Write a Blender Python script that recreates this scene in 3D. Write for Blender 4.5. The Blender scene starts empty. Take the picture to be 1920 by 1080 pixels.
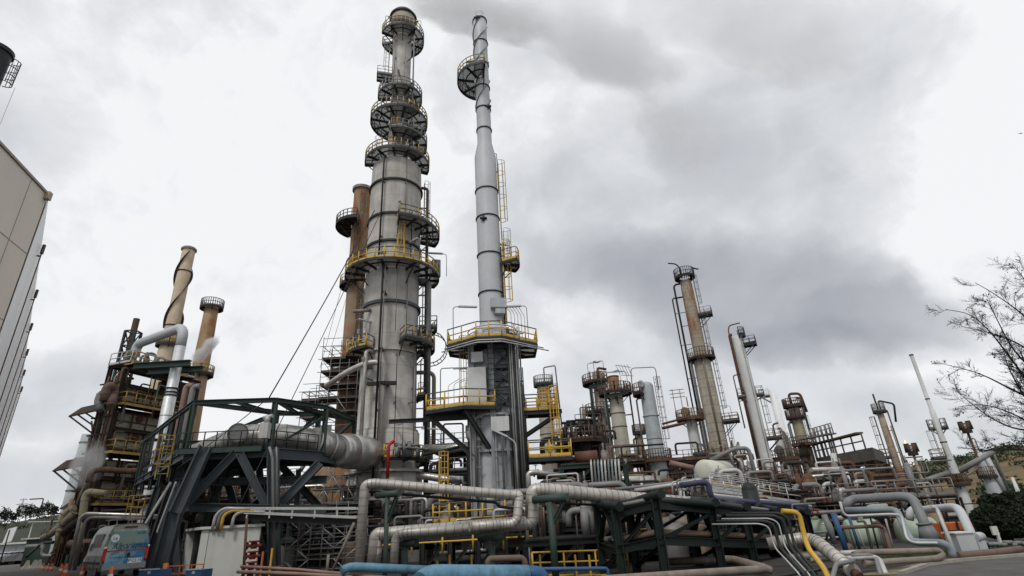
import bpy, math, random
import numpy as np
from mathutils import Vector, Matrix
random.seed(7)
scene = bpy.context.scene
col = scene.collection
R = math.radians
# ------------------------------------------------------------------ camera
F, CX, CY = 992.0, 960.0, 540.0           # focal length in pixels of the 1920 wide photograph
EYE = Vector((0, 0, 1.6))
up_c = Vector(((828 - CX) / F, (CY + 1710) / F, -1)).normalized()      # world up seen by the camera
fwd_c = (Vector((0, 0, -1)) - up_c * Vector((0, 0, -1)).dot(up_c)).normalized()
rt_c = fwd_c.cross(up_c)
Rcw = Matrix((rt_c, fwd_c, up_c))          # camera -> world
cd = bpy.data.cameras.new('camera')
cam = bpy.data.objects.new('camera', cd); col.objects.link(cam)
cam.matrix_world = Matrix.Translation(EYE) @ Rcw.to_4x4()
cd.sensor_width = 36; cd.lens = 36 * F / 1920; cd.clip_start = .1; cd.clip_end = 9000
scene.camera = cam
scene.render.resolution_x, scene.render.resolution_y = 1024, 576
scene.view_settings.view_transform = 'Standard'
scene.view_settings.look = 'None'
scene.view_settings.exposure = 0.12
scene.view_settings.gamma = 1
scene.cycles.use_denoising = True
scene.cycles.max_bounces = 5
scene.cycles.diffuse_bounces = 3
scene.cycles.glossy_bounces = 2
scene.cycles.transparent_max_bounces = 12
scene.cycles.volume_bounces = 1
scene.cycles.volume_step_rate = 1.4
scene.cycles.volume_max_steps = 160

def ray(px, py):                            # world direction through a pixel of the photograph
    return (Rcw @ Vector(((px - CX) / F, (CY - py) / F, -1))).normalized()
def pt(px, py, Y):                          # point at distance Y ahead of the camera
    d = ray(px, py); return EYE + d * (Y / d.y)
def gp(px, py, z=0.0):                      # point at height z
    d = ray(px, py); return EYE + d * ((z - EYE.z) / d.z)
def depth(p): return -((Rcw.transposed() @ (Vector(p) - EYE)).z)
def proj(p):
    q = Rcw.transposed() @ (Vector(p) - EYE); return CX - F * q.x / q.z, CY + F * q.y / q.z
def zat(x, y, py):                          # height on the vertical through (x, y) seen at image row py
    lo, hi = -30.0, 400.0
    for _ in range(50):
        m = (lo + hi) / 2
        q = Rcw.transposed() @ (Vector((x, y, m)) - EYE)
        if q.z > -.1: hi = m; continue
        if CY + F * q.y / q.z > py: lo = m
        else: hi = m
    # CY + F*q.y/q.z grows downward
    return lo
def mpp(p):                                 # metres per photograph pixel across at p
    d = depth(p); px, py = proj(p)
    return d / F / math.sqrt(1 + ((px - CX) / F) ** 2)

# ------------------------------------------------------------------ sky
w = bpy.data.worlds.new('World'); scene.world = w; w.use_nodes = True
nt = w.node_tree; N = nt.nodes; L = nt.links; N.clear()
def wn(t, **k):
    n = N.new(t)
    for a, b in k.items(): setattr(n, a, b)
    return n
SUN_EL, SUN_AZ = 52, 200                   # degrees; azimuth clockwise from +Y
wo = wn('ShaderNodeOutputWorld'); mixs = wn('ShaderNodeMixShader')
bg1 = wn('ShaderNodeBackground'); bg2 = wn('ShaderNodeBackground')
sky = wn('ShaderNodeTexSky', sky_type='NISHITA', sun_disc=False)
sky.sun_elevation = R(SUN_EL); sky.sun_rotation = R(SUN_AZ); sky.air_density = 1.2; sky.dust_density = 3
L.new(sky.outputs[0], bg1.inputs[0]); bg1.inputs[1].default_value = .1
tc = wn('ShaderNodeTexCoord')
n1 = wn('ShaderNodeTexNoise'); n1.inputs['Scale'].default_value = 3.2; n1.inputs['Detail'].default_value = 7; n1.inputs['Roughness'].default_value = .55
n2 = wn('ShaderNodeTexNoise'); n2.inputs['Scale'].default_value = 1.6; n2.inputs['Detail'].default_value = 8; n2.inputs['Roughness'].default_value = .55; n2.inputs['Distortion'].default_value = .3
mp = wn('ShaderNodeMapping'); mp.inputs['Scale'].default_value = (1, 1, 1.7); mp.inputs['Location'].default_value = (3.1, .4, 1.2)
L.new(tc.outputs['Generated'], mp.inputs[0]); L.new(mp.outputs[0], n2.inputs['Vector']); L.new(tc.outputs['Generated'], n1.inputs['Vector'])
warp = wn('ShaderNodeVectorMath', operation='SUBTRACT'); L.new(n1.outputs['Color'], warp.inputs[0]); warp.inputs[1].default_value = (.5, .5, .5)
wsc = wn('ShaderNodeVectorMath', operation='SCALE'); L.new(warp.outputs[0], wsc.inputs[0]); wsc.inputs['Scale'].default_value = .26
vw = wn('ShaderNodeVectorMath', operation='ADD'); L.new(tc.outputs['Generated'], vw.inputs[0]); L.new(wsc.outputs[0], vw.inputs[1])
def mth(op, a, b, clamp=False):
    m = wn('ShaderNodeMath', operation=op, use_clamp=clamp)
    for i, x in enumerate((a, b)):
        if isinstance(x, (int, float)): m.inputs[i].default_value = x
        else: L.new(x, m.inputs[i])
    return m.outputs[0]
def bank(px, py, rw, rh, amt, tilt=0, sh=0.0):      # a bank of cloud in one direction of the sky
    c = ray(px, py); c2 = ray(px + rw, py + math.tan(R(tilt)) * rw); c3 = ray(px, py - rh)
    e1 = (c2 - c).normalized(); s1 = (c2 - c).length; e2 = (c3 - c); e2 = (e2 - e1 * e2.dot(e1)); s2 = e2.length; e2.normalize()
    sub = wn('ShaderNodeVectorMath', operation='SUBTRACT'); L.new(vw.outputs[0], sub.inputs[0]); sub.inputs[1].default_value = c
    ds = []
    for e, s in ((e1, s1), (e2, s2), (c, 0.8)):
        d = wn('ShaderNodeVectorMath', operation='DOT_PRODUCT'); L.new(sub.outputs[0], d.inputs[0]); d.inputs[1].default_value = e / s
        ds.append(mth('MULTIPLY', d.outputs['Value'], d.outputs['Value']))
    q = mth('ADD', mth('ADD', ds[0], ds[1]), ds[2])
    mr = wn('ShaderNodeMapRange', interpolation_type='SMOOTHSTEP'); L.new(q, mr.inputs[0])
    mr.inputs[1].default_value = sh; mr.inputs[2].default_value = 1.25; mr.inputs[3].default_value = amt; mr.inputs[4].default_value = 0
    return mr.outputs[0]
mr0 = wn('ShaderNodeMapRange', interpolation_type='SMOOTHSTEP'); L.new(n2.outputs['Fac'], mr0.inputs[0])
mr0.inputs[1].default_value = .40; mr0.inputs[2].default_value = .68; mr0.inputs[3].default_value = -.06; mr0.inputs[4].default_value = .22
tot = mr0.outputs[0]
for b in ((1400, 545, 420, 130, .40, 14, .15), (1500, 470, 200, 60, .08, 20), (1640, 605, 190, 80, .24, 14, .3), (1780, 250, 330, 260, -.08), (1160, 480, 220, 80, .22, 5), (1500, 650, 330, 55, .18, 8), (1250, 200, 300, 120, .08, 14), (1080, 60, 330, 130, .10, 5), (1330, 300, 110, 110, .12, 30),
          (60, 700, 260, 120, .16, 0), (60, 870, 260, 70, .26, 0), (300, 640, 200, 90, .12, 0), (40, 240, 160, 110, .1, 0), (1780, 790, 200, 50, .08, 0), (1000, 330, 90, 60, .06, 0)):
    tot = mth('ADD', tot, bank(*b))
brt = wn('ShaderNodeMapRange', interpolation_type='SMOOTHSTEP'); L.new(n1.outputs['Fac'], brt.inputs[0]); brt.inputs[1].default_value = .5; brt.inputs[2].default_value = .72; brt.inputs[3].default_value = 0; brt.inputs[4].default_value = .1
tot = mth('SUBTRACT', tot, brt.outputs[0])
n3 = wn('ShaderNodeTexNoise'); n3.inputs['Scale'].default_value = 6.5; n3.inputs['Detail'].default_value = 9; n3.inputs['Roughness'].default_value = .6; n3.inputs['Distortion'].default_value = .5; L.new(vw.outputs[0], n3.inputs['Vector'])
d3 = mth('MULTIPLY', mth('SUBTRACT', n3.outputs['Fac'], .5), .42)
tot = mth('ADD', mth('ADD', tot, .06), d3)
ramp = wn('ShaderNodeValToRGB'); L.new(tot, ramp.inputs[0])
cr = ramp.color_ramp
cr.elements[0].position = .05; cr.elements[0].color = (.775, .79, .815, 1)
cr.elements[1].position = 1; cr.elements[1].color = (.30, .315, .35, 1)
for p_, c_ in ((0.0, (.85, .86, .875, 1)), (.1, (.71, .725, .75, 1)), (.3, (.555, .575, .605, 1)), (.6, (.44, .455, .49, 1))):
    e_ = cr.elements.new(p_); e_.color = c_
L.new(ramp.outputs[0], bg2.inputs[0]); bg2.inputs[1].default_value = 1.0
mixs.inputs[0].default_value = .97
L.new(bg1.outputs[0], mixs.inputs[1]); L.new(bg2.outputs[0], mixs.inputs[2]); L.new(mixs.outputs[0], wo.inputs[0])
sd = bpy.data.lights.new('sun', 'SUN'); sd.energy = 1.5; sd.angle = R(12); sd.color = (1, .96, .9)
so = bpy.data.objects.new('sun', sd); col.objects.link(so)
so.rotation_euler = (R(90 - SUN_EL), 0, R(-SUN_AZ) + math.pi)
sdir = Vector((math.sin(R(SUN_AZ)) * math.cos(R(SUN_EL)), math.cos(R(SUN_AZ)) * math.cos(R(SUN_EL)), math.sin(R(SUN_EL))))
so.rotation_euler = sdir.to_track_quat('Z', 'Y').to_euler()

# ------------------------------------------------------------------ materials
MATS = {}
def mat(name, c, rough=.6, metal=0.0, var=.25, rust=0.0, rustc=(.16, .06, .025), streak=.3, scale=1.0, c2=None, alpha=1.0, bump=0.0, panel=None):
    if name in MATS: return MATS[name]
    m = bpy.data.materials.new(name); m.use_nodes = True; t = m.node_tree; n = t.nodes; l = t.links
    b = n['Principled BSDF']; b.inputs['Roughness'].default_value = rough; b.inputs['Metallic'].default_value = metal; b.inputs['Specular IOR Level'].default_value = .28 if metal < .1 else .5
    tc = n.new('ShaderNodeTexCoord'); src = tc.outputs['Object']
    a = n.new('ShaderNodeTexNoise'); a.inputs['Scale'].default_value = .9 * scale; a.inputs['Detail'].default_value = 6; a.inputs['Roughness'].default_value = .65; l.new(src, a.inputs['Vector'])
    mp = n.new('ShaderNodeMapping'); mp.inputs['Scale'].default_value = (2.2 * scale, 2.2 * scale, .16 * scale); l.new(src, mp.inputs[0])
    s = n.new('ShaderNodeTexNoise'); s.inputs['Scale'].default_value = 1.0; s.inputs['Detail'].default_value = 5; s.inputs['Roughness'].default_value = .7; l.new(mp.outputs[0], s.inputs['Vector'])
    r1 = n.new('ShaderNodeMapRange'); l.new(a.outputs['Fac'], r1.inputs[0]); r1.inputs[1].default_value = .35; r1.inputs[2].default_value = .68; r1.inputs[3].default_value = 0; r1.inputs[4].default_value = 1
    r2 = n.new('ShaderNodeMapRange'); l.new(s.outputs['Fac'], r2.inputs[0]); r2.inputs[1].default_value = .5; r2.inputs[2].default_value = .72; r2.inputs[3].default_value = 0; r2.inputs[4].default_value = streak
    mx = n.new('ShaderNodeMix'); mx.data_type = 'RGBA'; l.new(r1.outputs[0], mx.inputs['Factor'])
    c2 = c2 or tuple(x * (1 - var) for x in c)
    mx.inputs['A'].default_value = (*c, 1); mx.inputs['B'].default_value = (*c2, 1)
    my = n.new('ShaderNodeMix'); my.data_type = 'RGBA'; l.new(r2.outputs[0], my.inputs['Factor']); l.new(mx.outputs['Result'], my.inputs['A'])
    my.inputs['B'].default_value = (c[0] * .45, c[1] * .41, c[2] * .36, 1)
    out = my.outputs['Result']
    if panel:                               # sheet seams: rows every panel[0] m
        sx = n.new('ShaderNodeSeparateXYZ'); l.new(src, sx.inputs[0])
        md = n.new('ShaderNodeMath'); md.operation = 'PINGPONG'; l.new(sx.outputs['Z'], md.inputs[0]); md.inputs[1].default_value = panel[0] / 2
        lt = n.new('ShaderNodeMath'); lt.operation = 'LESS_THAN'; l.new(md.outputs[0], lt.inputs[0]); lt.inputs[1].default_value = panel[1]
        rr = n.new('ShaderNodeMath'); rr.operation = 'MULTIPLY'; l.new(lt.outputs[0], rr.inputs[0]); rr.inputs[1].default_value = .6
        mz = n.new('ShaderNodeMix'); mz.data_type = 'RGBA'; l.new(rr.outputs[0], mz.inputs['Factor']); l.new(out, mz.inputs['A']); mz.inputs['B'].default_value = (c[0] * .3, c[1] * .28, c[2] * .25, 1)
        out = mz.outputs['Result']
    if rust > 0:
        k = n.new('ShaderNodeTexNoise'); k.inputs['Scale'].default_value = 1.3 * scale; k.inputs['Detail'].default_value = 9; k.inputs['Roughness'].default_value = .72
        mq = n.new('ShaderNodeMapping'); mq.inputs['Scale'].default_value = (1.2, 1.2, .35); mq.inputs['Location'].default_value = (4.3, 1.7, 9.1); l.new(src, mq.inputs[0]); l.new(mq.outputs[0], k.inputs['Vector'])
        r3 = n.new('ShaderNodeMapRange'); l.new(k.outputs['Fac'], r3.inputs[0]); e = .74 - rust * .5
        r3.inputs[1].default_value = e; r3.inputs[2].default_value = e + .1; r3.inputs[3].default_value = 0; r3.inputs[4].default_value = .92
        k2 = n.new('ShaderNodeTexNoise'); k2.inputs['Scale'].default_value = 5 * scale; k2.inputs['Detail'].default_value = 4; l.new(src, k2.inputs['Vector'])
        rc = n.new('ShaderNodeMix'); rc.data_type = 'RGBA'; l.new(k2.outputs['Fac'], rc.inputs['Factor']); rc.inputs['A'].default_value = (rustc[0] * 1.5, rustc[1] * 1.7, rustc[2] * 1.6, 1); rc.inputs['B'].default_value = (rustc[0] * .55, rustc[1] * .5, rustc[2] * .6, 1)
        mr = n.new('ShaderNodeMix'); mr.data_type = 'RGBA'; l.new(r3.outputs[0], mr.inputs['Factor']); l.new(out, mr.inputs['A']); l.new(rc.outputs['Result'], mr.inputs['B'])
        out = mr.outputs['Result']
        if metal > .1:
            iv = n.new('ShaderNodeMath'); iv.operation = 'SUBTRACT'; iv.inputs[0].default_value = 1; l.new(r3.outputs[0], iv.inputs[1])
            mm = n.new('ShaderNodeMath'); mm.operation = 'MULTIPLY'; l.new(iv.outputs[0], mm.inputs[0]); mm.inputs[1].default_value = metal; l.new(mm.outputs[0], b.inputs['Metallic'])
    l.new(out, b.inputs['Base Color'])
    if bump:
        bp = n.new('ShaderNodeBump'); bp.inputs['Strength'].default_value = bump; bp.inputs['Distance'].default_value = .03
        bn = n.new('ShaderNodeTexNoise'); bn.inputs['Scale'].default_value = 6 * scale; bn.inputs['Detail'].default_value = 4; l.new(src, bn.inputs['Vector'])
        l.new(bn.outputs['Fac'], bp.inputs['Height']); l.new(bp.outputs[0], b.inputs['Normal'])
    b.inputs['Alpha'].default_value = alpha
    MATS[name] = m; return m
M = {
 'colgrey': mat('weathered_shell', (.47, .455, .425), .7, 0, .35, .04, (.22, .14, .09), streak=.62, scale=.55, c2=(.30, .285, .26), bump=.35, panel=(3.1, .02)),
 'stackgrey': mat('grey_painted_steel', (.45, .465, .485), .5, 0, .16, .03, streak=.25, scale=.45),
 'casing': mat('grey_casing', (.42, .435, .455), .55, 0, .25, .06, streak=.4),
 'rusty': mat('rusty_shell', (.30, .22, .15), .85, 0, .3, .52, (.27, .105, .035), streak=.5, scale=.6),
 'rustpale': mat('rusting_pale_shell', (.42, .385, .32), .75, 0, .3, .30, (.24, .11, .05), streak=.7, scale=.7, panel=(1.4, .05)),
 'halfrust': mat('streaked_rust_shell', (.36, .31, .24), .8, 0, .3, .5, (.22, .095, .045), streak=.7, scale=.6, panel=(1.4, .05)),
 'cream': mat('cream_shell', (.52, .50, .42), .7, 0, .25, .10, (.3, .2, .09), streak=.6, scale=.6),
 'creamrust': mat('stained_cream_shell', (.60, .49, .36), .7, 0, .28, .22, (.3, .14, .06), streak=.5, scale=.8),
 'ochre': mat('ochre_shell', (.40, .27, .17), .8, 0, .3, .32, (.27, .12, .05), streak=.4, scale=.35),
 'olive': mat('olive_stained_shell', (.34, .31, .21), .8, 0, .35, .25, (.18, .11, .05), streak=.7, scale=.7),
 'pale': mat('pale_paint', (.56, .57, .56), .55, 0, .2, .12, (.22, .12, .07), streak=.4, scale=.6),
 'whitep': mat('white_paint', (.72, .73, .74), .5, 0, .12, .05, streak=.2, scale=.6),
 'bluegrey': mat('peeling_blue_grey', (.40, .44, .46), .65, 0, .25, .22, (.10, .07, .05), streak=.4, scale=1.2),
 'alu': mat('aluminium_cladding', (.52, .50, .46), .42, .55, .25, 0, streak=.35, scale=1.0),
 'aluband': mat('cladding_seam', (.16, .14, .12), .6, .2, .3, 0),
 'alutan': mat('tan_cladding', (.49, .465, .425), .48, .35, .32, .04, (.25, .17, .1), streak=.5, scale=1.6, bump=.25),
 'silver': mat('bright_silver_cladding', (.74, .75, .76), .38, .45, .2, 0, streak=.2, scale=2, bump=.4),
 'silverdark': mat('dull_silver_cladding', (.55, .54, .51), .36, .65, .3, 0, streak=.35, scale=1.2, bump=.3),
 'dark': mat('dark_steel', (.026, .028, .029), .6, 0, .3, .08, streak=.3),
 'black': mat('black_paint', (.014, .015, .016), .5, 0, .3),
 'deck': mat('platform_grating', (.30, .305, .31), .7, .1, .3, .05, alpha=.62),
 'rustdeck': mat('rusty_deck', (.07, .05, .042), .85, 0, .3, .35, (.12, .05, .028)),
 'green': mat('dark_green_paint', (.022, .044, .038), .5, 0, .25, .03, streak=.2),
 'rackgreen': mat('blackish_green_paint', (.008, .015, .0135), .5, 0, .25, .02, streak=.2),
 'hoop': mat('dark_rail_paint', (.075, .075, .078), .55, .1, .3, .05),
 'green2': mat('faded_green_paint', (.042, .066, .056), .55, 0, .25, .05, streak=.3),
 'beam': mat('slate_painted_beam', (.060, .072, .080), .5, 0, .35, .10, streak=.3),
 'beamlight': mat('grey_painted_beam', (.30, .32, .335), .55, 0, .25, .05, streak=.4),
 'yellow': mat('yellow_paint', (.62, .385, .055), .55, 0, .3, .12, (.2, .09, .03), streak=.25, scale=2),
 'dyellow': mat('dulled_yellow_paint', (.40, .27, .06), .65, 0, .35, .22, (.12, .06, .03), streak=.5, scale=2),
 'rail': mat('grey_rail', (.20, .195, .19), .6, .2, .3, .15, streak=.3),
 'railpale': mat('pale_rail', (.48, .48, .47), .55, .2, .25, .1),
 'rustrail': mat('rusty_rail', (.13, .085, .06), .8, 0, .3, .3, (.14, .06, .03)),
 'rust': mat('bare_rust', (.12, .065, .042), .9, 0, .4, .3, (.2, .07, .03)),
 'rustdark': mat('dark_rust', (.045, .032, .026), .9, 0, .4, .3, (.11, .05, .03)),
 'panel': mat('stained_furnace_panel', (.40, .385, .30), .75, 0, .4, .34, (.16, .085, .04), streak=.8, scale=1.3),
 'pipegrey': mat('grey_pipe', (.20, .20, .198), .6, .1, .25, .1, streak=.3),
 'pipetan': mat('tan_pipe', (.25, .215, .18), .7, .05, .35, .16, (.14, .08, .05), streak=.6, scale=1.6, bump=.2),
 'pipebrown': mat('brown_pipe', (.155, .105, .082), .75, 0, .3, .25, streak=.3),
 'pipepink': mat('faded_red_pipe', (.27, .17, .14), .7, 0, .3, .1, streak=.3),
 'steelblue': mat('weathered_blue_grey_pipe', (.23, .275, .30), .5, .0, .3, .06, streak=.3),
 'slateviolet': mat('slate_grey_pipe', (.19, .20, .205), .5, .0, .2, .05, streak=.2),
 'blue': mat('light_blue_paint', (.12, .26, .37), .55, 0, .4, .16, (.13, .12, .10), streak=.6, scale=2.2, bump=.15),
 'dblue': mat('deep_blue_paint', (.035, .10, .22), .5, 0, .25, .04, streak=.2),
 'indigo': mat('indigo_pipe', (.055, .055, .11), .5, 0, .25),
 'red': mat('red_paint', (.52, .025, .02), .5, 0, .2),
 'redrust': mat('dull_red_paint', (.19, .035, .028), .7, 0, .4, .1, streak=.3),
 'orange': mat('orange_plastic', (.75, .13, .03), .5, 0, .15),
 'orangep': mat('orange_paint', (.52, .14, .04), .6, 0, .25, .05),
 'mint': mat('pale_green_tank_paint', (.35, .42, .32), .5, 0, .14, .03, streak=.3),
 'tankcream': mat('cream_tank_paint', (.60, .61, .53), .5, 0, .12, .04, (.3, .2, .1), streak=.3),
 'concrete': mat('concrete', (.33, .31, .275), .85, 0, .3, .0, streak=.6, bump=.3),
 'concdark': mat('weathered_concrete', (.12, .11, .10), .9, 0, .35, .1, streak=.6, bump=.3),
 'beige': mat('beige_cladding', (.72, .66, .57), .6, 0, .08, 0, streak=.08, scale=.3),
 'brown': mat('brown_trim', (.13, .075, .05), .7),
 'boxwhite': mat('off_white_sheet', (.52, .525, .49), .6, 0, .1, .02, streak=.2),
 'lamp': mat('lamp_housing', (.55, .56, .56), .5, .2),
 'rubber': mat('rubber', (.02, .02, .02), .8),
 'glass': mat('dark_glass', (.03, .035, .04), .1, 0, .1, streak=0),
}
# ------------------------------------------------------------------ mesh builder
class MB:
    def __init__(s): s.v = []; s.f = []; s.sm = []; s.mi = []
    def add(s, vs, fs, smooth=False, mi=0):
        k = len(s.v); s.v.extend([tuple(v) for v in vs])
        for i, f in enumerate(fs):
            s.f.append(tuple(j + k for j in f)); s.sm.append(smooth if isinstance(smooth, bool) else smooth[i]); s.mi.append(mi)
    def frame(s, d, ref=None):
        d = Vector(d).normalized(); ref = Vector(ref) if ref else (Vector((0, 0, 1)) if abs(d.z) < .95 else Vector((1, 0, 0)))
        u = d.cross(ref).normalized(); return d, u, u.cross(d).normalized()
    def cyl(s, a, b, r, r2=None, n=10, caps=True, mi=0):
        a = Vector(a); b = Vector(b)
        if (b - a).length < 1e-5: return
        r2 = r if r2 is None else r2; d, u, w = s.frame(b - a)
        vs = []
        for q, rr in ((a, r), (b, r2)):
            for i in range(n):
                t = 2 * math.pi * i / n; vs.append(q + u * math.cos(t) * rr + w * math.sin(t) * rr)
        fs = [(i, i + n, (i + 1) % n + n, (i + 1) % n) for i in range(n)]; sm = [True] * n
        if caps: fs += [tuple(range(n)), tuple(range(2 * n - 1, n - 1, -1))]; sm += [False, False]
        s.add(vs, fs, sm, mi)
    def beam(s, a, b, w, h=None, ref=None, mi=0, ext=0.0):
        h = w if h is None else h; a = Vector(a); b = Vector(b)
        if (b - a).length < 1e-5: return
        d, u, v = s.frame(b - a, ref); a = a - d * ext; b = b + d * ext
        vs = []
        for q in (a, b):
            for x, y in ((-1, -1), (1, -1), (1, 1), (-1, 1)): vs.append(q + u * x * w / 2 + v * y * h / 2)
        s.add(vs, [(0, 3, 2, 1), (4, 5, 6, 7), (0, 1, 5, 4), (1, 2, 6, 5), (2, 3, 7, 6), (3, 0, 4, 7)], False, mi)
    def ibeam(s, a, b, w, h, ref=None, mi=0, t=None):
        t = t or w * .16; a = Vector(a); b = Vector(b)
        if (b - a).length < 1e-5: return
        d, u, v = s.frame(b - a, ref)
        s.beam(a + v * (h / 2 - t / 2), b + v * (h / 2 - t / 2), w, t, ref, mi)
        s.beam(a - v * (h / 2 - t / 2), b - v * (h / 2 - t / 2), w, t, ref, mi)
        s.beam(a, b, t, h - 2 * t, ref, mi)
    def box(s, c, sx, sy, sz, rz=0, mi=0):      # c = centre of the base
        c = Vector(c); ca, sa = math.cos(rz), math.sin(rz)
        vs = []
        for z in (0, sz):
            for x, y in ((-1, -1), (1, -1), (1, 1), (-1, 1)):
                X, Y = x * sx / 2, y * sy / 2; vs.append(c + Vector((X * ca - Y * sa, X * sa + Y * ca, z)))
        s.add(vs, [(0, 3, 2, 1), (4, 5, 6, 7), (0, 1, 5, 4), (1, 2, 6, 5), (2, 3, 7, 6), (3, 0, 4, 7)], False, mi)
    def quadbox(s, p, t, mi=0):                 # p = 4 corners of one face, thickness vector t
        p = [Vector(x) for x in p]; t = Vector(t)
        s.add(p + [x + t for x in p], [(0, 1, 2, 3), (7, 6, 5, 4), (0, 4, 5, 1), (1, 5, 6, 2), (2, 6, 7, 3), (3, 7, 4, 0)], False, mi)
    def path(s, pts, bend=0.0, seg=6):
        P = [Vector(p) for p in pts]
        if bend <= 0 or len(P) < 3: return P
        out = [P[0]]
        for i in range(1, len(P) - 1):
            a, b, c = P[i - 1], P[i], P[i + 1]; u = (a - b); v = (c - b); k = min(bend, u.length * .48, v.length * .48)
            u.normalize(); v.normalize()
            if u.dot(v) < -.995: out.append(b); continue
            ang = math.acos(max(-1, min(1, u.dot(v)))); q0 = b + u * k; q1 = b + v * k
            rr = k * math.tan(ang / 2); bis = (u + v).normalized(); cen = b + bis * (k / math.cos(ang / 2))
            e1 = (q0 - cen).normalized(); e2 = (q1 - cen); e2 = (e2 - e1 * e2.dot(e1)).normalized(); tot = math.pi - ang
            for j in range(seg + 1):
                t = tot * j / seg; out.append(cen + e1 * math.cos(t) * rr + e2 * math.sin(t) * rr)
        out.append(P[-1]); return out
    def tube(s, pts, r, bend=0.0, n=10, mi=0, caps=True, seg=6, bands=0.0, bmi=1, bh=.02, bw=.03, r1=None):
        P = s.path(pts, bend, seg); Q = [P[0]]
        for p in P[1:]:
            if (p - Q[-1]).length > 1e-4: Q.append(p)
        P = Q
        if len(P) < 2: return
        T = []
        for i in range(len(P)):
            a = P[max(i - 1, 0)]; b = P[min(i + 1, len(P) - 1)]; T.append((b - a).normalized())
        d, u, w = s.frame(T[0]); vs = []; ring = []
        for i, p in enumerate(P):
            if i: u = (u - T[i] * u.dot(T[i])).normalized()
            w = T[i].cross(u); sc = 1.0
            if 0 < i < len(P) - 1:
                cosh = (P[i] - P[i - 1]).normalized().dot(T[i]); sc = 1
            rr = r if r1 is None else r + (r1 - r) * i / (len(P) - 1)
            for j in range(n):
                t = 2 * math.pi * j / n; vs.append(p + (u * math.cos(t) + w * math.sin(t)) * rr)
        fs = []
        for i in range(len(P) - 1):
            for j in range(n): fs.append((i * n + j, i * n + (j + 1) % n, (i + 1) * n + (j + 1) % n, (i + 1) * n + j))
        sm = [True] * len(fs)
        if caps: fs += [tuple(range(n - 1, -1, -1)), tuple(range((len(P) - 1) * n, len(P) * n))]; sm += [False, False]
        s.add(vs, fs, sm, mi)
        if bands:
            acc = 0; nxt = bands * .5
            for i in range(len(P) - 1):
                seglen = (P[i + 1] - P[i]).length; dd = (P[i + 1] - P[i]).normalized()
                while nxt <= acc + seglen:
                    q = P[i] + dd * (nxt - acc); s.cyl(q - dd * bw / 2, q + dd * bw / 2, r + bh, n=n, caps=True, mi=bmi)
                    nxt += bands * (.5 if seglen < r * 1.2 else 1)
                acc += seglen
    def lathe(s, c, prof, n=32, mi=0, a0=0, a1=360, smooth=True):   # prof [(r,z)] bottom to top, absolute z
        full = abs(a1 - a0) >= 359.9; m = n if full else n + 1; vs = []
        for r_, z_ in prof:
            for i in range(m):
                t = R(a0 + (a1 - a0) * i / n); vs.append((c[0] + r_ * math.cos(t), c[1] + r_ * math.sin(t), z_))
        fs = []
        for k in range(len(prof) - 1):
            for i in range(n):
                j = (i + 1) % m if full else i + 1
                fs.append((k * m + i, k * m + j, (k + 1) * m + j, (k + 1) * m + i))
        s.add(vs, fs, smooth, mi)
    def ringbox(s, c, ri, ro, z0, z1, n=32, mi=0, a0=0, a1=360):     # closed sector slab
        s.lathe(c, [(ri, z0), (ro, z0), (ro, z1), (ri, z1), (ri, z0)], n, mi, a0, a1, False)
        if abs(a1 - a0) < 359.9:
            for a in (a0, a1):
                t = R(a); k = Vector((math.cos(t), math.sin(t), 0)); c3 = Vector((c[0], c[1], 0))
                s.add([c3 + k * ri + Vector((0, 0, z0)), c3 + k * ro + Vector((0, 0, z0)), c3 + k * ro + Vector((0, 0, z1)), c3 + k * ri + Vector((0, 0, z1))], [(0, 1, 2, 3)], False, mi)
    def sphere(s, c, r, n=12, mi=0, sz=1.0):
        prof = [(max(1e-3, r * math.sin(math.pi * k / n)), c[2] - r * sz * math.cos(math.pi * k / n)) for k in range(n + 1)]
        s.lathe(c, prof, 2 * n, mi)
    def build(s, name, mats, parent=None, loc=None):
        if not s.v: return None
        if not isinstance(mats, (list, tuple)): mats = [mats]
        base = Vector(loc) if loc is not None else (world_loc(parent) if parent else Vector((0, 0, 0)))
        me = bpy.data.meshes.new(name); me.from_pydata([(x - base.x, y - base.y, z - base.z) for x, y, z in s.v], [], s.f)
        me.polygons.foreach_set('use_smooth', s.sm); me.polygons.foreach_set('material_index', [min(k, len(mats) - 1) for k in s.mi])
        for m in mats: me.materials.append(m if not isinstance(m, str) else M[m])
        me.update(); o = bpy.data.objects.new(name, me); col.objects.link(o)
        if parent is not None: o.parent = parent
        else: o.location = base
        return o
WL = {}
def world_loc(o):
    p = Vector((0, 0, 0))
    while o is not None: p += o.location; o = o.parent
    return p
def tag(o, label, cat, group=None, kind=None):
    if label: o['label'] = label
    if cat: o['category'] = cat
    if group: o['group'] = group
    if kind: o['kind'] = kind
    return o
def thing(name, label, cat, loc=(0, 0, 0), group=None):
    o = bpy.data.objects.new(name, None); col.objects.link(o); o.location = loc; o.empty_display_size = .3
    return tag(o, label, cat, group)
def copy_tree(o, parent=None, off=None):
    c = o.copy(); col.objects.link(c)
    if parent is not None: c.parent = parent
    if off is not None: c.location = o.location + Vector(off)
    for ch in list(o.children): copy_tree(ch, c)
    return c
V = Vector

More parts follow.
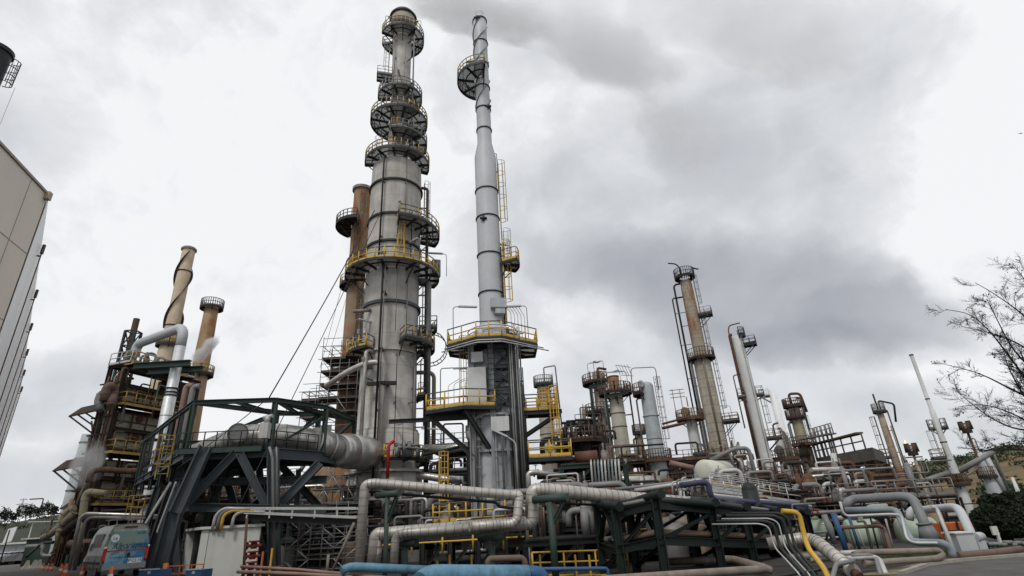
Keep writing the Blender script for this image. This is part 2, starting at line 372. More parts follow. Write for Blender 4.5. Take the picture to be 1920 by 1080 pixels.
def railing(mb, pts, h=1.1, r=.035, step=1.4, mi=0, toe=True, post=None, tmi=None, pmi=None, mmi=None):
    pmi = mi if pmi is None else pmi; mmi = mi if mmi is None else mmi
    # posts, top rail, mid rail and toe board along a polyline at deck level
    pts = [V(p) for p in pts]; post = post or r * 1.15
    for a, b in zip(pts, pts[1:]):
        Ls = (b - a).length
        if Ls < .05: continue
        k = max(1, round(Ls / step))
        for i in range(k): mb.cyl(a + (b - a) * i / k, a + (b - a) * i / k + V((0, 0, h)), post, n=5, mi=pmi)
        for z_ in (h, h * .53): mb.cyl(a + V((0, 0, z_)), b + V((0, 0, z_)), r, n=5, mi=mi if z_ == h else mmi, caps=False)
        if toe: mb.beam(a + V((0, 0, .09)), b + V((0, 0, .09)), .03, .2, mi=mi if tmi is None else tmi)
    mb.cyl(pts[-1], pts[-1] + V((0, 0, h)), post, n=5, mi=mi)

def ladder(mb, a, b, side, out, w=.5, cage=True, r=.03, mi=0, rung=.4, cr=.38):
    a = V(a); b = V(b); side = V(side).normalized(); out = V(out).normalized()
    for k in (-1, 1): mb.beam(a + side * k * w / 2, b + side * k * w / 2, r * 1.8, r * 1.8, mi=mi)
    n = int((b - a).length / rung)
    for i in range(n): q = a + (b - a) * (i + .5) / n; mb.cyl(q - side * w / 2, q + side * w / 2, r * .7, n=4, mi=mi, caps=False)
    if cage:
        d = (b - a).normalized(); s0 = min(2.2, (b - a).length * .3); n = max(2, int(((b - a).length - s0) / 1.1))
        ang = [R(x) for x in (0, 36, 72, 108, 144, 180)]
        def cp(q, t): return q + side * math.cos(t) * cr + out * (math.sin(t) * cr * 1.7 + .02)
        for i in range(n + 1):
            q = a + d * (s0 + ((b - a).length - s0) * i / n)
            pp = [cp(q, t) for t in ang]
            for u, v in zip(pp, pp[1:]): mb.cyl(u, v, r * .75, n=4, mi=mi, caps=False)
        for t in ang[1:-1]: mb.cyl(cp(a + d * s0, t), cp(b, t), r * .6, n=4, mi=mi, caps=False)

class Tower:
    """vertical round vessel; pixels of the photograph only serve to read off its position and heights"""
    def __init__(s, name, label, cat, ref, Y, group=None):
        p = pt(ref[0], ref[1], Y); s.x, s.y = p.x, p.y; s.c = (p.x, p.y)
        s.t = thing(name, label, cat, (p.x, p.y, 0), group)
        d = math.hypot(p.x, p.y); s.front = V((-p.x / d, -p.y / d, 0)); s.right = V((p.y / d, -p.x / d, 0))
        s.aof = math.degrees(math.atan2(s.front.y, s.front.x))
    def z(s, py): return zat(s.x, s.y, py)
    def rad(s, py, wpx): z = s.z(py); return wpx / 2 * mpp((s.x, s.y, z))
    def dir(s, phi): return s.front * math.cos(R(phi)) + s.right * math.sin(R(phi))
    def at(s, phi, r, z): q = s.dir(phi) * r; return V((s.x + q.x, s.y + q.y, z))
    def A(s, phi): return s.aof + phi          # lathe angle of phi
    def shell(s, prof, m, name='shell', dome=0, n=40, label=None, close=True, nobase=False):   # prof [(py, wpx)] bottom to top, or ('z', z, r)
        s.prof = []
        for q in prof:
            if q[0] == 'z': s.prof.append((q[2], q[1]))
            else: s.prof.append((s.rad(*q), s.z(q[0])))
        if s.prof[0][1] > -1 and not nobase: s.prof.insert(0, (s.prof[0][0] * 1.02, -1.2))
        P = list(s.prof); r, z = P[-1]
        if dome:
            for k in range(1, 6): t = math.pi / 2 * k / 5; P.append((max(.01, r * math.cos(t)), z + r * dome * math.sin(t)))
        elif close: P.append((.01, z))
        mb = MB(); mb.lathe(s.c, P, n); o = mb.build(name, m, s.t)
        # keep hard edges at the top rim
        s.main = o
        if label: o['label'] = label
        return o
    def r(s, z):
        P = s.prof
        if z <= P[0][1]: return P[0][0]
        for (r0, z0), (r1, z1) in zip(P, P[1:]):
            if z0 <= z <= z1: return r0 + (r1 - r0) * ((z - z0) / max(z1 - z0, 1e-6))
        return P[-1][0]
    def rings(s, pys, w=.12, h=.16, m='aluband', name='stiffening_ring'):
        for py in pys:
            z = s.z(py); r = s.r(z); mb = MB(); mb.ringbox(s.c, r - .02, r + w, z - h / 2, z + h / 2, 40); mb.build(name, m, s.t)
    def platform(s, py, Rpx, a0=0, a1=360, rail='rail', deck='deck', h=1.1, beams=None, ri=None, th=.1, toe=True, rr=.035, z=None, ro=None, brace=True, beamm='dark', rstep=1.4, gap=0.0):
        z = s.z(py) if z is None else z; ro = (Rpx * mpp((s.x, s.y, z))) if ro is None else ro; r0 = (s.r(z) + .06) if ri is None else ri
        if ro < r0 + .35: ro = r0 + .35
        n = max(3, int(abs(a1 - a0) / 11)); full = abs(a1 - a0) >= 359
        mb = MB(); mb.ringbox(s.c, r0, ro - .02, z, z + .05, n, 0, s.A(a0), s.A(a1)); dk = mb.build('platform', deck, s.t)
        mb = MB(); mb.ringbox(s.c, ro - .02, ro + .05, z - .22, z + .06, n, 0, s.A(a0), s.A(a1))
        if ro - r0 > 1.0: rm = (r0 + ro) / 2; mb.ringbox(s.c, rm, rm + .08, z - .13, z - .003, n, 0, s.A(a0), s.A(a1))
        nb = beams or max(2, int(abs(a1 - a0) * math.pi / 180 * (ro) / 1.7))
        for i in range(nb + (0 if full else 1)):
            ph = a0 + (a1 - a0) * i / nb
            mb.beam(s.at(ph, r0, z - .13), s.at(ph, ro, z - .13), .14, .24)
            if brace and i % 2 == 0: mb.beam(s.at(ph, r0, z - (ro - r0) * .75 - .2), s.at(ph, r0 + (ro - r0) * .75, z - .22), .09, .09)
        mb.build('support_beams', beamm, dk)
        mb = MB(); pts = [s.at(a0 + (a1 - a0) * i / n, ro, z + .05) for i in range(n + 1)]
        if not full: pts = [s.at(a0, r0 + .1, z + .05)] + pts + [s.at(a1, r0 + .1, z + .05)]
        railing(mb, pts, h, rr, rstep, toe=toe, pmi=1, tmi=2, mmi=2 if rail == 'yellow' else 0); mb.build('railing', ['hoop', rail, 'yellow' if rail == 'yellow' else 'hoop'] if 'yellow' in rail else rail, dk)
        return dk
    def box_platform(s, py, phi, w, l, rail='rail', deck='deck', rr=.035, z=None):
        z = s.z(py) if z is None else z; r0 = s.r(z) - .05; f = s.dir(phi); t = V((-f.y, f.x, 0)); c = V((s.x, s.y, z))
        mb = MB(); p = [c + f * r0 - t * w / 2, c + f * (r0 + l) - t * w / 2, c + f * (r0 + l) + t * w / 2, c + f * r0 + t * w / 2]
        mb.quadbox(p, (0, 0, .05)); dk = mb.build('platform', deck, s.t)
        mb = MB()
        for k in (-1, 0, 1): mb.beam(c + f * r0 + t * k * w * .45 - V((0, 0, .1)), c + f * (r0 + l) + t * k * w * .45 - V((0, 0, .1)), .12, .2)
        for k in (-1, 1): mb.beam(c + f * r0 + t * k * w * .45 - V((0, 0, l * .8)), c + f * (r0 + l * .8) + t * k * w * .45 - V((0, 0, .2)), .1)
        mb.beam(p[1] - V((0, 0, .1)), p[2] - V((0, 0, .1)), .1, .2); mb.build('support_beams', 'dark', dk)
        mb = MB(); railing(mb, [q + V((0, 0, .05)) for q in p], 1.1, rr, 1.0); mb.build('railing', rail, dk)
        return dk
    def ladder(s, py0, py1, phi, m='rail', cage=True, off=.35, r=.03, w=.5, z0=None, z1=None):
        z0 = s.z(py0) if z0 is None else z0; z1 = s.z(py1) if z1 is None else z1; z0, z1 = min(z0, z1), max(z0, z1)
        rr = max(s.r(z0), s.r(z1)) + off; f = s.dir(phi); t = V((-f.y, f.x, 0)); mb = MB()
        ladder(mb, s.at(phi, rr, z0), s.at(phi, rr, z1), t, f, w, cage, r); mb.build('ladder', m, s.t)
    def pipe(s, py0, py1, phi, off=.4, r=.1, m='pipegrey', top=True, name='riser_pipe', br=True, bands=0, z0=None, bmi='aluband'):
        za = s.z(py0) if z0 is None else z0; zb = s.z(py1); za, zb = min(za, zb), max(za, zb); rr = max(s.r(za), s.r(zb)) + off + r; mb = MB()
        P = [s.at(phi, rr, za), s.at(phi, rr, zb)]
        if top: P.append(s.at(phi, s.r(zb) - .05, zb))
        mb.tube(P, r, r * 2.5 + .1, 10, bands=bands)
        if br:
            n = max(1, int((zb - za) / 5))
            for i in range(n): z_ = za + (zb - za) * (i + .5) / n; mb.beam(s.at(phi, s.r(z_) - .02, z_), s.at(phi, rr, z_), .12, .1, mi=1)
        mb.build(name, [m, bmi], s.t)
    def lamp(s, py, phi, ro, h=2.6, arm=1.0, z=None, m='rail'):
        z = s.z(py) if z is None else z; a = s.at(phi, ro, z); b = a + V((0, 0, h)); f = s.dir(phi); mb = MB()
        mb.tube([a, b, b - f * arm + V((0, 0, .2))], .035, .25, 6); mb.beam(b - f * arm * .4 + V((0, 0, .1)), b - f * (arm + .9) + V((0, 0, .22)), .26, .12, mi=1); mb.build('floodlight', [m, 'lamp'], s.t)
# ================================================================== main fractionating column
T = Tower('distillation_column', 'tallest grey column ringed by dark circular platforms, left of the thin grey stack', 'column', (727.8, 733), 50)
T.shell([('z', 0, T.rad(887, 146)), (884, 142), (884, 130), (815, 126), (812, 112), (660, 104), (480, 100), (338, 93), (322, 91), (300, 38), (245, 37), (180, 35), (62, 35), (57, 35), (56, 40), (30, 42)], 'colgrey', n=56, close=False)
T.rings([362, 424, 474], .2, .22, 'dark'); T.rings([583], .24, .3, 'beam'); T.rings([669, 812], .2, .2, 'colgrey')
T.rings([888, 943], .3, .22, 'colgrey')
mb = MB(); z0 = T.z(56); r0 = T.rad(50, 42); mb.lathe(T.c, [(r0, z0), (r0 + .15, z0), (r0 + .15, T.z(38)), (r0 - .25, T.z(38)), (r0 - .25, z0 + .5), (.01, z0 + .5)], 36); mb.build('top_drum', 'rustpale', T.t)
mb = MB(); mb.ringbox(T.c, r0 - .3, r0 + .35, T.z(38), T.z(38) + .25, 36); mb.build('rim', 'dark', T.t)
T.platform(76, 40, -72, 250, 'dyellow', h=1.2, rr=.05)
T.box_platform(150, -88, 1.4, 1.8, 'rail')
T.platform(186, 41, -100, 150, 'rail', rr=.05)
T.platform(232, 53, -175, 165, 'dyellow', rr=.055)
T.platform(272, 54, -15, 140, 'rail', rr=.05)
T.platform(311, 60, -95, 105, 'dyellow', rr=.055, rstep=1.6)
T.platform(443, 85, 5, 110, 'dyellow', rr=.055, ri=T.r(T.z(443)) + .06)
T.platform(521, 88, -100, 112, 'yellow', rr=.055, rstep=1.8)
T.platform(615, 88, 80, 128, 'rail', rr=.05)
T.platform(655, 85, 18, 118, 'dyellow', rr=.05, rstep=1.5)
T.platform(668, 80, -92, -32, 'yellow', rr=.055, rstep=1.4)
T.platform(742, 72, 82, 130, 'yellow')
T.platform(868, 84, -2, 120, 'yellow', rr=.055, rstep=1.5)
T.platform(968, 84, -80, 110, 'black', deck='dark', rr=.06)
for a, b, ph in ((90, 152, -82), (186, 232, 60), (440, 335, 95), (615, 533, 92), (655, 618, 100), (742, 672, 96)): T.ladder(a, b, ph, 'rail', off=.4)
T.ladder(521, 425, 12, 'yellow', r=.045, w=.7); T.ladder(300, 240, -12, 'yellow', r=.04)
T.ladder(311, 275, -60, 'railpale')
for py0, py1, ph, off, r_, m_ in ((311, 90, 38, .3, .09, 'rail'), (800, 350, 88, .55, .17, 'rustrail'), (868, 530, 76, .5, .26, 'pipegrey'), (840, 700, 84, 1.1, .2, 'pipetan'),
    (968, 668, 64, .35, .14, 'black'), (520, 322, -27, .35, .09, 'black'), (968, 525, -14, .5, .10, 'black'), (968, 525, -11, .5, .05, 'rail'), (888, 674, -33, .4, .17, 'alutan'),
    (230, 90, -35, .25, .05, 'rail')):
    T.pipe(py0, py1, ph, off, r_, m_)
mb = MB(); zt = T.z(700); rr = T.r(zt)      # bent overhead line that wraps the left side then drops
P = [T.at(-90, rr + 3.0, T.z(724)), T.at(-62, rr + 1.6, T.z(708)), T.at(-34, rr + .9, T.z(696)), T.at(-10, rr + .7, T.z(697)), T.at(-8, rr + .7, T.z(960))]
mb.tube(P, .26, 1.0, 14); mb.build('overhead_line', 'alutan', T.t)
for ph, py in ((-18, 735), (-1, 735)):
    mb = MB(); a = T.at(ph, rr + .05, T.z(py)); b = T.at(ph, rr + .8, T.z(py)); t = V((-T.dir(ph).y, T.dir(ph).x, 0)); mb.beam(a, b, .25, .25); mb.beam(b - t * .8, b + t * .8, .4, .3); mb.build('pipe_bracket', 'black', T.t)
mb = MB(); mb.tube([T.at(-34, rr + 1.5, T.z(690)), T.at(-34, rr + .9, T.z(704)), T.at(-30, rr + .4, T.z(704))], .16, .5, 10); mb.tube([T.at(-60, rr + 1.5, T.z(600)), T.at(-45, rr + .1, T.z(596))], .17, .1, 10); mb.build('nozzle_elbow', 'pipetan', T.t)
mb = MB(); q = T.z(846); mb.tube([T.at(9, T.r(q) + 1.4, q + .3), T.at(3, T.r(q) + 1.4, q), T.at(3, T.r(q) + 1.4, T.z(905))], .13, .6, 12); mb.build('firewater_riser', 'red', T.t)
for py, ph, ro in ((76, -60, 2.6), (76, 60, 2.6), (186, -10, 2.6), (443, 8, 3.4), (521, 30, 5.0), (521, 80, 5.6), (668, -45, 4.6), (868, 15, 5.2), (868, 72, 5.2)): T.lamp(py, ph, ro)
mb = MB(); q = T.at(80, 4.5, T.z(521)); mb.box(q, .9, .5, 1.9, .3); mb.build('cabinet', 'pipegrey', T.t)
for py, ph in ((655, 70), (668, -60), (868, 40), (868, 70), (868, 20), (968, -30), (968, 10), (968, 50), (968, 75)):
    mb = MB(); z = T.z(py); r_ = T.r(z)
    for k in range(5):
        q = T.at(ph + k * 4 - 8, r_ + random.uniform(.4, 1.5), z + .05); mb.cyl(q, q + V((0, 0, random.uniform(.5, 1.3))), random.uniform(.08, .2), n=8); mb.cyl(q + V((0, 0, .7)), q + V((.5, 0, .7)), .1, n=8)
    mb.tube([T.at(ph - 9, r_ + .8, z + 1), T.at(ph, r_ + 1.2, z + 1.1), T.at(ph + 9, r_ + .8, z + 1)], .12, .2, 8); mb.build('valve_cluster', 'pipegrey', T.t)
mb = MB(); n_ = 14                            # caged spiral loop at the right of the lower platform
for i in range(n_):
    a = T.at(100, T.r(T.z(655)) + 1.6, T.z(655)) + V((.12 * i - .2, 0, 0)); 
    t = math.pi * i / (n_ - 1); q = T.at(105, T.r(T.z(655)) + 1.5, T.z(672)) + V((math.sin(t) * 1.7, 0, -math.cos(t) * 1.7 + 1.4))
    mb.cyl(q + V((0, -.5, 0)), q + V((0, .6, 0)), .035, n=5)
mb.tube([T.at(105, T.r(T.z(655)) + 1.5, T.z(672)) + V((math.sin(math.pi * i / 9) * 1.7, -.5, -math.cos(math.pi * i / 9) * 1.7 + 1.4)) for i in range(10)], .05, 0, 6)
mb.tube([T.at(105, T.r(T.z(655)) + 1.5, T.z(672)) + V((math.sin(math.pi * i / 9) * 1.7, .6, -math.cos(math.pi * i / 9) * 1.7 + 1.4)) for i in range(10)], .05, 0, 6)
mb.build('ladder_hoop', 'dark', T.t)
MAIN = T
rq = random.Random(4)
for py, a0, a1, ro in ((186, -90, 140, 2.6), (232, -90, 90, 3.0), (272, 0, 120, 3.0), (311, -80, 90, 3.3), (443, 10, 100, 4.4), (521, -90, 100, 4.6), (655, 20, 110, 4.6), (668, -88, -36, 4.4)):
    for k in range(6):
        ph = rq.uniform(a0, a1); z = T.z(py) + .08; q = T.at(ph, ro - rq.uniform(.2, .9), z); mb = MB(); kd = rq.random(); h_ = rq.uniform(.5, 1.5)
        if kd < .4: mb.tube([q, q + V((0, 0, h_)), T.at(ph, T.r(z), z + h_)], rq.uniform(.05, .11), .2, 8); nm_ = 'nozzle_line'
        elif kd < .7: mb.cyl(q, q + V((0, 0, h_)), .05, n=6); mb.box(q + V((0, 0, h_)), .4, .25, .5, rq.random() * 3); nm_ = 'instrument_box'
        else: mb.cyl(q, q + V((0, 0, .9)), .09, n=8); mb.cyl(q + V((-.25, 0, .8)), q + V((.25, 0, .8)), .12, n=10); mb.cyl(q + V((0, 0, .9)), q + V((0, 0, .94)), .2, n=12); nm_ = 'valve'
        mb.build(nm_, rq.choice(('rail', 'pipegrey', 'dark', 'railpale', 'rustrail')), T.t)
for k, (p0_, p1_, ph) in enumerate(((520, 322, 20), (520, 440, 34), (640, 530, 8), (655, 530, 30), (860, 680, 12), (860, 675, 44), (800, 675, 52), (730, 675, -46), (960, 900, -50), (960, 880, 25), (310, 200, -10), (230, 100, 15))):
    T.pipe(p0_, p1_, ph, .12 + .1 * (k % 3), .035 + .02 * (k % 2), ('rail', 'dark', 'pipegrey')[k % 3], k % 2 == 0, 'conduit')

# rusty stack behind it
T = Tower('rusty_stack', 'rust streaked chimney close behind the left side of the tallest column', 'stack', (662, 608), 60)
T.shell([('z', 0, T.rad(800, 38)), (608, 34), (355, 31)], 'rusty', close=False)
mb = MB(); z = T.z(356); r = T.r(z - .2); mb.ringbox(T.c, r - .2, r + .25, z - .3, z + .1, 32); mb.build('rim', 'pipegrey', T.t)
T.platform(427, 45, -150, -10, 'dark', deck='rustdeck', rr=.05); T.platform(537, 30, -160, 0, 'dyellow', deck='dark'); T.platform(700, 34, -160, 0, 'rail', deck='dark')
T.ladder(537, 427, -12, 'rustrail', r=.045, w=.7); T.ladder(700, 537, 20, 'rustrail', r=.045); T.ladder(430, 362, 5, 'rustrail')
for k, (ph, m_) in enumerate(((42, 'pipegrey'), (52, 'pipebrown'), (30, 'pipetan'))): T.pipe(800, 545 + k * 12, ph, .3, .12, m_)
RSTK = T

# slim grey flue stack above the heater
HY = 42
T = Tower('flue_stack', 'slim light grey chimney with black rings and spiral fins at its tip', 'stack', (921, 571), HY)
zb = T.z(648)
T.shell([('z', zb, T.rad(600, 47)), (571, 45), (296, 40), (270, 27), (222, 26.5), (67, 25), (37, 24.6), (36, 18), (26, 17)], 'stackgrey', n=48, close=False)
T.rings([41, 83, 124, 167, 207, 246, 361, 412, 481, 553], .09, .09, 'black')
for s_ in range(3):                           # helical strakes
    mb = MB(); za, zc = T.z(205), T.z(40); n = 60; pts = []
    for i in range(n + 1):
        u = i / n; z = za + (zc - za) * u; ph = s_ * 120 + 40 + 360 * 1.6 * u; pts.append((T.at(ph, T.r(z) - .01, z), T.at(ph, T.r(z) + .13, z)))
    for (a, b), (c, d) in zip(pts, pts[1:]): mb.quadbox([a, b, d, c], (0, 0, .025))
    mb.build('helical_fin', 'pipegrey', T.t)
T.platform(153, 46, -168, 8, 'dyellow', rr=.04, rstep=1.6); T.lamp(153, -100, 2.0, 3.0)
T.ladder(455, 306, 84, 'dyellow', r=.035, off=.16); T.ladder(612, 455, 80, 'yellow', r=.04, w=.55, off=.2); T.ladder(500, 430, 96, 'railpale')
T.platform(497, 56, 62, 118, 'yellow', rr=.04); T.pipe(620, 470, 60, .1, .06, 'black', False); T.pipe(620, 500, 66, .12, .05, 'railpale', False); T.pipe(360, 290, 84, .05, .04, 'rail')
T.lamp(497, 100, 2.0, 2.0); 
for py in (36, 200, 412):
    mb = MB(); q = T.at(-20 if py != 200 else 40, T.r(T.z(py + 8)) + .1, T.z(py + 8)); mb.cyl(q - V((.3, 0, 0)), q + V((.3, 0, 0)), .12, n=8); mb.cyl(q - V((0, 0, .3)), q + V((0, 0, .3)), .08, n=8); mb.build('bracket', 'dark', T.t)
mb = MB(); q = T.at(28, T.r(T.z(585)) + .2, T.z(588)); mb.box(q, 1.3, .8, .8, .2); mb.box(q + V((.1, 0, -.5)), .8, .6, .5, .2); mb.build('damper_box', 'casing', T.t)
STK = T
# -------- fired heater under the stack (its own structure)
hx, hy = T.x, T.y
ht = thing('fired_heater', 'grey ribbed heater with yellow railed platforms directly under the slim grey stack', 'heater', (hx, hy, 0))
H = Tower.__new__(Tower); H.x, H.y, H.c, H.t, H.front, H.right, H.aof = T.x, T.y, T.c, ht, T.front, T.right, T.aof
Z = H.z; Rc = H.rad(860, 98)
H.prof = [(Rc, -5), (Rc, Z(782)), (Rc * .92, Z(780)), (Rc * .92, 60)]
mb = MB(); mb.lathe(H.c, [(Rc, 1.2), (Rc, Z(785)), (.1, Z(785))], 12, smooth=False); mb.build('radiant_shell', 'casing', ht)
for py in (785, 850, 919): mb = MB(); mb.ringbox(H.c, Rc - .05, Rc + .22, Z(py) - .08, Z(py) + .08, 24); mb.build('flange_ring', 'beamlight', ht)
for i in range(12):
    mb = MB(); ph = i * 30 - 8; mb.ibeam(H.at(ph, Rc + .1, 1.2), H.at(ph, Rc + .1, Z(786)), .22, .24, ref=H.dir(ph)); mb.build('buckstay', 'beamlight', ht)
zp = Z(655)                                    # top platform level
cw = H.rad(730, 84)                            # convection section half width
for (u, v) in ((-1, -1), (1, -1), (1, 1), (-1, 1)):
    mb = MB(); a = V((hx, hy, 0)) + H.right * u * cw * .98 - H.front * v * cw * .9; mb.ibeam(a, a + V((0, 0, zp)), .42, .42, ref=(1, 0, 0)); mb.build('corner_post', 'beamlight', ht)
mb = MB(); mb.box((hx, hy, Z(784)), cw * 1.75, cw * 1.6, Z(672) - Z(784), math.atan2(H.right.y, H.right.x)); mb.build('convection_box', 'casing', ht)
mb = MB()
for py in (700, 722, 745, 766):
    for fx in (-1, 1): mb.beam(V((hx, hy, Z(py))) + H.front * (cw * .86) - H.right * cw * .9, V((hx, hy, Z(py))) + H.front * (cw * .86) + H.right * cw * .9, .16, .2)
for u0, u1 in ((-.9, -.3), (-.3, .3), (.3, .9)): mb.beam(V((hx, hy, Z(784))) + H.front * cw * .84 + H.right * cw * u1, V((hx, hy, Z(690))) + H.front * cw * .84 + H.right * cw * u1, .14, .18)
mb.build('casing_ribs', 'beamlight', ht)
def HP(u, v, z): return V((hx, hy, z)) + H.right * u + H.front * v
mb = MB()                                     # open bracing bay on the front
pyb = [785, 740, 700, 664]
fv = cw * 1.02 + .25
for p0, p1 in zip(pyb, pyb[1:]):
    z0_, z1_ = Z(p0), Z(p1)
    mb.ibeam(HP(-.15, fv, z1_), HP(cw * .95, fv, z1_), .2, .3); mb.ibeam(HP(-.15, fv, z1_ - .2), HP(cw * .95, fv, z0_ + .2), .2, .2); mb.beam(HP(-.1, fv - .4, z0_), HP(cw * .9, fv - .4, z1_), .12)
mb.build('bracing', 'beam', ht)
for u in (-.2, cw * .98):
    mb = MB(); mb.ibeam(HP(u, fv, 0.2), HP(u, fv, zp), .34, .34, ref=(1, 0, 0)); mb.build('front_post', 'beamlight', ht)
mb = MB(); mb.box(HP(-cw * .75, cw * .9, Z(770)), cw * .8, 1.0, Z(700) - Z(770), math.atan2(H.right.y, H.right.x)); mb.box(HP(-cw * .7, cw * .9, Z(690)), cw * .5, .9, Z(672) - Z(690), 0); mb.build('air_duct', 'pale', ht)
for k in range(7):                            # conduit bundle
    mb = MB(); u = cw * .62 + k * .16; mb.cyl(HP(u, fv + .35, Z(935)), HP(u, fv + .35, zp - .2), .06, n=7); mb.build('conduit', 'pipegrey' if k % 3 else 'dark', ht)
mb = MB(); q = HP(-.05, Rc + .35, Z(818)); mb.box(q + H.right * .35 + H.front * .1, 1.3, .2, Z(792) - Z(818), math.atan2(H.right.y, H.right.x)); mb.build('inspection_panel', 'pale', ht)
# top platform, chamfered
e = H.rad(655, 163)
def deckpoly(name, pts, z, th=.08, rail='yellow', sup='dark', rr=.05, rstep=1.3, h=1.15, edge='yellow'):
    mb = MB(); n = len(pts); b = [(p.x, p.y, z) for p in pts]; t_ = [(p.x, p.y, z + th) for p in pts]
    mb.add(b + t_, [tuple(range(n - 1, -1, -1)), tuple(range(n, 2 * n))] + [(i, (i + 1) % n, (i + 1) % n + n, i + n) for i in range(n)]); dk = mb.build(name, 'deck', ht)
    mb = MB(); c = sum(pts, V((0, 0, 0))) / n; 
    for i in range(n):
        a, b_ = pts[i], pts[(i + 1) % n]; mb.beam(V((a.x, a.y, z - .14)), V((b_.x, b_.y, z - .14)), .1, .26)
    for i in range(n):
        a, b_ = pts[i], pts[(i + 1) % n]; k = max(1, int((a - b_).length / 1.2))
        for j in range(k): q = a + (b_ - a) * (j + .5) / k; mb.beam(V((q.x, q.y, z - .12)), V((c.x, c.y, z - .12)), .09, .2)
    mb.build('support_beams', sup, dk)
    mb = MB(); railing(mb, [V((p.x, p.y, z + th)) for p in pts] + [V((pts[0].x, pts[0].y, z + th))], h, rr, rstep, tmi=1, pmi=1, mmi=1, toe=True); mb.build('railing', ['hoop', edge], dk); return dk
top = [HP(-e, -e * .2, 0), HP(-e, e * .5, 0), HP(-e * .35, e * .95, 0), HP(e * .2, e * .95, 0), HP(e, e * .3, 0), HP(e, -e * .6, 0), HP(-e * .3, -e * .7, 0)]
deckpoly('top_platform', top, zp)
mb = MB()                                     # pale edge pipes under the platform
for dz, g in ((-.35, .25), (-.6, .45)): mb.tube([HP(-e - g, e * .5, zp + dz), HP(-e * .35, e * .95 + g, zp + dz), HP(e * .2, e * .95 + g, zp + dz), HP(e + g * 2, e * .25, zp + dz)], .05, .2, 6)
mb.build('edge_piping', 'railpale', ht)
for k in range(9):
    mb = MB(); q = HP(e * random.uniform(-.75, .6), e * random.uniform(.1, .7), zp + .1); mb.cyl(q, q + V((0, 0, random.uniform(.4, 1.2))), random.uniform(.1, .25), n=10); mb.cyl(q + V((-.3, 0, .4)), q + V((.4, .1, .5)), .1, n=8); mb.build('valve', random.choice(['pipegrey', 'stackgrey', 'dark']), ht)
mb = MB(); mb.lathe(H.c, [(T.r(zb) + .9, zp), (T.r(zb) + .9, zp + .9), (T.r(zb), zp + 2.0)], 28); 
for i in range(4): mb.tube([H.at(ph, T.r(zb) + 1.0, zp + .4 + .35 * i) for ph in range(0, 361, 20)], .05, 0, 6)
mb.build('stack_base', 'stackgrey', ht)
for ph, ro in ((-68, e * .95), (75, e * .85)): H.lamp(0, ph, ro, 3.4, 1.2, z=zp)
for k in range(5):
    mb = MB(); a = HP(e * .45 + k * .28, e * .15, zp); mb.tube([a, a + V((0, 0, 3.0 - k * .1)), a + V((-.5, 0, 3.6))], .03, .2, 6); mb.build('conduit', 'railpale', ht)
# left cantilever platform
zl = Z(772); el = H.rad(772, 260) * .5
A = [HP(-cw * .9, cw * .2, 0), HP(-cw * .9 - 3.6, cw * .2, 0), HP(-cw * .9 - 3.6, cw * 1.0, 0), HP(-cw * .9 - .7, cw * 1.75, 0), HP(cw * .0, cw * 1.35, 0), HP(cw * .0, cw * 1.0, 0)]
deckpoly('side_platform', A, zl)
mb = MB()
for a, b in ((HP(-cw * .9 - 3.4, cw * .9, zl - .3), HP(-cw * .95, cw * .9, zl - 3.6)), (HP(-cw * .9 - .6, cw * 1.6, zl - .3), HP(-.3, cw * 1.05, zl - 3.4)), (HP(-cw * .9 - 3.5, cw * .3, zl - .3), HP(-cw * .95, cw * .3, zl - 3.3)), (HP(-cw * .9 - 3.6, cw * .9, zl - .55), HP(-.2, cw * .9, zl - .55)), (HP(-cw * .9 - 6.6, cw * .3, zl - .45), HP(-cw * .95, cw * .3, zl - .45))): mb.ibeam(a, b, .24, .3)
mb.build('cantilever_arm', 'dark', ht)
H.ladder(0, 0, -68, 'dyellow', z0=zl, z1=zp + .9, off=cw * .25)
mb = MB(); a = HP(-cw * .9 - 2.6, cw * .6, zl); mb.tube([a, a + V((0, 0, 3.4)), a + V((0, 0, 3.4)) + H.right * 1.6], .04, .2, 6); mb.beam(a + V((0, 0, 3.35)) + H.right * 1.0, a + V((0, 0, 3.35)) + H.right * 2.2, .24, .1, mi=1); mb.build('floodlight', ['rail', 'lamp'], ht)
for k in range(4):
    mb = MB(); a = HP(-cw * .9 - 2.0 + k * .45, cw * .6, zl); mb.tube([a, a + V((0, 0, 2.0 + .1 * k)), a + V((.9, 0, 2.5))], .025, .2, 6); mb.build('conduit', 'railpale', ht)
# right platforms with yellow caged ladders
Bp = [HP(cw * 1.0, cw * .3, 0), HP(cw * 1.0, cw * 1.0, 0), HP(cw + 2.9, cw * 1.0, 0), HP(cw + 2.9, cw * .3, 0)]
deckpoly('side_platform', Bp, Z(782))
Cp = [HP(cw * 1.1 + .3, cw * .6, 0), HP(cw * 1.1 + .3, cw * 1.2, 0), HP(cw + 3.6, cw * 1.2, 0), HP(cw + 3.6, cw * .6, 0)]
deckpoly('side_platform', Cp, Z(868))
mb = MB(); ladder(mb, HP(cw + 2.6, cw * 1.1, Z(868)), HP(cw + 2.6, cw * 1.1, Z(742)), H.right, H.front, .6, True, .05); mb.build('caged_ladder', 'yellow', ht)
mb = MB(); ladder(mb, HP(cw + 1.9, cw * .9, Z(782)), HP(cw + 1.9, cw * .9, Z(744)), H.right, H.front, .6, True, .05); mb.build('caged_ladder', 'yellow', ht)
mb = MB(); 
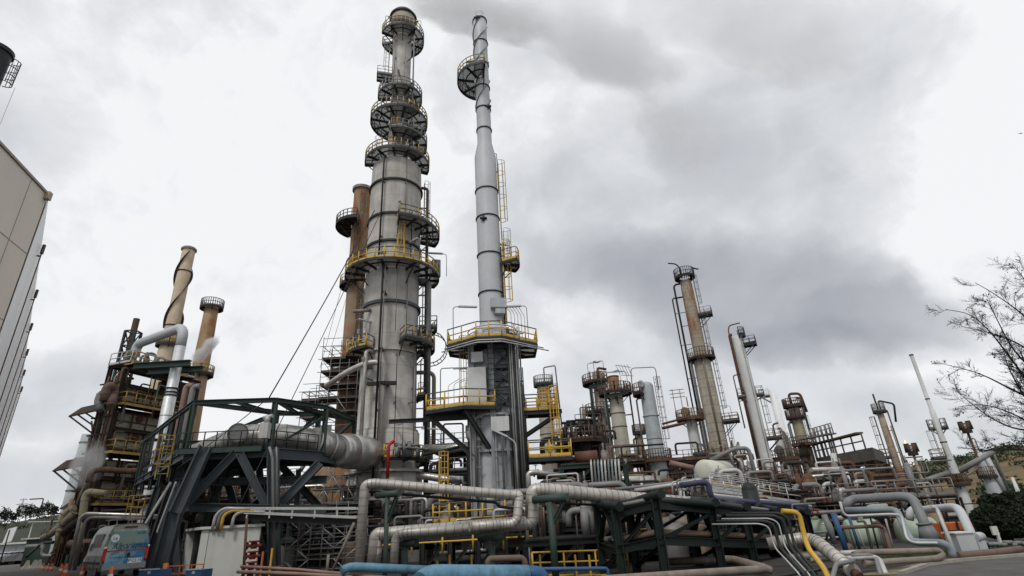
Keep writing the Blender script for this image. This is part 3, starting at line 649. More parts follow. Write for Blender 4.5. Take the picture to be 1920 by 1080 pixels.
for v_ in (.3, 1.1): mb.ibeam(HP(cw * .9, cw * v_, Z(872)), HP(cw + 3.7, cw * v_, Z(872)), .2, .3); mb.ibeam(HP(cw * .9, cw * v_, Z(786)), HP(cw + 3.2, cw * v_, Z(786)), .2, .3); mb.ibeam(HP(cw, cw * v_, Z(830)), HP(cw + 2.8, cw * v_, Z(790)), .16, .2)
mb.build('bracket_beams', 'dark', ht)
# bottom platform with yellow rails, ladder, piers
zq = Z(975); er = Rc * 1.9
deckpoly('lower_platform', [HP(-er * 1.2, 0, 0), HP(-er * 1.2, er * .75, 0), HP(-er * .3, er * .95, 0), HP(er * .9, er * .95, 0), HP(er * 1.7, er * .9, 0), HP(er * 1.7, 0, 0)], zq, rr=.055)
mb = MB(); ladder(mb, HP(-er * 1.02, er * .6, zq), HP(-er * 1.02, er * .6, Z(850)), H.right, H.front, .6, True, .045); mb.build('caged_ladder', 'yellow', ht)
for u, v in ((-.9, .8), (-.25, .9), (.45, .85), (.9, .4), (-.9, -.5), (.6, -.7)):
    mb = MB(); mb.box(HP(Rc * u * 1.15, Rc * v * 1.15, 0), 1.3, 1.3, Z(992) - .0, .1); mb.build('pier', 'concrete', ht)
mb = MB(); zg = .02
railing(mb, [HP(-7.5, er * 1.35, .0), HP(4, er * 1.35, .0), HP(11.5, er * 1.2, .0)], 1.25, .06, 2.0, toe=False); fo = mb.build('handrail', 'yellow', None, (hx, hy - 6, 0)); tag(fo, 'low yellow guard rail on the ground in front of the heater piers', 'railing')
mb = MB(); P = [HP(-cw * 1.1, cw * .6, Z(800)), HP(-cw * 1.1, cw * .6, Z(828)), HP(-cw * .5, cw * .9, Z(828))]; mb.tube(P, .36, .7, 14, bands=.8); mb.build('flue_elbow', ['silverdark', 'aluband'], ht)
mb = MB(); P = [HP(cw * 1.2, cw * .8, Z(792)), HP(cw * 1.2, cw * .8, Z(752)), HP(cw * .7, cw * .8, Z(752))]; mb.tube(P, .26, .6, 12); mb.build('flue_elbow', 'stackgrey', ht)
mb = MB(); q = HP(cw * .75, fv + .9, Z(925)); mb.tube([q, q + V((0, 0, 3.2)), q + V((-.9, -.3, 3.8))], .06, .3, 8); mb.beam(q + V((-.6, -.2, 3.6)), q + V((-1.6, -.5, 4.1)), .3, .12, mi=1); mb.build('floodlight', ['railpale', 'lamp'], ht)

H.ladder(0, 0, -4, 'dark', z0=Z(780), z1=zp, off=cw * .35, cage=False, r=.04)
for k, (u, v, y0, y1, r_, m_) in enumerate(((-1.02, .5, 960, 700, .12, 'pipegrey'), (-.8, 1.12, 935, 790, .09, 'rail'), (.2, 1.2, 975, 800, .08, 'rail'), (.98, 1.1, 960, 700, .12, 'pipegrey'), (1.1, .9, 960, 730, .09, 'rail'), (1.12, .5, 960, 780, .16, 'pipegrey'), (-1.1, .1, 960, 740, .1, 'rail'))):
    mb = MB(); a = HP(cw * u * 1.08, cw * v * 1.05, Z(y0)); b = HP(cw * u * 1.08, cw * v * 1.05, Z(y1)); mb.tube([a, b, b + H.right * (-.6 if u > 0 else .6)], r_, .3, 8)
    for q_ in range(4): p_ = a + (b - a) * (q_ + .5) / 4; mb.beam(p_, p_ + H.right * (-.5 if u > 0 else .5), .08, .08)
    mb.build('riser_pipe', m_, ht)
for k in range(8):
    mb = MB(); z_ = Z(935) + (Z(700) - Z(935)) * k / 8; u = cw * 1.02; mb.beam(HP(u, cw * .95, z_), HP(u + .45, cw * .95, z_), .1, .1); mb.beam(HP(u + .4, cw * .95, z_), HP(u + .4, cw * .95, z_ + 1.1), .08); mb.build('side_bracket', 'dark', ht)
# ================================================================== left: old furnace block, chimneys, trestle

A0 = pt(170, 950, 52); A0 = V((A0.x, A0.y, 0))
u1 = V((.29, .957, 0)); n1_ = V((.957, -.29, 0)); w1 = -n1_
def FB(s, o, z): return A0 + u1 * s + n1_ * o + V((0, 0, z))      # along face, outward, up
def za(py): return zat(A0.x, A0.y, py)
ft = thing('furnace_block', 'rusty multi storey furnace block with stained panels and yellow balconies at left', 'furnace', A0)
zt = za(683); lev = [za(p) for p in (945, 848, 758, 683)]
FW, FD = 9.0, 2.0
for s in (0, 6.2, FW):
    for o in (0, -FD):
        mb = MB(); mb.ibeam(FB(s, o, 0), FB(s, o, zt + .2), .34, .34, ref=(1, 0, 0)); mb.build('steel_post', 'rustdark', ft)
for z in lev + [lev[0] - 3.5, (lev[0] + lev[1]) / 2, (lev[1] + lev[2]) / 2, (lev[3] + lev[2]) / 2]:
    mb = MB()
    for o in (0.02, -FD): mb.ibeam(FB(-.3, o, z), FB(FW, o, z), .25, .35)
    for s in (0, 6.2, FW): mb.ibeam(FB(s, 0, z - .02), FB(s, -FD, z - .02), .25, .3)
    mb.build('floor_beams', 'rustdark', ft)
for z0_, z1_ in ((lev[0] + .5, (lev[0] + lev[1]) / 2 - .1), ((lev[0] + lev[1]) / 2 + .1, lev[1] - .6), (lev[1] + .5, (lev[1] + lev[2]) / 2 - .1), ((lev[1] + lev[2]) / 2 + .1, lev[2] - .6), (lev[2] + .5, (lev[2] + lev[3]) / 2 + .2)):
    mb = MB(); mb.quadbox([FB(.7, -.5, z0_), FB(5.6, -.5, z0_), FB(5.6, -.5, z1_), FB(.7, -.5, z1_)], n1_ * -2.2); mb.build('furnace_panel', 'panel', ft)
    mb = MB()
    for s in (.7, 2.35, 3.95, 5.6): mb.beam(FB(s, -.42, z0_), FB(s, -.42, z1_), .12, .12)
    for z in (z0_, z1_, (z0_ + z1_) / 2): mb.beam(FB(.7, -.44, z), FB(5.6, -.44, z), .1, .12)
    mb.build('panel_frame', 'rust', ft)
    mb = MB(); zc = (z0_ + z1_) / 2; mb.cyl(FB(3.1, -.5, zc + .4), FB(3.1, -.3, zc + .4), .35, n=16); mb.build('peep_door', 'rust', ft)
mb = MB(); mb.quadbox([FB(6.5, -1.2, 3), FB(FW, -1.2, 3), FB(FW, -1.2, zt), FB(6.5, -1.2, zt)], n1_ * -2.0); mb.build('void_shade_panel', 'rustdark', ft)  # dark sheet in place of the shaded void in the right bay
for k, z in enumerate(lev):
    s1 = 8.2 if k < 3 else 6.2
    mb = MB(); mb.quadbox([FB(-.2, 0, z), FB(s1, 0, z), FB(s1, 1.4, z), FB(-.2, 1.4, z)], (0, 0, .08)); dk = mb.build('balcony', 'rustdeck', ft)
    mb = MB(); mb.beam(FB(-.2, 1.4, z - .1), FB(s1, 1.4, z - .05), .08, .24); mb.beam(FB(-.2, .1, z - .05), FB(-.2, 1.4, z - .05), .08, .24); railing(mb, [FB(-.2, 0, z), FB(-.2, 1.4, z), FB(s1, 1.4, z), FB(s1, 0, z)], 1.1, .04, 1.1, toe=False); mb.build('railing', 'dyellow', dk)
    mb = MB(); z_ = z + .4; mb.tube([FB(.5, .6, z_), FB(s1 - 1, .6, z_)], .1, 0, 8); mb.tube([FB(1.5, .5, z), FB(1.5, .5, z + 1.6), FB(2.6, .3, z + 1.6)], .09, .2, 8); mb.build('burner_piping', 'pipebrown', ft)
for k, (o, m_) in enumerate(((.35, 'pipebrown'), (.0, 'rust'), (-.4, 'pipetan'), (-.8, 'rustdark'), (-1.2, 'pipebrown'), (-1.6, 'rust'))):   # risers on the left flank
    mb = MB(); a = FB(-.45, o, 1.0); b = FB(-.45, o, zt - .5 - k * .35); mb.tube([a, b, b + u1 * .6], .11, .3, 8); mb.build('riser_pipe', m_, ft)
for z in np.linspace(3, zt - 2, 9):
    mb = MB(); mb.beam(FB(-.55, .5, z), FB(-.55, -2.1, z), .12, .14); mb.build('pipe_rail', 'rustdark', ft)
mb = MB()                                      # top clutter
mb.quadbox([FB(-.3, 1.0, zt), FB(7.5, 1.0, zt), FB(7.5, -FD, zt), FB(-.3, -FD, zt)], (0, 0, .12)); mb.build('roof_deck', 'rustdeck', ft)
mb = MB(); railing(mb, [FB(-.3, -FD, zt + .1), FB(-.3, 1.0, zt + .1), FB(7.5, 1.0, zt + .1)], 1.2, .05, 1.2); mb.build('railing', 'railpale', ft)
for k in range(7):
    mb = MB(); q = FB(.5 + k * .95, random.uniform(-2.5, .6), zt + .1); h_ = random.uniform(.7, 1.9); mb.tube([q, q + V((0, 0, h_)), q + u1 * .9 + V((0, 0, h_)), q + u1 * .9], .13, .35, 8); mb.build('roof_pipe', random.choice(['pipegrey', 'steelblue', 'pipebrown']), ft)
rq = random.Random(8)
for k in range(34):
    z = rq.uniform(3, zt - 2); s0_ = rq.uniform(-.6, 6); o_ = rq.uniform(-.3, .9); h_ = rq.uniform(.8, 3.5); mb = MB(); P = [FB(s0_, o_, z), FB(s0_, o_, z + h_), FB(s0_ + rq.uniform(.4, 2.4), o_, z + h_)] if rq.random() < .6 else [FB(-.8, -rq.uniform(0, 2), z), FB(-.8, -rq.uniform(0, 2), z + h_)]
    mb.tube(P, rq.choice((.05, .08, .12)), .25, 8); mb.build('small_pipe', rq.choice(('rustdark', 'pipebrown', 'rail', 'pipetan', 'rust', 'dark')), ft)
# left lower clutter on the flank : hood roofs and return bends
for py, oo in ((755, -1.6), (855, -1.7)):
    z = za(py); mb = MB(); a = FB(-.5, -.3, z); b = FB(-.5, oo - 2.4, z - .2)
    mb.quadbox([a, b, b - u1 * 1.0 - V((0, 0, 1.0)), a - u1 * 1.0 - V((0, 0, 1.0))], (0, 0, .1)); mb.build('hood_roof', 'rustdark', ft)
    mb = MB()
    for k in range(3): q = -u1 * .45 * k - V((0, 0, .45 * k)); mb.beam(a + q - V((0, 0, 2.2)), b + q * .9 - V((0, 0, .15)), .1, .12); mb.beam(a + q - V((0, 0, .06)), b + q - V((0, 0, .06)), .1, .1)
    mb.build('hood_bracket', 'dark', ft)
# wide rusty pipes climbing the left flank
for pts, r, m_, lb in (
    ([(148, 1036), (152, 985), (160, 930), (166, 922), (200, 926)], .3, 'olive', 'olive drab elbowed pipe low on the furnace flank'),
    ([(196, 752), (199, 730), (206, 722), (215, 730), (208, 762)], .4, 'pipebrown', 'brown return bend high on the left side of the furnace'),
    ([(188, 770), (184, 752), (190, 738), (200, 738)], .36, 'pipegrey', 'grey return bend beside the brown one on the furnace side'),
    ([(120, 1000), (135, 985), (150, 975), (178, 970)], .32, 'rustdark', 'rusty horizontal duct behind the green skip, low left'),
    ([(80, 1010), (105, 995), (128, 972), (140, 960)], .3, 'pipetan', 'tan sloping pipe run left of the furnace foot'),
    ([(130, 1020), (160, 1018), (232, 1016)], .32, 'pipebrown', 'brown horizontal pipe near the ground under the furnace'),
    ([(165, 905), (172, 884), (190, 880), (240, 884), (262, 882)], .26, 'rust', 'rusty pipe crossing the furnace front below the second balcony'),
    ([(110, 1020), (112, 985), (120, 962), (140, 952)], .28, 'olive', 'second olive pipe left of the furnace foot')):
    P = [pt(x, y, 50 if x < 210 else 51) for x, y in pts]; mb = MB(); mb.tube(P, r, r * 1.8, 12, bands=1.2, bmi=1); o = mb.build('process_pipe', [m_, 'rustdark'], None, P[0]); tag(o, lb, 'pipe')
for k, pts in enumerate(([(139, 1070), (160, 978), (172, 970), (310, 972)], [(128, 1072), (150, 972), (162, 963), (330, 968)])):
    P = [pt(x, y, 44) for x, y in pts]; mb = MB(); mb.tube(P, .13, .6, 10); o = mb.build('portal_pipe', ['pipegrey', 'silverdark'][k % 2], None, P[0]); tag(o, ['grey bent pipe portal arching behind the van', 'slightly taller grey pipe portal behind the van'][k], 'pipe', 'grey pipe portals behind the van')
# silo and salmon vessel
T = Tower('storage_silo', 'pale grey banded cylinder leaning out at the far left edge of the furnace', 'silo', (152, 870), 62)
T.shell([(985, 34), (815, 27)], 'bluegrey', n=24); T.rings([830, 860, 890, 920], .08, .12, 'rail')
T = Tower('domed_drum', 'rusty orange domed drum at the left foot of the furnace', 'vessel', (141, 935), 56)
T.shell([(958, 22), (938, 21)], 'rusty', dome=.9, n=24, nobase=True); mb = MB(); mb.ibeam((T.x, T.y, 0), (T.x, T.y, T.z(957)), .4, .4, ref=(1, 0, 0)); mb.build('leg', 'rustdark', T.t)
mb = MB(); q = pt(110, 955, 58); mb.quadbox([q, q + V((5.5, 1, 0)), q + V((6.5, 3, 2.4)), q + V((1.6, 2, 2.4))], (0, 2, 0)); mb.box(q + V((3, 2, -5.6)), 5, 4, 5.6); o = mb.build('lean_to_shed', 'rustdark', None, q); tag(o, 'dark tin lean-to shed at the foot of the furnace', 'shed')

# rust chimney on dark lattice
T = Tower('rust_chimney', 'short rust red chimney on a dark lattice frame above the furnace, leftmost', 'chimney', (246, 640), 56)
T.shell([(690, 13), (598, 13)], 'rust', n=20, close=False); z0_, z1_ = T.z(900), T.z(622); w_ = T.rad(640, 22)
mb = MB(); cs = [V((T.x + sx * w_, T.y + sy * w_, 0)) for sx, sy in ((-1, -1), (1, -1), (1, 1), (-1, 1))]
for c in cs: mb.beam(c + V((0, 0, 0)), c + V((0, 0, z1_)), .22)
nb = 9
for i in range(nb):
    a_ = z0_ + (z1_ - z0_) * i / nb; b_ = z0_ + (z1_ - z0_) * (i + 1) / nb
    for p, q in zip(cs, cs[1:] + cs[:1]): mb.beam(p + V((0, 0, b_)), q + V((0, 0, b_)), .12); mb.beam(p + V((0, 0, a_)), q + V((0, 0, b_)), .1)
mb.build('lattice_frame', 'green', T.t)

# cream chimney with helical strakes
T = Tower('cream_chimney', 'cream chimney wrapped in dark spiral fins at upper left', 'chimney', (339, 540), 66)
T.shell([(660, 36), (640, 30), (604, 28), (465, 25)], 'creamrust', n=32, close=False)
mb = MB(); z = T.z(466); r = T.r(z - .3); mb.ringbox(T.c, r - .2, r + .18, z - .35, z - .1, 28); mb.build('rim', 'pipegrey', T.t); T.rings([510, 612], .1, .12, 'rustdark')
for s_ in range(2):
    mb = MB(); za_, zc = T.z(615), T.z(475); n = 50; pts = []
    for i in range(n + 1):
        u = i / n; z = za_ + (zc - za_) * u; ph = s_ * 180 + 60 + 360 * .85 * u; pts.append((T.at(ph, T.r(z) - .01, z), T.at(ph, T.r(z) + .32, z)))
    for (a, b), (c, d) in zip(pts, pts[1:]): mb.quadbox([a, b, d, c], (0, 0, .05))
    mb.build('helical_fin', 'rustdark', T.t)
mb = MB(); r = T.r(T.z(640)); mb.lathe(T.c, [(r * .9, T.z(700)), (r * 1.02, T.z(640))], 24); mb.build('yellow_base', 'yellow', T.t)
T.platform(648, 24, 0, 360, 'dyellow', deck='rustdeck', rr=.05)
# ochre stack
T = Tower('ochre_stack', 'ochre concrete chimney with a railed crown and a white steam wisp beside it', 'chimney', (377, 684), 68)
T.shell([(860, 44), (749, 37), (684, 33), (604, 28), (576, 27)], 'ochre', n=36)
T.platform(578, 22, 0, 360, 'pipegrey', deck='rustdeck', rr=.05, beamm='rustdark'); T.platform(703, 27, 0, 360, 'dyellow', deck='rustdeck', rr=.05, beamm='rustdark')
# silver downcomer with elbow
T = Tower('silver_duct', 'bright silver vertical duct with a big grey swan neck beside the cream chimney', 'duct', (326, 710), 51)
r_ = T.rad(700, 21)
T.shell([('z', 2, T.rad(800, 26)), (744, 24.5), (742, 22), (650, 22)], 'silver', n=28, close=False)
T.rings([742, 736, 729], .12, .12, 'dark'); T.rings([780, 815, 850], .03, .05, 'rail')
zt_ = T.z(640); P = [T.at(0, 0, T.z(652)), T.at(0, 0, zt_ + 1.0), pt(262, 652, 60), ]
q0 = T.at(0, 0, T.z(652)); top = T.at(0, 0, T.z(612)); far = pt(262, 628, 55); bot = V((far.x, far.y, zat(far.x, far.y, 668)))
mb = MB(); mb.tube([q0, V((top.x, top.y, top.z)), V((far.x, far.y, top.z - .2)), bot], r_ * 1.02, 2.6, 20, seg=8); mb.build('swan_neck', 'stackgrey', T.t)
mb = MB(); q = T.at(0, 0, T.z(688)); mb.ibeam(q + V((-3.6, -1, 0)), q + V((2.0, -1, 0)), .5, .6); mb.ibeam(q + V((-3.6, 1.2, 0)), q + V((2.0, 1.2, 0)), .5, .6); mb.build('support_frame', 'green', T.t)
for dx, m_ in ((1.6, 'pipepink'), (2.3, 'pipegrey')):
    mb = MB(); a = V((T.x + dx, T.y - .3, 2)); mb.tube([a, V((a.x, a.y, T.z(722 + dx * 3))), V((a.x + .7, a.y, T.z(722 + dx * 3)))], .28, .4, 10); mb.build('side_pipe', m_, T.t)

# ------------------------------------------------ trestle with the big silver duct
P2 = pt(364, 755, 35); ZT = P2.z; ZD = zat(P2.x, P2.y, 849); 
def G(px, py, z): return gp(px, py, z)
P1 = G(274, 824, ZT); P3 = G(517, 750, ZT); P5 = G(612, 764, ZT)
fl = [V((p.x, p.y, 0)) for p in (P1, P2, P3, P5)]      # front line in plan
back = V((2.2, 5.2, 0)).normalized() * 4.6
bl = [fl[0] + V((3.2, 3.6, 0)), fl[1] + V((3.4, 5.0, 0)), fl[2] + V((1.0, 5.4, 0)), fl[3] + V((.5, 5.4, 0))]
tt = thing('pipe_trestle', 'dark green steel trestle with roof truss carrying the fat silver duct to the column', 'trestle', (fl[2].x, fl[2].y, 0))
def Zv(p, z): return V((p.x, p.y, z))
mb = MB()
for Lp in (fl, bl):
    for a, b in zip(Lp, Lp[1:]): mb.ibeam(Zv(a, ZT), Zv(b, ZT), .26, .3)
for a, b in zip(fl, bl): mb.ibeam(Zv(a, ZT), Zv(b, ZT), .22, .26)
for i in range(1, 3):
    m_ = (bl[i] + bl[i + 1]) / 2; mb.ibeam(Zv(fl[i], ZT), Zv(m_, ZT - .02), .2, .24); mb.ibeam(Zv(fl[i + 1], ZT), Zv(m_, ZT - .02), .2, .24)
    mb.ibeam(Zv(bl[i], ZT - .03), Zv((fl[i] + fl[i + 1]) / 2, ZT - .03), .18, .22)
mb.build('top_truss', 'green', tt)
for Lp in (fl, bl):
    for p in Lp: mb = MB(); mb.ibeam(Zv(p, ZD), Zv(p, ZT - .15), .3, .3, ref=(1, 0, 0)); mb.build('upper_post', 'green2' if Lp is fl else 'green', tt)
for a, b in zip(bl, bl[1:]): mb = MB(); mb.ibeam(Zv(a, ZD), Zv(b, ZT), .2, .22); mb.build('back_brace', 'green', tt)
mb = MB(); a, b = fl[2], fl[3]; mb.ibeam(Zv(b, ZT - .6), Zv(a + (b - a) * .15, ZD + .4), .12, .16); mb.build('front_brace', 'green2', tt)
k_ = 5                                          # left gable: leaning posts
for i in range(k_):
    q = fl[0] + (fl[1] - fl[0]) * i / k_; mb = MB(); mb.ibeam(Zv(q, ZD - 1.5), Zv(q, ZT - .1), .22, .2, ref=(1, 0, 0)); mb.build('gable_post', 'beam', tt)
mb = MB(); q0, q1 = fl[0], fl[1]
mb.ibeam(Zv(q0, ZD - .4), Zv(q1, ZD - .2), .3, .5); mb.ibeam(Zv(q1, ZD - .2), Zv(fl[2], ZD - .2), .3, .6); mb.ibeam(Zv(fl[2], ZD - .25), Zv(fl[3], ZD - .25), .34, .7)
for a, b in zip(bl, bl[1:]): mb.ibeam(Zv(a, ZD - .3), Zv(b, ZD - .3), .3, .6)
for a, b in zip(fl, bl): mb.ibeam(Zv(a, ZD - .35), Zv(b, ZD - .35), .3, .5)
mb.build('deck_girders', 'beam', tt)
mb = MB(); pl = fl + bl[::-1]; n = len(pl); mb.add([Zv(p, ZD - .05) for p in pl] + [Zv(p, ZD + .04) for p in pl], [tuple(range(n - 1, -1, -1)), tuple(range(n, 2 * n))] + [(i, (i + 1) % n, (i + 1) % n + n, i + n) for i in range(n)]); dk = mb.build('walkway', 'dark', tt)
mb = MB(); out = V((-.3, -.5, 0)); railing(mb, [Zv(p + out * .8, ZD + .05) for p in [fl[1] + (fl[0] - fl[1]) * .7] + fl[1:]], 1.15, .035, .8, tmi=0); mb.build('railing', 'black', dk)
mb = MB(); mb.quadbox([Zv(fl[1], ZD), Zv(fl[2], ZD), Zv(fl[2] + out * 1.0, ZD), Zv(fl[1] + out * 1.0, ZD)], (0, 0, .06)); mb.beam(Zv(fl[1] + out, ZD), Zv(fl[2] + out, ZD), .12, .3); mb.build('side_walkway', 'green2', tt)
# legs
def leg(a, ztop, b_, w_, m_='beam', nm='leg', h_=None):
    mb = MB(); mb.ibeam(V((a.x, a.y, ztop)), b_, w_, h_ or w_, ref=(1, .3, 0)); mb.build(nm, m_, tt)
zf = ZD - .55
for (x0, y0, Y0), (x1, y1, Y1), w_, m_ in (
    ((386, 838, 34), (330, 962, 33.4), .62, 'beam'), ((328, 958, 33.5), (296, 1085, 33.5), .7, 'beam'), ((345, 858, 38), (268, 1090, 38), .62, 'beam'), ((443, 848, 35), (350, 945, 34.5), .42, 'beam'), ((449, 848, 35), (500, 950, 35.5), .42, 'beam'),
    ((600, 868, 37.5), (520, 952, 36.5), .48, 'beam'), ((520, 866, 41), (598, 950, 41), .4, 'dark'), ((420, 880, 41), (440, 950, 41), .42, 'beam'), ((456, 872, 41), (462, 950, 41), .45, 'dark'), ((486, 878, 41), (494, 952, 41), .4, 'beam'),
    ((430, 850, 38), (380, 1000, 38), .4, 'dark'), ((395, 860, 38), (412, 1000, 38), .36, 'dark'), ((375, 850, 40), (345, 960, 40), .36, 'dark'), ((560, 880, 40), (556, 950, 40), .3, 'beam'), ((512, 842, 35.5), (514, 1062, 35.5), .62, 'beam'), ((473, 960, 36), (500, 1062, 36), .34, 'green2'), ((300, 905, 42), (262, 1020, 42), .4, 'beam'), ((325, 960, 36), (330, 1070, 36), .5, 'beam'),
    ((470, 890, 42), (540, 952, 42), .34, 'dark'), ((540, 884, 42), (470, 952, 42), .3, 'dark')):
    a = pt(x0, y0, Y0); b = pt(x1, y1, Y1); mb = MB(); mb.ibeam(a, b, w_, w_ * 1.15, ref=(1, .3, 0)); mb.build('leg' if w_ > .5 else 'knee_brace', m_, tt)
mb = MB()
for Y0, y0, y1 in ((35, 950, 956), (41, 952, 956), (38, 905, 899)): mb.ibeam(pt(330, y0, Y0), pt(612, y1, Y0), .4, .5)
mb.build('lower_tie', 'beam', tt)
mb = MB(); mb.tube([pt(505, 838, 34.6), pt(511, 860, 34.6), pt(514, 1075, 34.6)], .09, .2, 8); mb.tube([pt(518, 838, 34.6), pt(519, 860, 34.6), pt(519, 975, 34.6)], .06, .2, 8); mb.build('drain_pipe', 'pipegrey', tt)
for (x0, y0, x1, y1, Y0) in ((312, 818, 302, 895, 34.5), (262, 930, 250, 990, 36)):     # yellow caged ladders
    a = pt(x1, y1, Y0); b = V((a.x, a.y, zat(a.x, a.y, y0))); mb = MB(); ladder(mb, a, b, (1, .2, 0), (-.2, -1, 0), .7, True, .035); mb.build('caged_ladder', 'dyellow', tt)
a = pt(320, 905, 35); mb = MB()
for dx in (0, 1.1): mb.beam(a + V((dx * .3, 0, 0)), pt(262, 1000, 36) + V((dx, 0, 0)), .08, .2)
mb.build('stair_stringer', 'railpale', tt)
# the duct (its own thing: would be lifted off the trestle)
zc = (ZD + 1.15)
dt = thing('silver_duct', 'fat silver insulated duct running along the trestle into the tallest column', 'duct', (fl[2].x, fl[2].y, ZD))
ce = pt(688, 850, 47.5); cA = fl[3] + (bl[3] - fl[3]) * .42; cB = fl[2] + (bl[2] - fl[2]) * .36; cC = fl[1] + (bl[1] - fl[1]) * .42 + V((1.0, 0, 0)); cD = fl[0] + (bl[0] - fl[0]) * .4
hub = V((MAIN.x, MAIN.y, ce.z))
rb = 1.1; rs = .84
pA = Zv(cA, ce.z - .4); dirA = (hub - pA).normalized()
mb = MB(); mb.cyl(pA + dirA * 1.6, hub - dirA * 2.0, 1.34, n=36, mi=0)
Lh = (hub - pA).length
for k in range(16): q = pA + dirA * (1.7 + k * (Lh - 4) / 16); mb.cyl(q, q + dirA * .03, 1.346, n=36, mi=1)
mb.cyl(pA, pA + dirA * 1.6, rb, 1.34, n=36); mb.build('inlet_section', ['silverdark', 'pipegrey'], dt)
mb = MB(); mb.tube([pA + dirA * .1, Zv(cB, zc), Zv(cC, zc), Zv(cD, zc - .2)], rs, 2.2, 28, seg=8, bands=1.5, bh=.01, bw=.05); mb.build('main_run', ['silverdark', 'aluband'], dt)
q = pA + (Zv(cB, zc) - pA) * .35; dd = (Zv(cB, zc) - pA).normalized(); mb = MB(); mb.cyl(q - dd * .7, q + dd * .7, 1.0, n=32); mb.cyl(q - dd * .75, q - dd * .6, 1.1, n=32); mb.cyl(q + dd * .6, q + dd * .75, 1.1, n=32); mb.build('expansion_joint', 'silverdark', dt)
mh = G(446, 812, zc); fdir = V((mh.x, mh.y, 0)).normalized() * -1; c_ = mh + V((0, 0, 0)); mb = MB(); mb.cyl(c_ + fdir * .0, c_ - fdir * 1.2, .52, n=28); mb.build('manhole_neck', 'silverdark', dt)
mb = MB(); mb.cyl(c_ + fdir * .1, c_, .64, n=32)
for k in range(28): t = 2 * math.pi * k / 28; e1 = V((-fdir.y, fdir.x, 0)); q = c_ + e1 * math.cos(t) * .58 + V((0, 0, math.sin(t) * .58)); mb.cyl(q + fdir * .1, q + fdir * .16, .035, n=6, mi=1)
mb.build('manhole_cover', ['pipegrey', 'dark'], dt)
mb = MB(); q = G(495, 822, ZD + .1); mb.box(q, .5, .4, .9); mb.cyl(q + V((0, 0, .9)), q + V((.1, 0, 1.3)), .16, n=10); mb.cyl(q + V((-.2, 0, 1.2)), q + V((.35, 0, 1.3)), .12, n=10); o = mb.build('actuator', 'railpale', None, q); tag(o, 'small pale valve actuator on the trestle walkway', 'actuator')
q = Zv(cA, ZD) + V((-.6, -.9, 1.2)); mb = MB(); mb.box(q, .8, .1, 1.0); mb.build('name_plate', 'pipegrey', dt)

# long tie ropes
for (x0, y0, Y0, x1, y1, Y1, r_, lb) in ((702, 395, 46, 505, 745, 36, .045, 'black guy rope from the middle of the tallest column down to the trestle'), (505, 745, 36, 330, 880, 33, .03, 'black rope continuing from trestle roof down its left face'),
    (640, 540, 58, 600, 690, 60, .025, 'thin pale cable left of the rusty stack, nearer one'), (655, 540, 58, 612, 680, 60, .025, 'thin pale cable left of the rusty stack, farther one'), (715, 395, 46, 430, 985, 33, .03, 'long thin cord crossing the trestle diagonally')):
    a = pt(x0, y0, Y0); b = pt(x1, y1, Y1); n = 14; mb = MB(); mb.tube([a + (b - a) * i / n - V((0, 0, math.sin(math.pi * i / n) * (a - b).length * .012)) for i in range(n + 1)], r_, 0, 5); o = mb.build('cable', 'black' if r_ > .026 else 'rail', None, a); tag(o, lb, 'cable')
# ================================================================== right: the row of far towers
def simple_top(T, py, kind='vent', m='rail'):
    z = T.z(py)
# small column right of the heater
T = Tower('reboiler_column', 'short weathered column with railed cap directly right of the heater ladder', 'column', (1022, 760), 72)
T.shell([(870, 29), (722, 25)], 'rustpale', dome=.5, n=24); T.rings([735, 775, 815], .06, .08, 'rust'); T.platform(722, 17, 0, 360, 'rail', deck='rustdeck', rr=.045); T.platform(765, 24, 60, 130, 'rail', deck='rustdeck'); T.ladder(830, 722, 78, 'rail'); T.ladder(822, 700, 100, 'railpale', cage=False)
mb = MB(); a = T.at(20, .6, T.z(722)); mb.tube([a, a + V((0, 0, 2.3)), a + V((1.6, 0, 2.5)), a + V((1.8, 0, -6))], .09, .2, 8); mb.build('overhead_line', 'rail', T.t)
# A: rusty multi platform column at the back
T = Tower('rusty_column', 'rusty slender column with crowded railed decks left of the cream one', 'column', (1132, 790), 76)
T.shell([(905, 27), (700, 23)], 'rustpale', n=24, dome=.4)
T.platform(719, 31, 150, 390, 'rustrail', deck='rustdeck', rr=.05, beamm='rustdark'); T.platform(774, 32, 150, 390, 'rustrail', deck='rustdeck', rr=.05, beamm='rustdark'); T.platform(822, 26, -90, 90, 'rustrail', deck='rustdeck', rr=.05)
T.ladder(890, 774, 10, 'railpale', r=.035); T.ladder(774, 719, 30, 'railpale', r=.035); T.ladder(890, 822, 50, 'railpale')
for k, ph in enumerate((-60, -45, -30, 60, 75)): T.pipe(890, 722 + 6 * k, ph, .5, .11, ['dark', 'rail', 'pipebrown', 'dark', 'rail'][k])
for ph in (-80, -20, 40): T.lamp(719, ph, 1.4, 3.0, 1.0, m='dark')
mb = MB(); z = T.z(719)
for k in range(6): q = T.at(k * 60, 1.4, z); mb.cyl(q, q + V((0, 0, random.uniform(.8, 2.2))), .09, n=6)
mb.tube([T.at(0, 1.2, z), T.at(0, 1.2, z + 2.0), T.at(90, 1.2, z + 2.0)], .18, .4, 8); mb.build('top_piping', 'rust', T.t)
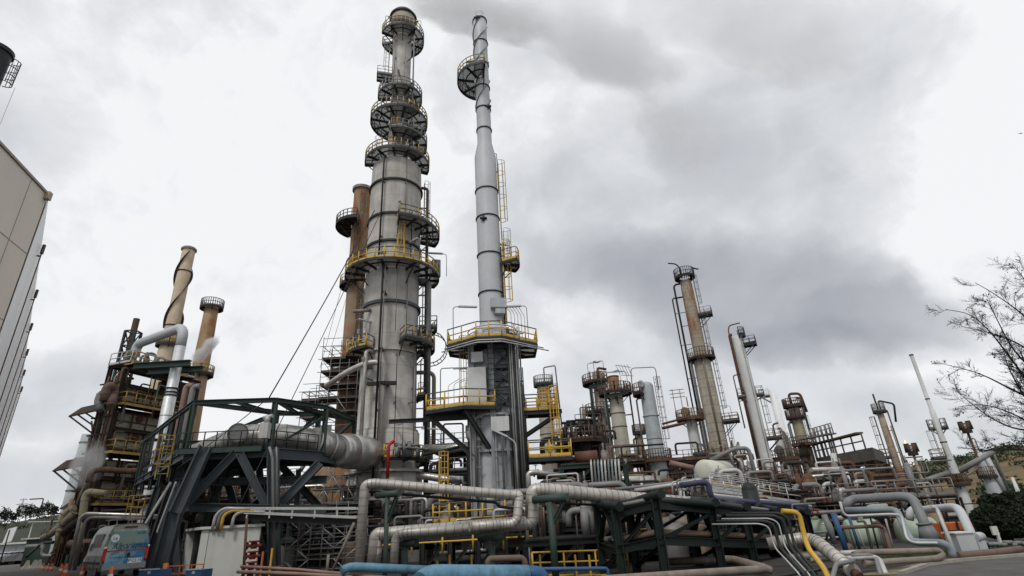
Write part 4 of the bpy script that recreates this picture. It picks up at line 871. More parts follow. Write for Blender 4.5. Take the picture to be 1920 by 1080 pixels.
# B: cream column
T = Tower('cream_column', 'cream banded column topped by a rusty cap and broad round deck', 'column', (1155, 749), 68)
T.shell([(920, 31), (882, 31), (749, 26), (738, 25), (736, 20), (706, 19)], 'cream', n=36)
T.rings([749, 776, 801, 838, 858, 880], .05, .1, 'rust'); T.rings([707], .1, .15, 'rust')
mb = MB(); z = T.z(738); r = T.r(z + .3); mb.lathe(T.c, [(r + .04, z + .1), (r + .04, T.z(708))], 28); mb.build('cap_shell', 'rusty', T.t)
T.platform(738, 31, 0, 360, 'rustrail', deck='rustdeck', rr=.05, beamm='rustdark')
for py0, ph, m_, o_ in ((900, 78, 'dark', .8), (900, 88, 'black', .7), (900, -75, 'rail', .35), (760, 10, 'rust', .2)): T.pipe(py0, 742, ph, o_, .07, m_, False)
for ph in (-60, 30, 75): T.lamp(738, ph, 1.8, 2.6, .9)
T.ladder(905, 745, -95, 'rail')
mb = MB(); z = T.z(738)
for k in range(7): q = T.at(k * 51, 1.6, z); mb.cyl(q, q + V((0, 0, random.uniform(.6, 1.5))), .12, n=6)
mb.build('deck_fittings', 'rust', T.t)
# C: peeling blue-grey column
T = Tower('peeling_column', 'blue grey column with peeling black speckled paint and domed head', 'column', (1222, 790), 64)
T.shell([(925, 35), (862, 31), (780, 28), (725, 26)], 'bluegrey', dome=.75, n=36); T.rings([780, 856], .1, .12, 'bluegrey'); T.rings([824], .03, .05, 'rust')
T.platform(738, 27, 200, 330, 'rustrail', deck='rustdeck', beamm='rustdark', rr=.045); T.platform(863, 27, -60, 140, 'rustrail', deck='rustdeck', beamm='rust', rr=.045)
T.ladder(863, 712, 62, 'rustrail', r=.03); T.pipe(900, 745, -100, .35, .1, 'rail'); T.ladder(925, 863, 80, 'rustrail')
mb = MB(); q = T.at(-35, T.r(T.z(722)) - .1, T.z(722)); f = T.dir(-35); mb.cyl(q, q + f * .3, .36, n=20); mb.cyl(q + f * .3, q + f * .38, .46, n=20); mb.build('manway', 'bluegrey', T.t)
mb = MB(); a = T.at(-70, 1.8, T.z(735)); b = a + V((.2, 0, 3.0)); c_ = T.at(70, 1.5, T.z(735)) + V((0, 0, 2.8)); mb.tube([a, b, c_, T.at(70, 1.5, T.z(735))], .06, .4, 6)
for k in range(5): mb.cyl(b + V((-1.4 + k * .35, 0, -.6 - k * .1)), b + V((-1.8 + k * .35, 0, .5)), .03, n=4)
mb.cyl(b + V((-1.8, 0, .5)), b + V((0, 0, .1)), .04, n=5); mb.cyl(b + V((-1.3, 0, -.8)), b + V((0.2, 0, -1.0)), .04, n=5); mb.build('davit', 'rail', T.t)
# D: little rusty column
T = Tower('small_rusty_column', 'little rusty column seen between the cream and the blue grey ones', 'column', (1204, 850), 80)
T.shell([(925, 16), (812, 11)], 'rusty', dome=.5, n=20); T.platform(812, 12, 0, 360, 'rustrail', deck='rustdeck', rr=.05); T.pipe(900, 822, -80, .25, .14, 'rust'); 
# E: small pale column with round deck
T = Tower('pale_column', 'narrow green streaked pale column with a round deck beside the tallest far tower', 'column', (1300, 815), 72)
T.shell([(890, 25), (840, 21), (790, 19), (770, 18)], 'pale', dome=.9, n=28); T.platform(786, 26, 0, 360, 'rustrail', deck='rustdeck', beamm='rust', rr=.045)
mb = MB(); f = T.dir(-35); q = T.at(-35, T.r(T.z(773)) - .1, T.z(773)); mb.cyl(q, q + f * .4, .5, n=18); mb.cyl(q + f * .4, q + f * .5, .62, n=18); mb.cyl(T.at(0, 0, T.z(764)), T.at(0, 0, T.z(744)), .08, n=6); mb.build('manway', 'rusty', T.t)
mb = MB(); a = T.at(-80, 1.7, T.z(786)); mb.tube([a, a + V((0, 0, 4.2))], .05); mb.tube([a + V((1, 0, 0)), a + V((1.0, 0, 4.0))], .05)
for h_ in (3.0, 3.5, 4.0): mb.beam(a + V((-.4, 0, h_)), a + V((1.6, 0, h_ + .1)), .1, .08)
mb.build('light_rack', 'rail', T.t); T.ladder(880, 786, 70, 'rail'); T.pipe(880, 790, 40, .2, .08, 'rail', False); T.pipe(880, 790, 90, .3, .1, 'pipebrown')
# F: tallest far column
T = Tower('tall_far_column', 'tallest leaning-looking far column, rust stained above and pale banded below', 'column', (1319.7, 695.6), 86)
T.shell([(930, 37), (818, 34), (690, 32.5), (680, 32), (673, 24.5), (600, 23.5), (547, 22), (528, 20)], 'rustpale', n=40)
mb = MB(); zz = [T.z(p) for p in (672, 600, 547, 529)]; mb.lathe(T.c, [(T.r(z) + .03, z) for z in zz], 36); mb.build('upper_cladding', 'halfrust', T.t)
T.platform(521, 19, 0, 360, 'dark', deck='rustdeck', rr=.05, h=1.5, beamm='rustdark'); T.platform(673, 26, 0, 360, 'rustrail', deck='rustdeck', rr=.05, h=1.5, beamm='rustdark')
T.box_platform(595, 85, 2.2, 2.2, 'rustrail'); T.box_platform(794, 85, 2.6, 2.4, 'rustrail', rr=.05)
for a, b, ph in ((595, 521, 78), (673, 600, 78), (794, 673, 84), (900, 794, 84)): T.ladder(a, b, ph, 'rail', r=.04)
T.pipe(880, 530, -92, .6, .17, 'dark', name='overhead_line'); T.pipe(880, 555, -86, 1.3, .12, 'dark'); T.pipe(880, 675, -78, .2, .2, 'rail'); T.pipe(880, 680, 8, .02, .17, 'pipetan', name='center_riser', br=False)
mb = MB(); a = T.at(-60, .6, T.z(521)); mb.tube([a, a + V((0, 0, 2.0)), a + V((-.6, 0, 2.8)), a + V((-1.9, 0, 3.0))], .12, .4, 8); mb.tube([T.at(30, .8, T.z(521)), T.at(30, .8, T.z(508))], .05); mb.beam(T.at(60, 1.6, T.z(508)), T.at(60, 1.6, T.z(508)) + V((1.2, 0, -.4)), .4, .06); mb.tube([T.at(60, 1.6, T.z(521)), T.at(60, 1.6, T.z(508))], .04); mb.build('vent_line', 'dark', T.t)
T.lamp(673, 88, 1.9, 2.4); T.lamp(794, 88, 2.8, 2.4)
zt2 = T.z(868)
for py in (862, 895): T.platform(py, 46 if py < 880 else 44, -110, 110, 'rustrail', deck='rustdeck', rr=.055, beamm='rust', h=1.3)
for k in range(16):
    mb = MB(); ph = -80 + k * 11; q = T.at(ph, T.r(zt2) + random.uniform(.4, 1.6), T.z(895)); mb.tube([q, q + V((0, 0, random.uniform(2, 5.5))), T.at(ph + 12, T.r(zt2) + .5, T.z(895) + random.uniform(2, 5))], random.uniform(.07, .16), .3, 7); mb.build('column_piping', random.choice(['pipebrown', 'olive', 'rust', 'pipetan']), T.t)
# horizontal tank in front of it
a = pt(1322, 884, 60); mb = MB(); r_ = 26 * mpp(a) / 1.15; t = thing('cream_tank', 'cream round ended drum lying before the foot of the tallest far column', 'tank', (a.x, a.y, 0))
b = a + V((3.4, 3.6, 0)); dd = (b - a).normalized(); mb.cyl(a, b, r_, n=32); prof = [(r_ * math.cos(x), r_ * .35 * math.sin(x)) for x in np.linspace(0, math.pi / 2, 6)]
for k in range(5): mb.cyl(a - dd * prof[k][1], a - dd * prof[k + 1][1], prof[k][0], max(.01, prof[k + 1][0]), n=32, caps=False); mb.cyl(b + dd * prof[k][1], b + dd * prof[k + 1][1], prof[k][0], max(.01, prof[k + 1][0]), n=32, caps=False)
mb.build('shell', 'tankcream', t)
for q in (a + dd * .8, b - dd * .8): mb = MB(); mb.box((q.x, q.y, -1), .4, 2.0, a.z - r_ * .8 + 1, math.atan2(dd.y, dd.x)); mb.build('saddle', 'concdark', t)
mb = MB(); q = a + dd * 2.0; mb.tube([q + V((-.2, -.3, 1.2)), q + V((2.5, -.8, 2.2)), q + V((4.0, -.8, 2.2)), q + V((4.2, -.8, -3))], .22, .5, 10); mb.build('bent_line', 'pipegrey', t)
# G: thin pale column with red brown line
T = Tower('slim_pale_column', 'slim pale column with a red brown pipe down its left side, mid right', 'column', (1400, 707), 74)
T.shell([(930, 24), (840, 23), (707, 21), (633, 20)], 'pale', dome=.35, n=28)
T.pipe(930, 627, -78, .02, .22, 'rust', True, 'brown_line'); T.pipe(800, 700, -95, .9, .09, 'rail'); T.pipe(930, 640, 30, .02, .04, 'rail', False)
mb = MB(); a = T.at(-78, 1.0, T.z(632)); mb.tube([a, a + V((0, 0, 1.2)), a + V((.3, 0, 1.9)), a + V((1.9, 0, 2.2))], .09, .4, 8); mb.build('vent_line', 'rust', T.t)
T.platform(631, 12, 20, 170, 'dark', deck='dark'); T.box_platform(650, 85, 1.4, 1.6, 'dark', deck='dark'); T.ladder(822, 733, 95, 'railpale', r=.04); T.box_platform(742, 100, 1.0, .9, 'rail'); T.box_platform(824, 90, 1.6, 1.8, 'rustrail'); T.box_platform(742, -95, 1.0, 1.0, 'rail')
# H: white stack
T = Tower('white_stack', 'plain bright white chimney behind the double tower', 'chimney', (1458, 775), 96)
T.shell([(880, 19), (738, 14), (737, 9.5), (730, 9.5)], 'whitep', n=24); T.box_platform(741, -90, 1.2, 1.6, 'railpale', deck='railpale')
# I,J: double tower
T = Tower('domed_vessel', 'grey domed vessel with a manway and round deck, left half of the double tower', 'vessel', (1466, 845), 76)
T.shell([(935, 23), (861, 20), (823, 17)], 'pale', dome=.4, n=28); T.platform(861, 30, -120, 120, 'rustrail', deck='rustdeck', beamm='rust', rr=.05)
mb = MB(); f = T.dir(-20); q = T.at(-20, T.r(T.z(845)) - .1, T.z(845)); mb.cyl(q, q + f * .4, .5, n=18); mb.cyl(q + f * .4, q + f * .5, .65, n=18); mb.build('manway', 'pipegrey', T.t)
for k, ph in enumerate((30, 45, 62, 80)): T.pipe(925, 805 + k * 6, ph, .4, .12, ['pipegrey', 'rust', 'pipetan', 'pipebrown'][k], True)
mb = MB(); a = T.at(-60, .4, T.z(818)); mb.tube([a, a + V((0, 0, 1.6)), a + V((.8, 0, 1.8))], .12, .3, 8); mb.build('relief_valve', 'rust', T.t); T.ladder(925, 861, -70, 'rustrail'); T.ladder(861, 815, 50, 'railpale')
T = Tower('stained_tower', 'ochre stained tower with two dark railed collars near its top', 'column', (1496, 795), 84)
T.shell([(940, 31), (880, 27), (784, 21.5), (765, 20)], 'olive', dome=.3, n=28); mb = MB(); mb.lathe(T.c, [(T.r(T.z(786)) + .03, T.z(788)), (T.r(T.z(766)) + .03, T.z(762))], 28); mb.build('head_shell', 'pipegrey', T.t)
T.platform(762, 19, 0, 360, 'rustrail', deck='rustdeck', rr=.05, beamm='rustdark'); T.platform(783, 19, 0, 360, 'rustrail', deck='rustdeck', rr=.05, beamm='rustdark'); T.platform(834, 26, -60, 110, 'rustrail', deck='rustdeck', rr=.05, beamm='rust'); T.platform(853, 22, -150, 20, 'rustrail', deck='rustdeck')
T.pipe(920, 748, 78, .15, .17, 'dark', name='overhead_line'); T.pipe(920, 790, -60, .2, .12, 'rail'); T.pipe(920, 792, -80, .3, .1, 'pipegrey'); T.pipe(930, 850, 10, .2, .15, 'rust'); T.pipe(930, 840, 40, .2, .15, 'pipebrown'); T.ladder(834, 783, 60, 'rail')
mb = MB(); a = T.at(-20, .6, T.z(762)); mb.tube([a, a + V((0, 0, 1.9)), a + V((1.9, .2, 1.9)), a + V((2.2, .2, -1))], .2, .5, 10); mb.cyl(a + V((-.9, 0, 0)), a + V((-.9, 0, 1)), .25, n=8); mb.build('overhead_elbow', 'rust', T.t)
# K: 1650 column
T = Tower('slender_column', 'slender grey column with ladder, right of the air cooler roof', 'column', (1660, 805), 80)
T.shell([(950, 20), (858, 16), (773, 13)], 'halfrust', dome=.4, n=24); T.platform(772, 12, 0, 360, 'rail', deck='rustdeck'); T.ladder(880, 780, -80, 'rail', r=.04); T.pipe(930, 770, 85, .3, .1, 'rustrail'); T.pipe(900, 800, 70, .2, .08, 'rail', False); T.box_platform(857, -80, 1.2, 1.2, 'rustrail')
mb = MB(); a = T.at(-20, .3, T.z(772)); mb.tube([a, a + V((0, 0, 2.6))], .12); mb.tube([a + V((.4, 0, 0)), a + V((.4, 0, 1.6)), a + V((2.6, 0, 1.0)), a + V((2.0, 0, -1.6))], .14, .4, 8); mb.build('vent_line', 'dark', T.t)
# L: small burner stacks
def flame(q, s, par):
    mb = MB(); mb.lathe((q.x, q.y), [(.01, q.z), (s * .5, q.z + s * .5), (s * .35, q.z + s * 1.4), (.01, q.z + s * 2.2)], 8); mb.build('flame', FL, par)
FL = bpy.data.materials.new('flame'); FL.use_nodes = True; FL.node_tree.nodes['Principled BSDF'].inputs['Emission Color'].default_value = (1, .45, .12, 1); FL.node_tree.nodes['Principled BSDF'].inputs['Emission Strength'].default_value = 3; FL.node_tree.nodes['Principled BSDF'].inputs['Base Color'].default_value = (.9, .5, .3, 1)
for (ref, py0, py1, Y0, lb, fl_) in (((1716, 862), 935, 845, 78, 'short twin burner flare with a small flame, left of the white guyed stack', True), ((1822, 830), 905, 803, 80, 'second twin burner flare, seen through the bare branches', False)):
    T = Tower('flare_stack', lb, 'flare', ref, Y0, 'twin burner flares'); T.shell([(py0, 9), (py1, 5)], 'rust' if not fl_ else 'halfrust', n=14)
    for s in (-1, 1):
        mb = MB(); q = T.at(90 * s, .45, T.z(py1)); mb.cyl(q - V((0, 0, .2)), q + V((0, 0, 1.0)), .4, .32, n=12); mb.build('burner_tip', 'rustdark', T.t)
    if fl_: flame(T.at(-90, .45, T.z(py1) + 1.0), .2, T.t)
    T.platform(py1 + 6, 8, 0, 360, 'rustrail', deck='rustdark'); T.pipe(py0, py1 + 20, 80, .15, .09, 'pipegrey')
# M: white stack leaning outward in the lens
T = Tower('white_flue', 'long thin off white chimney with a small wing platform, far right', 'chimney', (1745, 764), 72)
T.shell([(960, 24), (885, 20), (840, 13.5), (770, 11.5), (769, 8.5), (664, 7.6)], 'pale', n=24, close=False); T.rings([666, 748, 829], .05, .12, 'rustdark')
T.platform(803, 19, 60, 130, 'rail', deck='rail'); T.platform(803, 19, 230, 300, 'rail', deck='rail'); T.ladder(860, 806, -75, 'railpale', r=.035); T.box_platform(858, -80, 1.6, 1.4, 'rustrail')
mb = MB(); q = T.z(908); mb.lathe(T.c, [(T.r(q) + .06, T.z(912)), (T.r(q) + .05, T.z(888))], 20); mb.build('rust_band', 'rustdark', T.t); T.platform(908, 22, 0, 360, 'rustrail', deck='rustdark')
for ph, l_ in ((95, 4.0), (-70, 4.6)):
    mb = MB(); a = T.at(ph, T.r(T.z(900)), T.z(885)); b = a + T.dir(ph) * l_ + V((0, 0, 2.0 if ph > 0 else -1.2)); mb.tube([a, b], .3, 0, 10); mb.build('flue_branch', 'pipegrey', T.t)
# N: squat stack with legs far right
T = Tower('squat_stack', 'squat grey stack with a brown flank and sloping flue, far right under the branches', 'chimney', (1850, 880), 74)
T.shell([(950, 38), (900, 30), (862, 22), (848, 10)], 'stackgrey', n=24); T.platform(893, 22, 0, 360, 'rustrail', deck='rustdark'); T.pipe(930, 850, 60, .5, .14, 'pipegrey')
mb = MB(); a = T.at(0, 0, T.z(858)); b = pt(1790, 888, 74); mb.tube([a, b], .32, 0, 10); mb.tube([a + V((0, 0, -.8)), b + V((0, 0, -.9))], .12, 0, 8); mb.build('sloping_flue', 'pipegrey', T.t)
mb = MB(); a = T.at(30, .8, T.z(850)); mb.tube([a, pt(1890, 930, 73)], .3, 0, 10); mb.build('outer_leg', 'stackgrey', T.t)
T = Tower('stub_stack', 'tiny white stub chimney on the hillside at the far right', 'chimney', (1812 + 90, 905), 90)
T.shell([(925, 10), (895, 6)], 'pale', n=14)
# cross pipes between far towers
for pts, r, m_, lb in (([(1180, 893), (1215, 900), (1252, 898)], .42, 'pipetan', 'thick tan line between the cream and blue grey columns'), ([(1242, 795), (1290, 782)], .12, 'rust', 'thin rusty strut linking far columns, upper'), ([(1242, 803), (1285, 793)], .16, 'rust', 'thin rusty strut linking far columns, lower'),
    ([(1256, 868), (1300, 878)], .3, 'pipepink', 'faded red line leading to the cream drum'), ([(1150, 898), (1178, 900), (1236, 904)], .62, 'silverdark', 'silver horizontal exchanger pipe below the cream column'), ([(1180, 925), (1182, 910), (1200, 906), (1215, 908)], .4, 'silverdark', 'silver elbow below the exchanger pipe')):
    P = [pt(x, y, 60) for x, y in pts]; mb = MB(); mb.tube(P, r, r * 1.6, 12); o = mb.build('process_pipe', m_, None, P[0]); tag(o, lb, 'pipe')
# air cooler deck on the right
t = thing('air_cooler', 'dark flat roofed air cooler bank on posts, right of the double tower', 'air cooler', pt(1590, 900, 80))
a, b = pt(1538, 884, 82), pt(1650, 886, 70); w_ = V((8, 10, 0)) * .8; zt_ = pt(1560, 876, 80).z
mb = MB(); A_, B_ = V((a.x, a.y, zt_)), V((b.x, b.y, zt_)); mb.quadbox([A_, B_, B_ + w_, A_ + w_], (0, 0, 1.5)); mb.build('fan_deck', 'concdark', t)
for i in range(7):
    for k in (0, 1): mb = MB(); q = A_ + (B_ - A_) * i / 6 + w_ * k; mb.ibeam(V((q.x, q.y, -1)), q, .35, .35, ref=(1, 0, 0)); mb.build('post', 'rustdark', t)
mb = MB(); railing(mb, [A_ + V((0, 0, 1.5)), A_ + (B_ - A_) * .9 + V((0, 0, 1.5))], 1.8, .09, 2.2, toe=False); mb.beam(A_ + V((0, 0, 3.4)), A_ + (B_ - A_) * .88 + V((0, 0, 3.5)), 1.0, .2); mb.build('roof_rail', 'rustrail', t)
mb = MB(); c_ = A_ + V((0, 0, 4.2)); mb.beam(c_ - V((2, 0, 0)), c_ + (B_ - A_) * .45, 1.2, .2); railing(mb, [c_ + V((0, 0, .1)), c_ + (B_ - A_) * .45 + V((0, 0, .1))], 1.3, .07, 1.5, toe=False); mb.build('upper_walkway', 'rail', t)
for i in range(6): mb = MB(); q = c_ + (B_ - A_) * i * .08; mb.beam(q, V((q.x, q.y, zt_ + 1.5)), .2, .2); mb.cyl(q, q + V((0, 0, 1.3)), .14, n=8); mb.build('header_nozzle', 'pipegrey', t)
mb = MB(); q = pt(1562, 850, 76); mb.cyl(q, pt(1577, 925, 76), .38, n=12); mb.build('white_leg', 'pale', t)
# ================================================================== foreground pipework and pipe rack
GZ = -1.0
def pipe(lb, pts, Y, r, m, bend=None, bands=0, n=14, name='process_pipe', group=None, bmi='aluband', bh=.012, bw=.02, cat='pipe', seg=7):
    P = []
    for i, q in enumerate(pts): P.append(pt(q[0], q[1], q[2] if len(q) > 2 else Y))
    mb = MB(); mb.tube(P, r, bend if bend is not None else r * 2.2, n, bands=bands, bmi=1, bh=bh, bw=bw, seg=seg); o = mb.build(name, [m, bmi], None, P[0]); return tag(o, lb, cat, group)
YA = 26
pipe('narrow clad pipe with tall left upright, long level run and a final drop', [(671, 1083, 26), (684, 909, 26), (700, 906, 26), (962, 928, 27.2), (974, 928, 27.2), (969, 982, 27.0), (940, 983, 27.0), (880, 988, 26.5)], 26, .215, 'alutan', .5, .34, 20)
pipe('thick clad pipe with a big vertical offset bend at the centre', [(700, 1062, 28.2), (706, 1002, 28.2), (720, 1002, 28.2), (985, 981, 27.9), (996, 979, 27.9), (999, 919, 27.9), (1016, 918, 27.9), (1200, 936, 29.5), (1345, 947, 31)], 27, .325, 'alutan', .8, .34, 24)
pipe('narrow clad pipe turning down beside the thick one, low left', [(738, 1062, 27.2), (742, 1004, 27.2), (760, 999, 27.2), (930, 986, 27.2)], 27, .19, 'alutan', .45, .4, 16)
pipe('small dark conduit hung under the level clad pipe', [(690, 921, 26.4), (930, 942, 27.4), (936, 950, 27.4), (975, 955, 27.4)], 26, .07, 'dark', .2)
pipe('small dark pipe crossing right of the big offset bend', [(1040, 943, 28.5), (1100, 946, 29), (1180, 950, 30)], 28, .06, 'dark')
# tee supports of faded green tube
def tee(lb, px, py, py1, Y, half=1.2, r=.2, brace=True, ang=.55):
    a = pt(px, py, Y); t = thing('pipe_support', lb, 'pipe support', (a.x, a.y, GZ), 'green tube supports under the clad pipes'); d = V((math.cos(ang), -math.sin(ang), 0))
    mb = MB(); mb.cyl((a.x, a.y, GZ), (a.x, a.y, a.z - r * .8), r * (.7 if py < 930 else .92), n=18); mb.build('post', 'green2', t)
    mb = MB(); mb.cyl(a - d * half, a + d * half, r, n=18); mb.cyl(a + d * half, a + d * (half + .03), r * 1.02, n=18); mb.build('crossbar', 'green2', t)
    if brace: mb = MB(); mb.ibeam(V((a.x, a.y, a.z - 1.2)), a + d * half * .8 - V((0, 0, .15)), .14, .16); mb.build('knee_brace', 'green2', t)
tee('green tube support with crossbar under the left level run of narrow clad pipe', 727, 927, 0, 25.6, .7, .15)
tee('thick green support post standing right of the big offset bend', 1031, 935, 0, 27.0, .9, .18)
tee('short green support under the lower thick pipe, centre', 921, 1007, 0, 27.6, .7, .17, False)
tee('short green support under the lower thick pipe, left', 760, 1019, 0, 28.4, .7, .17, False)
# the green pipe rack
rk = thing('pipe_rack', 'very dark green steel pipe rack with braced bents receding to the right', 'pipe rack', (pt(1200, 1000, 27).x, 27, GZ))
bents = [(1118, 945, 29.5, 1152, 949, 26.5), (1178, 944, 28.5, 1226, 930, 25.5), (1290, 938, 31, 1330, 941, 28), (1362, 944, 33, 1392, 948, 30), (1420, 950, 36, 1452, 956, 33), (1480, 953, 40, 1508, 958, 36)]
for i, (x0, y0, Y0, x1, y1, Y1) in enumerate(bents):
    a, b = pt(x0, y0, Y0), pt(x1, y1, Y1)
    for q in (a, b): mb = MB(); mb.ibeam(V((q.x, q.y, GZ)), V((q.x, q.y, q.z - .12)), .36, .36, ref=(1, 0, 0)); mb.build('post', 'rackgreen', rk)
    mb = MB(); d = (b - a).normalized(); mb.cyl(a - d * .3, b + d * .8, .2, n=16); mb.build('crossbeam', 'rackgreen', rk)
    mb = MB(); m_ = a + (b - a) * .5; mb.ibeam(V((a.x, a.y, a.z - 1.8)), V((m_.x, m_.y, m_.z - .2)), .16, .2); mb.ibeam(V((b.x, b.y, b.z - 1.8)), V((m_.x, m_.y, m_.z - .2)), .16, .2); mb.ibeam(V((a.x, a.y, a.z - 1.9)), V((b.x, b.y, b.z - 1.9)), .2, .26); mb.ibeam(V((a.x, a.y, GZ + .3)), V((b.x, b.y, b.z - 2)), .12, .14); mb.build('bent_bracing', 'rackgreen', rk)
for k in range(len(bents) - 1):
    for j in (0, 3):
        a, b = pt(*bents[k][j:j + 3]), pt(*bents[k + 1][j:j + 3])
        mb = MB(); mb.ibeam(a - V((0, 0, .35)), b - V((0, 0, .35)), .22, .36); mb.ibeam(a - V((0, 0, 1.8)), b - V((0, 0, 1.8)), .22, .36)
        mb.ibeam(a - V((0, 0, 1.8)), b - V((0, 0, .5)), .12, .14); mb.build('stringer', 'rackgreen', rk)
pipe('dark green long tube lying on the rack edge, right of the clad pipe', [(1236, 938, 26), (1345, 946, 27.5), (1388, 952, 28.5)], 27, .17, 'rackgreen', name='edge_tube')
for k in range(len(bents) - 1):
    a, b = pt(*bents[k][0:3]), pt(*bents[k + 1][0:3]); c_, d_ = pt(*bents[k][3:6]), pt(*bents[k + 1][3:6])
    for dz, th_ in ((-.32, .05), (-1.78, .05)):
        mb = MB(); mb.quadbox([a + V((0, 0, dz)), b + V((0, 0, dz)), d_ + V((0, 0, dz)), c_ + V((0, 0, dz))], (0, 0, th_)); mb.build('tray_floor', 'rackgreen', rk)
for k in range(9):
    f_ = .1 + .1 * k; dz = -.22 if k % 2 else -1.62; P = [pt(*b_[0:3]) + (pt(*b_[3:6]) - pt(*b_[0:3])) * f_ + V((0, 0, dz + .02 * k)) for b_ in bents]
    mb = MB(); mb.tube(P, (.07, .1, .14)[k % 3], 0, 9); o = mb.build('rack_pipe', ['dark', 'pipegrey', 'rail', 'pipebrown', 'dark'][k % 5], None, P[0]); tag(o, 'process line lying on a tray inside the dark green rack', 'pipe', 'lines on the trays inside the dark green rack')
# pipes riding on the rack
rp = [
 ('yellow', .055, 'thin yellow line along the highest edge of the far rack', [(1326, 903, 42), (1450, 923, 48), (1562, 941, 56)], 0),
 ('indigo', .16, 'indigo pipe rising over the rack edge and running right', [(1275, 910, 32), (1316, 904, 32), (1327, 906, 32), (1334, 935, 32), (1350, 937, 33), (1440, 943, 36), (1512, 949, 39)], 0),
 ('railpale', .12, 'pale thin line on the rack beside the indigo one', [(1190, 920, 34), (1290, 905, 34), (1312, 900, 34), (1322, 906, 34), (1330, 928, 34), (1420, 938, 38), (1520, 950, 42)], 0),
 ('pipepink', .12, 'faded pink line on the rack below the railings', [(1330, 932, 36), (1450, 942, 40), (1560, 954, 48)], 0),
 ('pipegrey', .14, 'grey line on the rack, lowest of the upper bundle', [(1330, 926, 40), (1460, 938, 44), (1562, 948, 54)], 0),
 ('railpale', .1, 'second pale line on the far rack', [(1340, 920, 44), (1460, 934, 48), (1564, 946, 56)], 0),
 ('pipebrown', .13, 'brown line on the rack under the pink one', [(1200, 934, 31), (1330, 939, 33), (1470, 951, 38), (1566, 961, 46)], 0),
 ('steelblue', .14, 'blue grey line dropping at the rack end', [(1400, 956, 34), (1500, 962, 38), (1512, 962, 39), (1516, 975, 39)], 0),
 ('pipegrey', .1, 'grey line crossing behind the clad pipe toward the towers', [(1150, 918, 36), (1260, 906, 36), (1350, 892, 50)], 0),
 ('pipebrown', .1, 'brown line crossing behind the clad pipe toward the towers', [(1165, 925, 36), (1270, 912, 36), (1330, 906, 44)], 0),
]
for m_, r_, lb, pts, b_ in rp: pipe(lb, pts, 30, r_, m_, .4, name='rack_pipe')
fl_ = thing('rack_walkway', 'narrow grey walkway with pale handrails along the top of the far rack', 'walkway', pt(1330, 915, 40))
for lane, (y0, y1, Y0, Y1) in enumerate(((916, 944, 41, 55), (922, 951, 37, 50), (910, 939, 44, 60))):
    a, b = pt(1335, y0, Y0), pt(1562, y1, Y1); mb = MB(); railing(mb, [a, b], 1.0, .035, 2.6, toe=True); mb.build('handrail', 'railpale', fl_)
    mb = MB(); mb.beam(a - V((0, 0, .1)), b - V((0, 0, .1)), .9, .08); mb.build('deck', 'rail', fl_)
for k in range(5): pipe('short vertical pale lines rising from the rack near the indigo bend', [(1262 + k * 9, 930, 33), (1260 + k * 9, 905 - k % 3 * 4, 33), (1268 + k * 9, 903 - k % 3 * 4, 33)], 33, .05, ['railpale', 'pipegrey'][k % 2], .15, group='short pale risers by the indigo bend')
# cable tray on the left with conduits over the white hut
ct = thing('cable_tray', 'grey galvanised cable tray bridging from the white hut to the clad pipe', 'cable tray', pt(560, 960, 33))
for y0, y1, nm in ((953, 953, 'upper_rail'), (961, 970, 'lower_rail')):
    a, b = pt(424 if y0 < 955 else 458, y0, 33), pt(668, y1, 33); mb = MB(); mb.beam(a, b, .12, .14); mb.beam(a + V((0, .9, 0)), b + V((0, .9, 0)), .12, .14); mb.build(nm, 'railpale', ct)
for k in range(6): x = 465 + k * 42; a = pt(x, 953, 33); b = V((a.x, a.y, zat(a.x, a.y, 970))); mb = MB(); mb.beam(a, b - V((0, 0, .05)), .08); mb.build('strut', 'railpale', ct)
mb = MB(); mb.beam(pt(450, 968, 33.6), pt(672, 979, 33.6), .8, .4); mb.build('tray_bed', 'dark', ct)
for k, (m_, x) in enumerate((('railpale', 402), ('pipegrey', 410), ('yellow', 417), ('railpale', 437))):
    pipe(['outermost pale conduit bending down onto the white hut', 'grey conduit second in the bundle on the white hut', 'yellow conduit bending down onto the white hut', 'pale conduit nearest the hut end'][k], [(x - 4, 995, 33), (x + 2, 966 - 0 * k, 33), (x + 18, 953 + 2 * k, 33), (x + 60, 954 + 2 * k, 33)], 33, .09, m_, .5, name='conduit')
# blue water mains low in front
pipe('long light blue water main along the bottom edge, left part', [(640, 1070, 24), (655, 1064, 24.2), (665, 1063, 24.3), (800, 1069, 24.5)], 24, .17, 'blue', .4, n=20, name='water_main')
pipe('fat light blue water main along the bottom edge with a rounded end', [(788, 1092, 20.5), (806, 1078, 21), (905, 1078, 22), (990, 1078, 22.5)], 22, .34, 'blue', .3, n=24, name='water_main')
pipe('deep blue elbow at the end of the fat blue main', [(985, 1075, 22.5), (1012, 1076, 22.7), (1020, 1090, 22.7)], 22, .27, 'dblue', .5, n=18, name='water_main')
pipe('thin deep blue line low in the centre ending in an elbow', [(998, 1067, 22.8), (1136, 1066, 24), (1140, 1070, 24), (1141, 1092, 24)], 22, .07, 'dblue', .15)
pipe('brown inverted u shaped pipe above the blue main', [(914, 1062, 23.5), (916, 1048, 23.5), (982, 1046, 24), (986, 1064, 24)], 23, .12, 'pipebrown', .3)
pipe('long weathered tan pipe along the bottom edge, centre right', [(1128, 1088, 21), (1300, 1076, 22.5), (1437, 1067, 24), (1446, 1070, 24)], 22, .15, 'pipetan', .3, n=18)
pipe('weathered tan pipe kinked under the rack', [(1438, 1066, 24.4), (1372, 1048, 28), (1250, 1053, 29)], 26, .16, 'pipetan', .4, n=16)
pipe('grey tan pipe lying deep under the rack', [(1245, 1054, 30.5), (1345, 1049, 31), (1440, 1045, 33)], 30, .18, 'pipegrey', .3)
